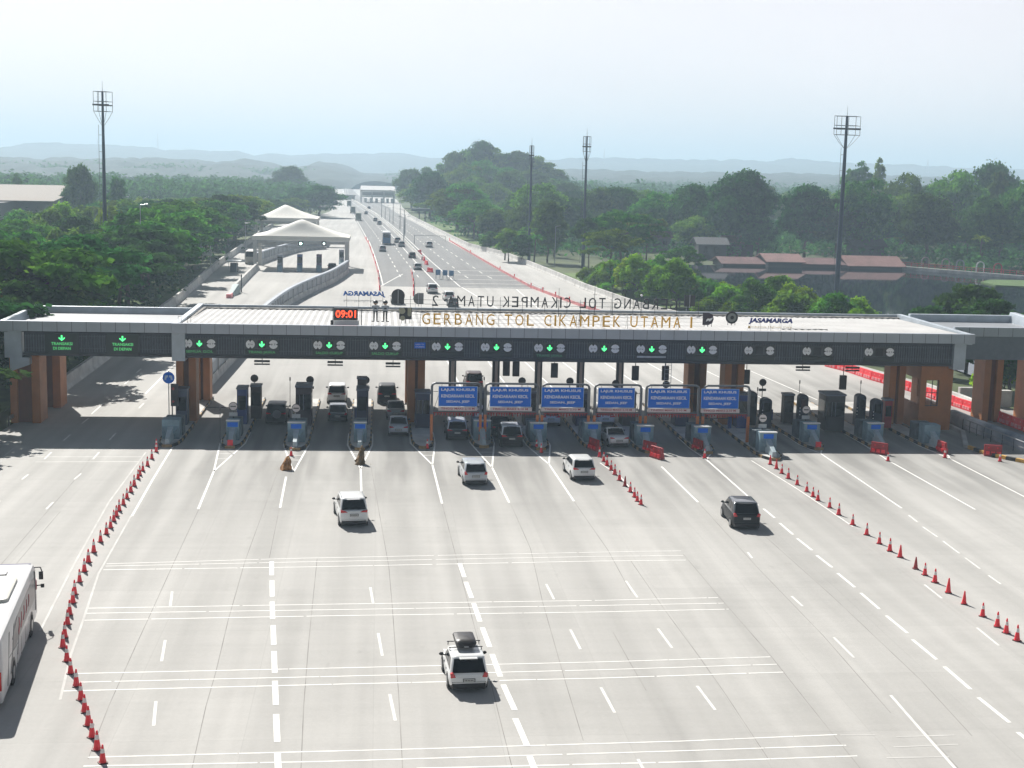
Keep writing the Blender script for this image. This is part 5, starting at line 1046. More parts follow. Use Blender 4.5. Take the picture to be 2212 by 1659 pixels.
# near white bus, right side seen from above
RB = G(14, 1534); FB = G(84, 1345); dv = (FB - RB); dv.z = 0
ang = math.atan2(-dv.x, dv.y); LB = 11.8
s = thing('bus', 'large white coach with red and dark side graphics cut off by the left edge', 'bus', (0, 0, 0), ang); hw = 1.25; Hh = 3.55
d_ = dv.normalized(); rt_ = Vector((d_.y, -d_.x, 0)); o_ = RB - rt_ * hw; s.location = (o_.x, o_.y, 0)
b = MB(); loft(b, [rring(hw - .06, .06, LB - .06, .32, .15), rring(hw, 0, LB, .6, .2), rring(hw, 0, LB, 1.9, .22), rring(hw - .03, .03, LB - .08, 3.2, .25), rring(hw - .12, .12, LB - .2, Hh - .07, .22), rring(hw - .3, .4, LB - .45, Hh, .25)]); b.build('body', buswhite, s, smooth=True)
bx = hw - .02
def side(nm, pts, m_, off=.012):      # a thin plate on the right side of the coach, (y, z) outline
    f = lambda z: hw - .03 * max(0, (z - 1.9) / 1.3) 
    vs = [(f(z) + off, y, z) for y, z in pts] + [(f(z) - .02, y, z) for y, z in pts]; n = len(pts)
    return MB().add(vs, [tuple(range(n)), tuple(range(2 * n - 1, n - 1, -1))] + [(k, n + k, n + (k + 1) % n, (k + 1) % n) for k in range(n)]).build(nm, m_, s)
sg_ = mat('coach_grey', (.06, .06, .07), .35, var=.3, vscale=.8); sw_ = mat('coach_pale_grey', (.13, .13, .14), .3)
side('side_glass', [(3.2, 1.75), (10.9, 1.7), (10.8, 2.95), (10.0, 3.05), (3.6, 3.0)], sw_, .006)
side('pillar_graphic', [(10.95, .9), (11.15, .9), (11.25, 3.2), (10.95, 3.25)], black, .02)
for k, (ya, za, yb_, zb_, w_) in enumerate([(1.2, .7, 2.2, 3.1, .16), (2.2, .9, 3.6, 2.9, .28), (3.0, 2.4, 4.6, 3.0, .18), (4.4, 1.0, 5.4, 2.6, .1), (1.9, 1.9, 4.8, 1.55, .12)]): side('swoosh_graphic', [(ya, za), (ya + w_, za), (yb_ + w_, zb_), (yb_, zb_)], sg_, .018)
for k, y in enumerate([4.9, 5.7, 6.6, 7.5, 8.3]): side('red_graphic', [(y, 1.9 + .06 * k), (y + .45, 2.05 + .06 * k), (y + .5, 2.6), (y + .32, 2.75), (y + .28, 2.3), (y + .02, 2.15)], mat('coach_red', (.35, .02, .04), .4), .022)
side('red_graphic', [(11.3, 2.0), (11.6, 2.0), (11.6, 2.6), (11.35, 2.5)], mat('coach_red', (.35, .02, .04), .4), .03)
for y in (2.9, 4.3, 5.7, 7.1, 8.5): side('panel_line', [(y, .5), (y + .02, .5), (y + .02, 1.5), (y, 1.5)], mat('door_line', (.08, .08, .08), .5), .006)
wheels(s, hw, (3.1, 9.4))
b = MB(); loft(b, [rring(.72, 5.2, 9.0, Hh - .01, .3), rring(.72, 5.3, 8.9, Hh + .16, .3), rring(.6, 5.5, 8.7, Hh + .22, .3)]); ac = b.build('air_conditioner', mat('ac_cream', (.62, .60, .54), .5), s, smooth=True)
m = MB(); m.box(-.5, -.04, 7.4, 8.4, Hh + .221, Hh + .235); m.box(.04, .5, 7.4, 8.4, Hh + .221, Hh + .235); m.build('grille', white, ac); MB().box(-.5, .05, 9.6, 9.66, Hh - .01, Hh + .05).box(.0, .05, 9.6, 10.1, Hh - .01, Hh + .05).build('hatch_edge', dark, s)
MB().box(-hw + .25, hw - .25, LB - .42, LB - .2, Hh - .09, Hh - .02).build('front_visor', mat('visor_navy', (.05, .05, .12), .3), s)
m = MB(); m.path([(hw - .1, LB - .3, 3.3), (hw + .2, LB - .0, 3.2), (hw + .25, LB + .1, 2.9)], .035); m.box(hw + .10, hw + .32, LB - .02, LB + .1, 2.45, 2.95); m.path([(hw, LB - .3, 2.2), (hw + .3, LB - .1, 2.15)], .04); m.box(hw + .2, hw + .38, LB - .16, LB - .02, 2.0, 2.22); m.build('mirror', black, s, bevel=.02)
P = [(hw * .62, 1.0), (hw * .95, 1.0), (hw * .95, 1.95), (hw * .7, 1.95)]; MB().yprism(P, -.03, .2).build('tail_light', tail, s); MB().yprism([(-x, z) for x, z in P][::-1], -.03, .2).build('tail_light', tail, s)
MB().box(-hw + .3, hw - .3, -.02, .1, 2.1, 3.1).build('rear_window', glass, s)
s.scale = (.92, 1, .83)
for c_ in bpy.data.objects:
    if c_.parent == s and c_.name.split('.')[0] in ('wheel', 'wheel_arch'): c_.scale = (1, 1, 1 / .83)
# blue bus, trucks in the distance
s, hw = bus(835, 529, 'tall blue and white bus from behind on the far carriageway', 11, 2.5, 3.7, buswhite); MB().box(-1.1, 1.1, -.03, .05, .5, 3.0).build('rear_panel', mat('bus_blue', (.02, .13, .30), .3), s); MB().box(-.95, .95, -.045, -.031, 2.1, 3.2).build('rear_window', glass, s); wheels(s, hw, (2.5, 8.5))
for px, py, lab, c in [(774, 477, 'green grey box truck behind the queue on the far road', (.16, .19, .13)), (762, 461, 'second box truck ahead of the green grey one', (.2, .22, .19)), (754, 446, 'hazy box truck farthest up the road', (.22, .25, .25))]:
    s, hw = bus(px, py, lab, 7, 2.4, 3.3, mat('truck_%d' % px, c, .6), name='box_truck'); MB().box(-1.0, 1.0, -.03, .02, .9, 3.0).build('rear_door', mat('truck_door_%d' % px, tuple(x * .7 for x in c), .6), s); wheels(s, hw, (1.5, 5.4), .45)
s, hw = bus(540, 571, 'white and grey lorry waiting left of the white tents', 8, 2.4, 3.0, mat('lorry_grey', (.45, .44, .42), .6), name='lorry'); MB().box(-.9, .9, -.03, .02, 1.7, 2.8).build('rear_window', glass, s); wheels(s, hw, (1.6, 6.2), .45)
car(717, 585, 'dark jeep in the rightmost lane under the front tent', 0, col=dgy, name='jeep', **{**SU, 'detail': False})
s = thing('site_cabin', 'small dark cabin under a white flat board left of the tents', 'cabin', (*G(505, 588)[:2], 0)); MB().box(-.75, .75, 0, 1.6, 0, 1.9).build('body', dgy, s, bevel=.05); MB().box(-1.6, 1.5, -.6, 2.6, 2.3, 2.42).build('roof', white, s); MB().box(.6, .7, -.4, -.3, 0, 2.3).box(-1.3, -1.2, 2.2, 2.3, 0, 2.3).build('post', steel, s)

# ================================================================ FAR STRUCTURES
tentm = mat('tent_fabric', (.78, .76, .70), .7, var=.04, vscale=.2)
def tent(X0, X1, Y0, Y1, ze, za, label, apx=.5):
    s = thing('tent_canopy', label, 'tent', ((X0 + X1) / 2, Y0, 0), 0, 'white tents at the branch toll'); nx, ny = 24, 16; vs = []; fs = []
    for j in range(ny + 1):
        for i in range(nx + 1):
            u, v = i / nx, j / ny; du = abs(u - apx) / (apx if u < apx else 1 - apx); dv_ = abs(v - .35) / (.35 if v < .35 else .65); 
            e = max(du, dv_ * .92); z = ze + (za - ze) * (1 - min(1, e)) ** 1.25; vs.append((X0 + (X1 - X0) * u, Y0 + (Y1 - Y0) * v, z))
    n = len(vs); vs += [(x, y, z - .12) for x, y, z in vs]
    for j in range(ny):
        for i in range(nx): a = j * (nx + 1) + i; fs.append((a, a + 1, a + nx + 2, a + nx + 1)); fs.append((n + a, n + a + nx + 1, n + a + nx + 2, n + a + 1))
    MB().add(vs, fs).build('fabric_roof', tentm, s, True, smooth=True)
    m = MB(); m.box(X0, X1, Y0 - .06, Y0, ze - .75, ze + .1); m.box(X0, X1, Y1, Y1 + .06, ze - .7, ze + .1); m.box(X0 - .06, X0, Y0, Y1, ze - .7, ze + .1); m.box(X1, X1 + .06, Y0, Y1, ze - .7, ze + .1); m.build('valance', tentm, s, True)
    m = MB(); m.box(X0 + .3, X1 - .3, Y0 + .2, Y0 + .5, ze - 1.1, ze - .8); m.box(X0 + .3, X1 - .3, Y0 + 3, Y0 + 3.3, ze - 1.6, ze - 1.2); m.box(X0 + .3, X1 - .3, Y0 + 3, Y0 + 3.3, ze - 2.4, ze - 2.2); m.build('truss', steel, s, True)
    for x in (X0 + .6, X1 - .6):
        for y in (Y0 + .3, Y1 - .5): MB().box(x - .35, x + .35, y - .3, y + .3, 0, ze - .7).build('column', mat('tent_column', (.55, .55, .54), .5), s, True)
    return s
ta = tent(-27.0, -6.2, 304, 318, 7.1, 10.9, 'nearer white peaked tent roof over the branch toll booths')
tb = tent(-34.5, -17.0, 395, 415, 7.6, 11.4, 'farther white peaked tent roof behind the first tent', .47)
for k, (px, py) in enumerate([(603, 588), (646, 588), (688, 588), (737, 575)]):
    q = G(px, py); s = thing('branch_booth', 'small grey booth tower on the branch toll, %s from the left' % ordw(k), 'toll booth', (q.x, q.y, 0), 0, 'booths under the front tent')
    MB().box(-.55, .55, 1.5, 5, 0, .2).build('island', wall_c, s); MB().hexa([(-.5, .2, 0), (.5, .2, 0), (.6, 2, 0), (-.6, 2, 0)], [(-.25, .8, .5), (.25, .8, .5), (.6, 2, 1.3), (-.6, 2, 1.3)]).build('cushion', attb, s); MB().box(-.55, .55, 2.4, 4, .2, 3.6).build('cabin', [mat('branch_grey', (.25, .27, .33), .5), boothblue, mat('branch_purple', (.12, .07, .16), .5), mat('branch_grey', (.25, .27, .33), .5)][k], s); MB().box(-.5, .5, 2.38, 2.399, 1.8, 3.1).build('window', glass, s)
for k, px in enumerate([602 - 255, 650, 700]):
    if k == 0: px = 590
    p = GY(px + 30 * (k > 0) * 0 + 60 * (k == 0), 526, 304); s = thing('lane_lamp', 'round white lit lamp on the front tent truss, %s from the left' % ordw(k), 'signal lamp', (p.x, 303.6, p.z), 0, 'lamps on the front tent'); MB().box(-.5, .5, 0, .3, -.45, .45).build('case', black, s); MB().disc(0, 0, .26, -.03, -.001, 14).build('lens', mat('lamp_white', (.85, 1, .95), .4, emit=1.2), s)
# curved screens beside the branch toll
scr = mat('screen_grey', (.30, .33, .37), .55, .2, var=.15, vscale=.4, world=True)
def screen(pts, lab, h=2.5):
    s = thing('noise_screen', lab, 'barrier screen', (pts[0][0], pts[0][1], 0)); 
    MB().sweep([(-.45, 0), (.45, 0), (.3, .9), (-.3, .9)], pts).build('base_wall', wall_c, s, True)
    MB().sweep([(-.12, .9), (.12, .9), (.2, h - .35), (.45, h - .1), (.3, h + .12), (-.25, h + .15), (-.4, h - .1), (-.2, h - .3)], pts).build('screen', scr, s, True, smooth=True)
    m = MB(); acc = 0
    for a, b in zip(pts[:-1], pts[1:]):
        d = Vector((b[0] - a[0], b[1] - a[1])); n_ = max(1, int(d.length / 3)); t = d.normalized()
        for k in range(n_):
            x, y = a[0] + d.x * k / n_, a[1] + d.y * k / n_; m.box(x - .07 + t.y * .3, x + .07 + t.y * .3, y - .07 - t.x * .3, y + .07 - t.x * .3, 0, h - .2)
    m.build('post', steel, s, True)
def smoothp(P, n=5):
    out = []
    for i in range(len(P) - 1):
        p0 = P[max(i - 1, 0)]; p1 = P[i]; p2 = P[i + 1]; p3 = P[min(i + 2, len(P) - 1)]
        for k in range(n):
            t = k / n; out.append(tuple(.5 * ((2 * p1[j]) + (-p0[j] + p2[j]) * t + (2 * p0[j] - 5 * p1[j] + 4 * p2[j] - p3[j]) * t * t + (-p0[j] + 3 * p1[j] - 3 * p2[j] + p3[j]) * t ** 3) for j in (0, 1)))
    out.append(P[-1]); return out
screen(smoothp([(-17.2, 140), (-16.6, 165), (-16.2, 195), (-14.6, 226), (-11.9, 250), (-8.8, 272), (-6.4, 300)]), 'long curved grey screen wall ending beside the front tent')
screen(smoothp([(-27.2, 318), (-24.5, 345), (-20.5, 372), (-14.5, 385)]), 'second curved grey screen wall behind the front tent', 2.6)
jersey('divider_wall', 'white divider wall with a blunt end left of the branch toll lanes', 'divider wall', [(505, 632), (530, 606), (556, 580)], 1.3, .6, base=.5)
s = thing('crash_cushion', 'grey green crash cushion with debris at the end of the divider wall', 'crash cushion', (*G(504, 636)[:2], 0)); p = s.location; MB().hexa([(-.6, -4, 0), (.6, -4, 0), (1.0, 3, 0), (-.6, 3, 0)], [(-.3, -4, .6), (.3, -4, .6), (.7, 3, 1.6), (-.4, 3, 1.6)]).build('block', mat('cushion_green', (.25, .33, .33), .6, var=.3), s, bevel=.05); MB().box(-.5, .4, -7, -4.4, 0, .7).build('red_nose', pink, s, bevel=.1); MB().box(.9, 1.1, 4, 4.2, 0, 3.2).build('post', dark, s)
# far toll gate
s = thing('far_toll_gate', 'small white flat roofed toll gate far up the road in the haze', 'toll canopy', (-1, 905, 0)); xa, xb = -11.5, 10.6
m = MB(); m.xprism([(893, 7.0), (893, 8.0), (915, 10.3), (915, 9.4)], xa, xb); m.build('roof', roofw, s, True)
m = MB(); [m.box(x - .4, x + .4, 895, 897, 0, 7.6) for x in (xa + .5, -4, 3.5, xb - .6)]; m.build('column', mat('tent_column', (.55, .55, .54), .5), s, True)
m = MB(); m.box(xa, xb + .4, 905, 909, 3.2, 4.2); [m.box(x, x + 1.6, 900, 906, 0, 2.6) for x in (-9, -5.5, -2, 1.5, 5, 8)]; m.build('booths', white, s, True); MB().box(xa + 1, xb - 1, 906, 906.5, 4.3, 6.6).build('sign_band', gry, s, True)
s = thing('plaza_apron', 'pale side building roof left of the far toll gate', 'building', (-22, 960, 0)); MB().box(-31, -15, 955, 965, 3.0, 3.5).build('roof', roofw, s, True); MB().box(-30, -16, 956, 964, 0, 3).build('wall', wall_c, s, True)
# street lamps along the far median
for k, (px, yb_, yt) in enumerate([(824, 469, 435), (832, 474, 446), (842, 480, 449), (849, 484, 413), (864, 495, 427), (875, 505, 464), (873, 513, 454), (872, 525, 470)]):
    q = G(px, yb_); t = GY(px, yt, q.y); s = thing('street_lamp', 'thin grey street lamp on the far median, %s from the far end' % ordw(k), 'street lamp', (q.x, q.y, 0), 0, 'street lamps on the far median'); MB().tube((0, 0, 0), (0, 0, t.z), .16, .08).build('pole', steel, s); MB().tube((0, 0, t.z), (1.3, 0, t.z + .3), .06).tube((0, 0, t.z), (-1.3, 0, t.z + .3), .06).build('arm', steel, s); MB().box(1.0, 1.8, -.15, .15, t.z + .25, t.z + .4).box(-1.8, -1.0, -.15, .15, t.z + .25, t.z + .4).build('lamp_head', steel, s)
for k, (px, py, h) in enumerate([(1198, 575, 10), (455, 585, 9.5), (437, 566, 9), (306, 650, 16), (530, 560, 9)]):
    q = G(px, py); s = thing('street_lamp', ['thin pale lamp pole between the two right hand masts', 'pale pole among the trees left of the tents', 'pole standing before the left trees, second of three', 'tall thin pole rising from the left trees nearest the canopy', 'short pole beside the parapet near the tents'][k], 'street lamp', (q.x, q.y, -.5)); MB().tube((0, 0, 0), (0, 0, h), .1, .06).build('pole', steel, s); MB().tube((0, 0, h), (1.2, 0, h + .2), .05).build('arm', steel, s)
s = thing('gate_gantry', 'low thin horizontal bar frame across the far right carriageway', 'height bar', (*G(895, 527)[:2], 0)); a = G(895, 527); b = G(962, 521); MB().tube((a.x, a.y, 0), (a.x, a.y, 2.6), .1).tube((b.x, b.y, 0), (b.x, b.y, 1.6), .08).build('post', steel, s, True); MB().tube((a.x, a.y, 2.6), (b.x, b.y, 1.6), .08).build('bar', steel, s, True)

# ---- high masts
def mast(px, Y, ytop, label, cage=2.0, thin=1.):
    base = GY(px[1], 700, Y); t = GY(px[0], ytop, Y); s = thing('high_mast', label, 'lamp mast', (base.x if px[2] is None else G(px[1], px[2]).x, Y, -1), 0, 'high lamp masts'); Hm = t.z + 1
    MB().tube((0, 0, 0), (0, 0, Hm * .5), .55 * thin, .42 * thin, 12).tube((0, 0, Hm * .5), (0, 0, Hm), .42 * thin, .24 * thin, 12).build('pole', mast_m, s, smooth=True)
    m = MB(); c = cage; z0 = Hm - 3.6; z1 = Hm - .1; r = .045
    P = [(-c, -.9), (c * .55, -.9), (c * 1.1, .8), (-c * .6, .9)]
    for z in (z0, (z0 + z1) / 2, z1): m.path([(x, y, z) for x, y in P + [P[0]]], r)
    for x, y in P: m.tube((x, y, z0), (x, y, z1), r)
    for u in (.33, .66): m.tube((-c + 1.55 * c * u, -.9, z0), (-c + 1.55 * c * u, -.9, z1), r)
    for x, y in P: m.path([(x, y, z0), (x * .55, y * .5, z0 - 1.4), (0, 0, z0 - 2.8)], r * .8)
    m.build('cage', mat('cage_steel', (.10, .11, .13), .5), s)
    m = MB(); m.box(-c - .15, c * .9, -1.15, -.8, z0 + 1.0, z0 + 1.28); m.box(-.6 * c, c * 1.1, .6, .9, z0 + 1.0, z0 + 1.2); m.build('lamp_bank', dark, s); MB().tube((0, 0, Hm), (0, 0, Hm + 1.8), .04, .02).build('lightning_rod', dark, s)
    m = MB(); m.tube((-.8, 0, 2), (-.8, 0, Hm - 6), .035, n=5); [m.tube((-.8, 0, z), (-.2, 0, z), .03, n=4) for z in np.arange(4, Hm - 6, 3.)]; m.build('cable', dark, s)
    return s
mast((225, 231, None), 262, 197, 'dark high lamp mast rising from the trees on the left', cage=1.45, thin=.8)
mast((1827, 1803, None), 262, 250, 'tall lamp mast with a wide cage top in front of the right hand pond', cage=2.7)
mast((1146, 1139, 560), 352, 314, 'slimmer grey lamp mast left of the pair behind the motorway', cage=.6, thin=.75)
mast((1268, 1257, 576), 330, 294, 'taller lamp mast of the pair behind the motorway', cage=1.0, thin=.8)
for k, (px, yb_, yt, Y) in enumerate([(341, 330, 288, 4300), (211, 316, 300, 4300), (1305, 341, 322, 4000), (2004, 356, 345, 3900)]):
    b = GY(px, yb_, Y); t = GY(px, yt, Y); s = thing('radio_tower', ['tallest thin tower on the hazy hills at left', 'short thin tower on the hazy hills left of the lamp mast', 'faint pylon on the hazy ridge right of the pair of masts', 'faint pylon on the hazy ridge at far right'][k], 'radio tower', (b.x, Y, b.z - 30)); h = t.z - b.z + 30
    m = MB(); 
    for sx, sy in ((-1, -1), (1, -1), (1, 1), (-1, 1)): m.tube((sx * 3, sy * 3, 0), (sx * .4, sy * .4, h), .5, .3, 4)
    z = 0
    while z < h: m.box(-3 + 2.6 * z / h, 3 - 2.6 * z / h, -.2, .2, z, z + .4); z += 8
    m.build('lattice', steel, s)

# ---- buildings
def gable(label, X0, X1, Y0, Y1, ze, zr, rm, wm_, axis='x', grp=None, name='building', cat='building'):
    s = thing(name, label, cat, ((X0 + X1) / 2, (Y0 + Y1) / 2, 0), 0, grp); e = .8; m = MB(); 
    if axis == 'x': ym = (Y0 + Y1) / 2; m.xprism([(Y0 - e, ze - .1), (Y0 - e, ze + .1), (ym, zr + .15), (Y1 + e, ze + .1), (Y1 + e, ze - .1), (ym, zr - .05)], X0 - e, X1 + e); w = MB().xprism([(Y0, -1.2), (Y0, ze), (ym, zr - .1), (Y1, ze), (Y1, -1.2)], X0, X1)
    else: xm = (X0 + X1) / 2; m.yprism([(X0 - e, ze - .1), (xm, zr - .05), (X1 + e, ze - .1), (X1 + e, ze + .1), (xm, zr + .15), (X0 - e, ze + .1)], Y0 - e, Y1 + e); w = MB().yprism([(X0, -1.2), (X1, -1.2), (X1, ze), (xm, zr - .1), (X0, ze)], Y0, Y1)
    m.build('roof', rm, s, True); w.build('wall', wm_, s, True)
    m = MB(); x = X0 + 1.5
    while x < X1 - 1.5 and ze > 2.6: m.box(x, x + 1.1, Y0 - .06, Y0 - .001, .8, max(1.6, ze - .8)); x += 3.2
    if m.v: m.build('window', glass, s, True)
    return s
tiles = mat('red_tiles', (.12, .055, .055), .8, var=.25, vscale=.5); tiles2 = mat('pale_red_tiles', (.21, .11, .10), .8, var=.2, vscale=.4); dwall = mat('dark_wall', (.05, .045, .05), .8); pwall = mat('pale_wall', (.4, .38, .35), .8)
def hx(px, py, z): return G(px, py, z)
for k, (pa, pb, py, z, zr, c, lab) in enumerate([(1565, 1660, 562, 3.2, 4.6, tiles, 'low dark red tiled roof, left end of the row across the pond'), (1662, 1733, 552, 4.8, 6.4, tiles2, 'raised pale red roof block second in the row across the pond'), (1735, 1806, 562, 3.8, 5.0, tiles, 'long red roof left of the big mast across the pond'), (1812, 1850, 563, 3.6, 4.8, tiles, 'short red roof just right of the big mast across the pond'), (1838, 1950, 562, 4.0, 6.4, tiles2, 'large pale pinkish roof at the right of the row across the pond')]):
    Y = 353 if k in (1, 4) else 356; e_ = GY(pa, [570, 566, 571, 573, 575][k], Y - .8); ax = e_.x; bx_ = GY(pb, 570, Y).x; z = e_.z; zr = GY((pa + pb) / 2, [556, 549, 558, 560, 554][k], Y + 6).z
    gable(lab, ax, bx_, Y, Y + 12, z, zr, c, dwall, grp=None, name='pondside_house', cat='house')
for k, (px, py, w, Y, lab) in enumerate([(1425, 505, 7, 420, 'small house with a pinkish roof among the trees by the dome tree'), (1880, 505, 9, 395, 'dim roofs among the trees behind the pond houses'), (1600, 492, 8, 400, 'pale scrap of a roof under the dark trees'), (1540, 520, 8, 385, 'dull grey roof low among the dark trees left of the pond houses')]):
    p = GY(px, py, Y); gable(lab, p.x - w / 2, p.x + w / 2, Y, Y + 7, 3.2, 5.0, [tiles, dwall, tiles2, mat('dull_roof', (.10, .10, .11), .8)][k], dwall, name='small_house', cat='house')
# warehouses at left
wh = mat('warehouse_roof', (.25, .22, .195), .85, var=.06)
a = G(-30, 433, 10); b = G(116, 433, 10); s = thing('warehouse', 'large warehouse with a pale cream roof at the far left edge', 'warehouse', ((a.x + b.x) / 2, a.y, 0)); d = 120
MB().hexa([(a.x - 40, a.y, 9.5), (b.x, b.y, 9.5), (b.x - 14, b.y + d, 12.2), (a.x - 40, a.y + d, 12.2)], [(a.x - 40, a.y, 9.8), (b.x, b.y, 9.8), (b.x - 14, b.y + d, 12.5), (a.x - 40, a.y + d, 12.5)]).build('roof', wh, s, True); MB().box(a.x - 39, b.x - 12, a.y + 1, b.y + d - 3, -1, 9.4).build('wall', mat('warehouse_wall', (.25, .24, .25), .8), s, True)
for k, (pa, pb, pt, pbot, Y, lab) in enumerate([(515 / 2.16 * .54 + 0, 1, 0, 0, 0, '')]): pass
for k, (xa_, xb_, yy, Y, dd, lab) in enumerate([(515, 625, 405, 700, 90, 'low pale warehouse roof right of the left lamp mast'), (270, 335, 411, 760, 80, 'dim warehouse roof between the lone trees at left'), (335, 432, 413, 800, 90, 'pale tan warehouse roof above the tree line at left'), (180, 235, 408, 820, 60, 'pale roof strip beside the tall lone tree')][1:]):
    p = GY(xa_, yy, Y); q = GY(xb_, yy, Y); z = max(4, p.z); s = thing('warehouse', lab, 'warehouse', ((p.x + q.x) / 2, Y, 0)); MB().hexa([(p.x, Y, z), (q.x, Y, z), (q.x, Y + dd, z + 2.0), (p.x, Y + dd, z + 2.0)], [(p.x, Y, z + .3), (q.x, Y, z + .3), (q.x, Y + dd, z + 2.3), (p.x, Y + dd, z + 2.3)]).build('roof', wh, s, True); MB().box(p.x + .5, q.x - .5, Y + .5, Y + dd - 1, -2, z - .05).build('wall', pwall, s, True)
# pond edge: railing walk, arches, grass bank
s = thing('pond_walk', 'long pale edged walkway with a dark red railing along the far pond side', 'walkway', (150, 330, 0)); a = G(1945, 578, -.3); b = G(2300, 606, -.3); m = MB(); m.sweep([(-.5, -1.5), (.5, -1.5), (.5, .1), (-.5, .1)], [(a.x, a.y), (b.x, b.y)]); m.build('deck', wall_c, s, True)
m = MB(); d = b - a; n = 26
for k in range(n + 1): p = a + d * (k / n); m.box(p.x - .06, p.x + .06, p.y + .5, p.y + .62, 0, 1.1)
m.path([(a.x, a.y + .56, 1.1), (b.x, b.y + .56, 1.1)], .06); m.path([(a.x, a.y + .56, .6), (b.x, b.y + .56, .6)], .05); m.build('railing', redd, s, True)
for k, (px, py) in enumerate([(2008, 581), (2052, 585), (2084, 588), (2128, 592), (2166, 596)]):
    q = G(px, py - 6); s = thing('pond_arch', ['leftmost pale', 'second pale', 'grey blue', 'white', 'red rightmost'][k] + ' small arch standing on the walk across the pond', 'arch', (q.x, q.y + 3, -.3), 0, 'arches across the pond'); m = MB(); pts = []
    for a_ in range(9): t = math.pi * a_ / 8; pts.append((1.0 * math.cos(t), 0, 1.6 + .9 * math.sin(t)))
    m.path([(1.0, 0, 0)] + pts + [(-1.0, 0, 0)], .16); m.build('arch', [mat('arch_pale', (.28, .23, .22), .7), mat('arch_pale', (.28, .23, .22), .7), mat('arch_grey', (.2, .22, .27), .7), white, redd][k], s)
gb = mat('bank_grass', (.07, .13, .03), .95, var=.3, vscale=.5, world=True)
P = [G(2118, 610, -.6), G(2140, 605, -.6), G(2300, 609, -.6), G(2330, 628, -.6), G(2212, 620, -.6), G(2150, 617, -.6)]
o = MB().prism([(p.x, p.y) for p in P], -2, -.45).build('grass_bank', gb); struct(o)
for nm, P in [('verge_grass', [(-41, 120), (-33.5, 120), (-33, 175), (-33.5, 230), (-37, 300), (-44, 300), (-44, 200)]), ('verge_grass', [(48, 232), (60, 232), (56, 262), (46, 310), (41.5, 310), (43, 262)]), ('verge_grass', [(29.5, 420), (36, 420), (34, 520), (22, 640), (18, 640), (26, 470)])]:
    struct(MB().prism(P, -.3, -.02).build(nm, mat('verge', (.10, .16, .035), .95, var=.35, vscale=.3, world=True)))
s = thing('roadside_sign', 'dark roofed shelter on posts by the right edge of the far motorway', 'shelter', (*G(912, 478)[:2], 0)); MB().box(-4.5, 4.5, 0, 4, 4.2, 5.4).build('roof', mat('shelter_dark', (.03, .05, .07), .6), s); MB().box(-1.5, -1, 1, 2, 0, 4.2).box(1, 1.5, 1, 2, 0, 4.2).build('post', dark, s)
s = thing('roadside_sign', 'small white signboard beside the left parapet', 'sign', (*G(447, 572)[:2], 0)); MB().box(-1.1, 1.1, 0, .1, 2.0, 3.3).build('board', white, s); m = MB(); put_text(m, 'KM 70', 0, -.02, 2.4, 1, .01, width=1.6, height=.5); m.build('lettering', dark, s); MB().box(-.05, .05, .1, .2, 0, 3).build('post', steel, s)
# ================================================================ TREES
LEAF = {'dark': leaf_mat('leaves_dark', (.018, .056, .016), (.042, .115, .028), (.082, .19, .042)), 'mid': leaf_mat('leaves_mid', (.038, .11, .016), (.085, .21, .030), (.17, .32, .048)),
        'bright': leaf_mat('leaves_bright', (.055, .14, .012), (.13, .27, .024), (.23, .42, .045)), 'rust': leaf_mat('leaves_rust', (.07, .07, .02), (.16, .13, .03), (.24, .19, .05))}
def crown_mesh(name, clumps, nleaf, size, m, seed, flat=.0, droop=0):
    """leaf quads scattered over the shells of many clumps; clumps are (x, y, z, rx, ry, rz)"""
    g = np.random.default_rng(seed); cl = np.array(clumps); w = (cl[:, 3] * cl[:, 4] + cl[:, 3] * cl[:, 5] * 2); w = w / w.sum()
    idx = g.choice(len(cl), nleaf, p=w); d = g.normal(size=(nleaf, 3)); d /= np.linalg.norm(d, axis=1)[:, None]; d[:, 2] = np.where(d[:, 2] < -.35, -d[:, 2] * .6, d[:, 2])
    r = g.uniform(.62, 1.06, nleaf) ** .8; r = np.where(g.random(nleaf) < .13, g.uniform(1.05, 1.38, nleaf), r); c = cl[idx]; p = c[:, :3] + d * c[:, 3:] * r[:, None]
    nrm = d * .6 + g.normal(size=(nleaf, 3)) * .55 + np.array([0, 0, .45 + flat]); nrm /= np.linalg.norm(nrm, axis=1)[:, None]
    a = np.cross(nrm, g.normal(size=(nleaf, 3))); a /= np.linalg.norm(a, axis=1)[:, None]; b = np.cross(nrm, a)
    s = size * g.uniform(.55, 1.35, nleaf)[:, None]; a = a * s; b = b * s * g.uniform(.45, .8, nleaf)[:, None]; 
    if droop: a[:, 2] -= droop * s[:, 0]
    co = np.stack([p - a, p - b * .9, p + a, p + b], 1).reshape(-1, 3).astype(np.float32); n = nleaf
    me = bpy.data.meshes.new(name); me.vertices.add(4 * n); me.vertices.foreach_set('co', co.ravel()); me.loops.add(4 * n); me.loops.foreach_set('vertex_index', np.arange(4 * n, dtype=np.int32)); me.polygons.add(n); me.polygons.foreach_set('loop_start', np.arange(0, 4 * n, 4, dtype=np.int32)); me.materials.append(m); me.update(); return me
def trunk_mb(h, r, limbs, seed):
    g = random.Random(seed); m = MB(); z = 0; p = Vector((0, 0, -1)); n = 5
    for k in range(n): q = Vector((g.uniform(-.15, .15) * k, g.uniform(-.15, .15) * k, h * (k + 1) / n)); m.tube(p, q, r * (1 - .12 * k), r * (1 - .12 * (k + 1)), 8); p = q
    for (x, y, zz) in limbs: mid = Vector((x * .45, y * .45, h + (zz - h) * .35)); m.tube(p, mid, r * .42, r * .28, 6); m.tube(mid, (x * .9, y * .9, zz), r * .28, r * .1, 5)
    return m
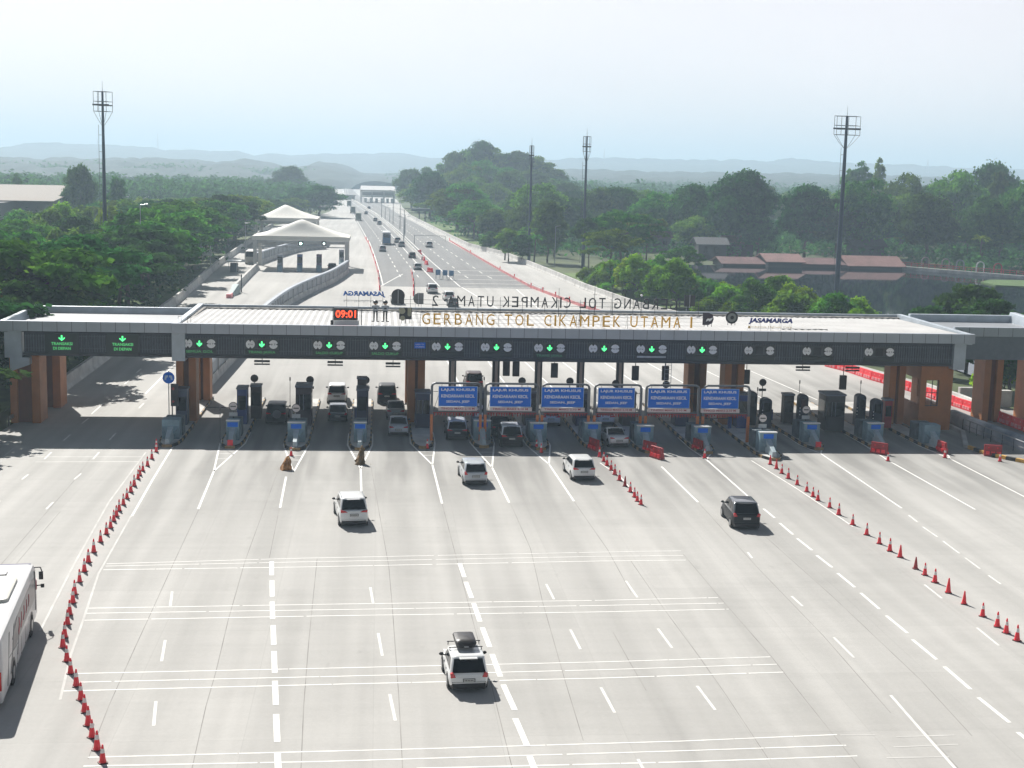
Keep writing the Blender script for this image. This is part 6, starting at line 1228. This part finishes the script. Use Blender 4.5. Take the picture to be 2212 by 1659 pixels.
def gen(kind, seed):
    g = random.Random(seed * 31 + 5); cl = []
    if kind == 'round': h, rad, th = 13, 5.2, 4.5
    elif kind == 'umbrella': h, rad, th = 12.5, 8.5, 7
    elif kind == 'tall': h, rad, th = 20, 5.5, 8
    elif kind == 'giant': h, rad, th = 20, 9.5, 7
    elif kind == 'bamboo': h, rad, th = 12, 4.5, 2
    elif kind == 'shrub': h, rad, th = 5, 3, .8
    if kind == 'umbrella':
        for k in range(30):
            a = g.uniform(0, 6.283); q = rad * math.sqrt(g.random()) * .92; z = h - .9 - (q / rad) ** 2 * 3.0 - g.random() * 1.6 - (g.random() < .3) * 1.8; cl.append((q * math.cos(a), q * math.sin(a), z, g.uniform(1.6, 2.7), g.uniform(1.6, 2.7), g.uniform(.45, .8)))
    elif kind == 'bamboo':
        for k in range(30):
            a = g.uniform(0, 6.283); q = rad * g.random() ** .6; z = h * (1 - .45 * (q / rad) ** 1.5) - 1.5 - g.random() * 3.5; cl.append((q * math.cos(a), q * math.sin(a), z, g.uniform(.7, 1.3), g.uniform(.7, 1.3), g.uniform(1.4, 2.4)))
    elif kind == 'shrub':
        for k in range(16): a = g.uniform(0, 6.283); q = rad * g.random() ** .7; cl.append((q * math.cos(a), q * math.sin(a), 1.2 + (h - 2.3) * (1 - (q / rad) ** 2) * g.uniform(.5, 1), g.uniform(.8, 1.3), g.uniform(.8, 1.3), g.uniform(.7, 1.2)))
    else:
        zc = (h + th * .55) / 2 + .3; rz = (h - th * .55) / 2
        for k in range({'round': 30, 'tall': 64, 'giant': 56}[kind]):
            d = Vector((g.gauss(0, 1), g.gauss(0, 1), g.gauss(0, 1))).normalized(); q = g.uniform(.25 if kind == 'tall' else .5, .95); s_ = g.uniform(.24, .36) * (rad if kind != 'tall' else rad * .8)
            taper = 1 - .35 * max(0, d.z) if kind != 'tall' else 1 - .5 * abs(d.z); cl.append((d.x * rad * q * taper * .9, d.y * rad * q * taper * .9, zc + d.z * rz * q, s_ * 1.1, s_ * 1.1, s_ * .72))
    return h, rad, th, cl
PROTO = {}
def proto(kind, leaf, seed, nleaf, size):
    h, rad, th, cl = gen(kind, seed); s = thing({'umbrella': 'umbrella_tree', 'bamboo': 'bamboo_clump', 'shrub': 'shrub', 'round': 'broadleaf_tree', 'tall': 'tall_tree', 'giant': 'large_tree'}[kind], 'x', 'tree', (0, 0, 0))
    me = crown_mesh('crown', cl, nleaf, size, LEAF[leaf], seed, flat=.7 if kind == 'umbrella' else 0, droop=.35 if kind == 'bamboo' else 0); o = bpy.data.objects.new('crown', me); C.objects.link(o); o.parent = s
    g = random.Random(seed); lim = [cl[g.randrange(len(cl))][:3] for _ in range(7)]
    if kind == 'bamboo': 
        m = MB(); 
        for c in cl[:14]: m.tube((c[0] * .2, c[1] * .2, -1), (c[0] * .8, c[1] * .8, c[2]), .07, .03, 5)
        m.build('stems', mat('bamboo_stem', (.16, .17, .06), .7), s)
    else: trunk_mb(th, {'giant': .6, 'umbrella': .4, 'tall': .4, 'round': .3, 'shrub': .09}[kind], lim, seed).build('trunk', bark, s)
    s['h'] = h; s['r'] = rad; PROTO.setdefault((kind, leaf), []).append(cache(s)); s['_n'] = 0
for a in [('umbrella', 'mid', 1, 8500, .42), ('umbrella', 'dark', 2, 8500, .42), ('umbrella', 'mid', 3, 8500, .40), ('umbrella', 'rust', 4, 8500, .40), ('round', 'dark', 5, 7500, .38), ('round', 'mid', 6, 7500, .36), ('round', 'mid', 7, 7500, .38), ('round', 'bright', 8, 7500, .34), ('bamboo', 'bright', 9, 9000, .34), ('bamboo', 'mid', 10, 9000, .34),
          ('tall', 'dark', 11, 9000, .42), ('tall', 'mid', 12, 8000, .40), ('giant', 'dark', 13, 15000, .48), ('giant', 'mid', 14, 15000, .48), ('giant', 'dark', 15, 15000, .50), ('shrub', 'bright', 16, 3800, .26), ('shrub', 'mid', 17, 3800, .26), ('shrub', 'bright', 18, 3800, .24)]: proto(*a)
ntree = 0
def tree(kind, leaf, X, Y, sc, label, grp=None, sz=None):
    global ntree
    L = PROTO[(kind, leaf)]; src = L[rnd.randrange(len(L))]; z = float(terrain(X, Y)); rot = rnd.random() * 6.28
    scl = (sc * rnd.uniform(.92, 1.1), sc * rnd.uniform(.92, 1.1), sz or sc)
    if src['_n'] == 0: src.location = (X, Y, z); src.rotation_euler = (0, 0, rot); src.scale = scl; tag(src, label, 'tree', grp); c = src
    else: c = dup(src, (X, Y, z), rot, label, grp, scl); c['category'] = 'tree'
    if grp is None and 'group' in c: del c['group']
    if kind == 'shrub': c['category'] = 'shrub'
    if kind == 'bamboo': c['category'] = 'bamboo'
    src['_n'] += 1; ntree += 1; return c
SIL_L = [(-200, 450), (0, 452), (60, 448), (130, 442), (200, 428), (260, 425), (330, 424), (400, 420), (450, 418), (520, 420), (560, 424), (600, 432), (640, 425), (700, 415), (742, 420), (760, 440)]
SIL_R = [(860, 372), (890, 362), (930, 352), (960, 345), (985, 330), (1010, 316), (1040, 307), (1070, 315), (1095, 330), (1130, 330), (1170, 334), (1190, 350), (1230, 375), (1280, 405), (1340, 402), (1400, 405), (1440, 412), (1500, 402), (1545, 390), (1570, 378), (1600, 374), (1650, 382), (1690, 412), (1730, 404), (1780, 388), (1830, 362), (1860, 345), (1905, 338), (1930, 352), (1960, 385), (2000, 366), (2050, 366), (2100, 360), (2150, 362), (2212, 358), (2400, 360)]
def cap(X, Y, SIL): 
    px, _ = PX(X, Y, 8); y = np.interp(px, [p[0] for p in SIL], [p[1] for p in SIL]); return GY(px, y, Y).z
def near_word(px, side):
    if side == 'L': return 'near the canopy roof' if px > 300 else ('below the left lamp mast' if px > 150 else 'at the left edge')
LEFTLAB = {'umbrella': 'flat crowned rain tree', 'round': 'round green tree', 'bamboo': 'feathery light green bamboo clump', 'tall': 'tall dark tree'}
def okroad(X, Y):
    lw_ = np.interp(Y, [p[1] for p in LW], [p[0] for p in LW]); wr_ = np.interp(Y, [p[1] for p in WR], [p[0] for p in WR]); return lw_, wr_
pts = []
def far_enough(X, Y, d): 
    for (a, b, r) in pts:
        if (a - X) ** 2 + (b - Y) ** 2 < (d + r) ** 2 * .25: return False
    pts.append((X, Y, d)); return True
# --- undergrowth and far wood: masses of leaf clumps nobody could count
def leafmass(name, n, leaves, size, leaf, fx_, seed):
    g = random.Random(seed); cl = []
    while len(cl) < n:
        c = fx_(g)
        if c: cl.append(c)
    me = crown_mesh(name, cl, leaves, size, LEAF[leaf], seed, flat=.2); o = bpy.data.objects.new(name, me); C.objects.link(o); o['kind'] = 'stuff'; return o
def under_l(g):
    Y = 135 + 560 * g.random() ** 1.1; lw_, _ = okroad(0, Y); X = g.uniform(-.29 * Y - 16, lw_ - 3)
    if X > lw_ - 3: return None
    r = g.uniform(2.2, 4.0) * (1 + Y / 900); h = min(3.0 + (lw_ - X) * .12, 6) if Y > 160 else 2; return (X, Y, h * .35, r, r, h * .75)
leafmass('undergrowth', 1500, 60000, .55, 'dark', under_l, 3)
def under_r(g):
    Y = 352 + 420 * g.random(); _, wr_ = okroad(0, Y); X = g.uniform(wr_ + 7, .48 * Y + 15)
    if Y < 372 and X < 74 or (Y < 388 and 74 < X < 152): return None
    r = g.uniform(3, 5.5); return (X, Y, float(terrain(X, Y)) + 1.2, r, r, g.uniform(2, 4.5))
leafmass('undergrowth', 1500, 60000, .7, 'dark', under_r, 4)
def far_l(g):
    Y = g.uniform(660, 1060); X = g.uniform(-.3 * Y - 20, -40 - max(0, Y - 900) * .1); r = g.uniform(6, 11); return (X, Y, g.uniform(3, 9), r, r, g.uniform(4, 6.5))
leafmass('far_woodland', 520, 52000, 1.3, 'dark', far_l, 5)
def far_l2(g):
    Y = g.uniform(1600, 2400); X = g.uniform(-.3 * Y - 20, -70 - (Y - 1500) * .08); r = g.uniform(10, 22); return (X, Y, g.uniform(2, 10), r, r, g.uniform(6, 12))
leafmass('far_woodland', 520, 45000, 2.8, 'dark', far_l2, 6)
def far_r(g):
    Y = 800 + 1400 * g.random() ** 1.3; X = g.uniform(max(22, 28 - (Y - 900) * .04), .5 * Y + 20); r = g.uniform(8, 15) * (Y / 1100) ** .5; return (X, Y, float(terrain(X, Y)) + g.uniform(3, 9), r, r, g.uniform(5, 9))
leafmass('far_woodland', 900, 80000, 1.9, 'dark', far_r, 7)
# --- left wood
names_l = {0: 'nearest the canopy', 1: 'in the middle of the left wood', 2: 'at the far end of the left wood'}
cnt = 0
for t in range(9000):
    Y = 142 + (690 - 142) * rnd.random() ** 1.25; lw_, _ = okroad(0, Y); xl = -.285 * Y - 14; X = xl + (lw_ - 5 - xl) * rnd.random()
    if X > lw_ - 5 or cnt > 285: continue
    sp = 7.0 + Y / 62; 
    if not far_enough(X, Y, sp): continue
    px, _ = PX(X, Y, 8); zc = cap(X, Y, SIL_L); e = lw_ - X
    if e < 22 or px > 330: kind, leaf = ('umbrella', rnd.choice(['mid', 'dark', 'mid'])) 
    elif Y < 210 and px < 60: kind, leaf = ('umbrella', 'rust')
    elif Y > 230 and rnd.random() < .5: kind, leaf = ('bamboo', rnd.choice(['bright', 'mid']))
    else: kind, leaf = rnd.choice([('umbrella', 'mid'), ('round', 'mid'), ('round', 'dark'), ('round', 'bright')])
    h = PROTO[(kind, leaf)][0]['h']; s0 = rnd.uniform(.85, 1.2) * (1 + max(0, Y - 300) / 1200)
    if Y < 260: s0 *= .95
    sc = min(s0, (zc - .3 + .8) / h)
    if sc < .32: continue
    band = 'near' if Y < 250 else ('middle' if Y < 430 else 'far'); tree(kind, leaf, X, Y, max(sc, .4), '%s, %s left wood, %s' % (LEFTLAB[kind], band, 'beside the parapet' if e < 22 else 'away from the road'), 'left wood, %s %s %s' % (kind, band, 'edge' if e < 22 else 'inner')); cnt += 1
# lone trees on the left skyline and trees overhanging the side canopy
def special(kind, leaf, px, ytop, Y, label, wpx=None):
    p = GY(px, ytop, Y); h = PROTO[(kind, leaf)][0]['h']; r = PROTO[(kind, leaf)][0]['r']; z0 = float(terrain(p.x, Y)); sz = (p.z - z0) / h; sc = (wpx * Y / FP / 2 / r) if wpx else sz; return tree(kind, leaf, p.x, Y, sc, label, None, sz)
special('giant', 'dark', 168, 362, 470, 'tall dark lone tree standing above the left wood beside the pale warehouse', 78)
special('round', 'mid', 255, 383, 480, 'airy lone tree right of the left lamp mast', 46)
special('tall', 'mid', 35, 372, 560, 'small upright hazy tree above the warehouse roof', 26)
special('giant', 'dark', 625, 362, 900, 'hazy rounded trees above the far end of the left wood, left one', 90)
special('giant', 'dark', 690, 402, 620, 'dark rounded tree mass closing the left wood beside the road', 110)
special('giant', 'dark', 655, 408, 640, 'dark rounded tree left of the mass closing the left wood', 90)
for k, (X, Y, sc, kd, lf) in enumerate([(-40, 128, 1.05, 'umbrella', 'dark'), (-38.8, 112.5, 1.05, 'umbrella', 'dark'), (-47, 138, 1.1, 'umbrella', 'rust'), (-36, 152, 1.2, 'umbrella', 'mid'), (-37, 168, 1.15, 'umbrella', 'dark')]):
    tree(kd, lf, X, Y, sc, 'flat crowned tree shading the open lanes, %s from the viewer beside the side canopy' % ordw([1, 0, 2, 3, 4][k]), None, .66 if k == 1 else None)
for k, (px, py, w) in enumerate([(150, 835, 1.0), (170, 800, 1.1), (130, 850, .8), (185, 775, .9), (12, 905, 1.0), (20, 870, 1.2)]): q = G(px, py); tree('shrub', rnd.choice(['bright', 'mid']), q.x - 3.5, q.y, .55 * w, 'low green shrub on the verge seen under the side canopy', 'verge shrubs under the side canopy')
# --- right side
for k, (kd, lf, px, yt, Y, w, lab) in enumerate([('giant', 'dark', 1600, 376, 400, 160, 'huge dark domed tree over the pond, left of the big mast'), ('giant', 'mid', 1430, 413, 430, 130, 'broad green tree left of the huge domed tree'), ('giant', 'dark', 1500, 404, 420, 120, 'dark tree filling the gap left of the huge domed tree'),
        ('giant', 'dark', 1745, 405, 405, 130, 'dark tree just left of the big right mast'), ('giant', 'mid', 1870, 384, 400, 150, 'broad tree behind the big right mast'), ('tall', 'mid', 1862, 345, 560, 62, 'tall airy hazy tree above the right wood'), ('tall', 'mid', 1902, 337, 570, 40, 'tallest thin tree on the right skyline'), ('tall', 'mid', 1835, 362, 560, 50, 'airy tree left of the tallest thin tree on the right'),
        ('giant', 'mid', 1960, 372, 470, 110, 'hazy green tree right of the tallest thin tree'), ('giant', 'dark', 2010, 425, 385, 150, 'low wide dark tree over the pond walk'), ('giant', 'mid', 2070, 366, 460, 130, 'large green tree near the right edge skyline'), ('giant', 'dark', 2150, 358, 480, 130, 'large dark tree at the right edge skyline'), ('tall', 'dark', 2160, 356, 440, 60, 'upright dark tree poking above the right edge trees'), ('giant', 'mid', 2230, 380, 400, 150, 'large tree cut by the right edge of the view'), ('giant', 'dark', 2130, 430, 380, 120, 'lower dark tree near the right edge over the arches'),
        ('umbrella', 'mid', 1345, 448, 330, 150, 'layered green umbrella tree right of the taller mast of the pair'), ('umbrella', 'mid', 1320, 490, 300, 120, 'second layered umbrella tree below the first'), ('umbrella', 'dark', 1275, 465, 322, 70, 'dark umbrella tree touching the taller mast'), ('round', 'dark', 1186, 428, 345, 84, 'dark round tree between the two masts'), ('umbrella', 'bright2', 1475, 527, 300, 90, 'low green umbrella tree at the left end of the pond houses'), ('umbrella', 'mid', 1400, 455, 350, 100, 'umbrella tree right of the layered one'),
        ('round', 'mid', 1100, 495, 345, 60, 'grey green tree with drooping crown at the motorway edge left of the first mast'), ('round', 'dark', 1130, 505, 340, 50, 'dark tree at the foot of the slimmer mast'), ('round', 'mid', 1060, 500, 390, 60, 'bushy tree by the motorway bend'), ('giant', 'mid', 990, 405, 520, 120, 'light green broad tree at the foot of the wooded hill'), ('giant', 'mid', 1035, 430, 470, 110, 'light green tree below the wooded hill'), ('giant', 'mid', 1080, 450, 430, 100, 'light green tree lower right below the wooded hill'), ('giant', 'dark', 1130, 420, 480, 100, 'dark green tree right below the wooded hill'),
        ('giant', 'dark', 1230, 430, 450, 100, 'dim broad tree behind the pair of masts'), ('giant', 'dark', 1300, 410, 470, 110, 'dim broad tree behind the layered umbrella tree'), ('giant', 'mid', 1370, 405, 480, 110, 'dim flat tree on the middle skyline')]):
    lf = 'mid' if lf == 'bright2' else lf; special(kd, lf, px, yt, Y, lab, w)
hillY = [(960, 352), (985, 333), (1005, 322), (1040, 309), (1065, 318), (1095, 334), (1125, 330), (1160, 336), (1180, 350), (925, 360), (890, 368), (905, 395), (940, 390), (975, 370), (1010, 352), (1045, 345), (1085, 360), (1120, 366), (1150, 372), (1190, 385)]
for k, (px, yt) in enumerate(hillY): 
    Y = 800 if k < 11 else 720; p = GY(px, yt, Y); z0 = float(terrain(p.x, Y)); kd, lf = rnd.choice([('giant', 'dark'), ('giant', 'mid')]); h = 20; hh = p.z - z0
    tree(kd, lf, p.x, Y, 1.15 * rnd.uniform(.8, 1.1), 'hazy tree on the wooded hill right of the motorway', 'trees on the wooded hill', hh / h)
cnt = 0
for t in range(9000):
    Y = 368 + (800 - 368) * rnd.random() ** 1.2; _, wr_ = okroad(0, Y); xr = .47 * Y + 15; X = wr_ + 6 + (xr - wr_ - 6) * rnd.random()
    if cnt > 240: break
    if not far_enough(X, Y, 11 + Y / 65): continue
    if Y < 388 and 74 < X < 150: continue
    zc = cap(X, Y, SIL_R); kd, lf = rnd.choice([('giant', 'dark'), ('giant', 'mid'), ('round', 'dark'), ('umbrella', 'mid'), ('umbrella', 'dark')]); h = PROTO[(kd, lf)][0]['h']; z0 = float(terrain(X, Y)); s0 = rnd.uniform(.7, 1.05) * (13 / h if kd == 'round' else 1); sc = min(s0, (zc - z0 - 1.0) / h)
    if Y < 420 and X < .3 * Y: sc = min(sc, .6)
    if sc < .3: continue
    band = 'near' if Y < 480 else ('middle' if Y < 620 else 'far'); tree(kd, lf, X, Y, sc * 1.05, '%s in the %s part of the right hand wood' % ({'giant': 'broad tree', 'round': 'round tree', 'umbrella': 'flat crowned tree'}[kd], band), 'right wood, %s %s' % (kd, band), sc); cnt += 1
# bushes and small trees between the motorway parapet and the pond
k = 0
for t in range(900):
    px = rnd.uniform(1225, 1880); yt = np.interp(px, [1225, 1280, 1330, 1400, 1460, 1490, 1540, 1580, 1640, 1680, 1710, 1730, 1780, 1810, 1870], [600, 580, 552, 545, 560, 580, 600, 610, 602, 590, 588, 625, 640, 630, 650]) + rnd.random() ** 1.5 * 75
    Y = rnd.uniform(195, 300) - max(0, (px - 1500) * .12); p = GY(px, yt, Y); wr_ = np.interp(Y, [q[1] for q in WR], [q[0] for q in WR])
    if p.x < wr_ + 2.6 or p.x > 79 + 0 * Y or k > 120 or p.z < 1.8 or p.z > 9.5: continue
    if not far_enough(p.x, Y, 3.4): continue
    big = p.z > 5.5; lf = 'bright' if rnd.random() < .72 else 'mid'; kd = 'round' if big and rnd.random() < .6 else 'shrub'; h = PROTO[(kd, lf)][0]['h']; sz = (p.z + 1.1) / h; sc = max(sz * .9, .75 if kd == 'shrub' else .4)
    tree(kd, lf, p.x, Y, min(sc, 1.5), ('small leafy tree' if kd == 'round' else 'dense green bush') + ' in the thicket before the pond, ' + ('left part' if px < 1400 else 'middle part' if px < 1640 else 'right part'), 'pond thicket, %s %d' % (kd, 0 if px < 1400 else 1 if px < 1640 else 2)); k += 1
for X, Y, sc, lf in [(67, 140, .9, 'dark'), (69, 151, 1.0, 'dark'), (71, 133, 1.0, 'dark'), (73, 165, 1.1, 'dark'), (78, 148, 1.1, 'mid'), (66, 160, .8, 'dark')]: tree('round', lf, X, Y, sc * .8, 'dark tree behind the right side canopy seen below its panel', 'trees behind the right side canopy')
q = G(2105, 860); tree('shrub', 'bright', q.x + 5, q.y + 4, .95, 'sunlit bright green shrub under the right side canopy')
# palm
def palm(px, ytop, Y, lab):
    p = GY(px, ytop, Y); s = thing('palm_tree', lab, 'palm', (p.x, Y, -.5)); h = p.z + .5; MB().tube((0, 0, 0), (.2, 0, h * .5), .22, .18).tube((.2, 0, h * .5), (.3, 0, h * .8), .18, .14).build('trunk', bark, s); g = random.Random(px); m = MB()
    for k in range(26):
        a = g.uniform(0, 6.28); L = g.uniform(2.2, 3.4); el = g.uniform(.2, 1.2); pr_ = None
        for t in np.linspace(0, 1, 8):
            r = L * t; z = h * .8 + math.sin(el) * r - t * t * L * .5; c = Vector((.3 + math.cos(a) * r * math.cos(el), math.sin(a) * r * math.cos(el), z)); w = Vector((-math.sin(a), math.cos(a), 0)) * .36 * (1 - t * .7)
            cur = (c + w - Vector((0, 0, .12)), c, c - w - Vector((0, 0, .12)))
            if pr_: m.add([pr_[0], pr_[1], cur[1], cur[0], pr_[2], cur[2]], [(0, 1, 2, 3), (1, 4, 5, 2)])
            pr_ = cur
    m.build('fronds', LEAF['mid'], s)
palm(1092, 488, 350, 'palm like tree with spiky fronds at the motorway edge left of the slimmer mast'); palm(1155, 500, 338, 'spiky palm just right of the slimmer mast'); palm(2120, 500, 365, 'spiky palm by the arches at the right')
from collections import defaultdict
_d = defaultdict(list)
for o_ in bpy.data.objects:
    if o_.parent is None and o_.get('category') in ('tree', 'shrub', 'bamboo'): _d[o_['label']].append(o_)
for k_, L_ in _d.items():
    if len(L_) > 1:
        L_.sort(key=lambda o: PX(*o.location)[0])
        for i_, o_ in enumerate(L_):
            if i_ < 49: o_['label'] = k_ + ', %s from left' % ordw(i_)
for o_ in list(bpy.data.objects):
    for k_ in ('h', 'r', '_n'):
        if k_ in o_: del o_[k_]

# ================================================================ HAZE
hz = bpy.data.materials.new('haze_air'); hz.use_nodes = True; n = hz.node_tree.nodes; n.remove(n['Principled BSDF']); v = n.new('ShaderNodeVolumePrincipled'); v.inputs['Color'].default_value = (.64, .83, 1, 1); v.inputs['Density'].default_value = HAZE_D; v.inputs['Anisotropy'].default_value = .15
hz.node_tree.links.new(v.outputs[0], n['Material Output'].inputs['Volume'])
o = MB().box(-9500, 9500, -450, 12500, -7.5, 175).build('haze', hz); o['kind'] = 'stuff'
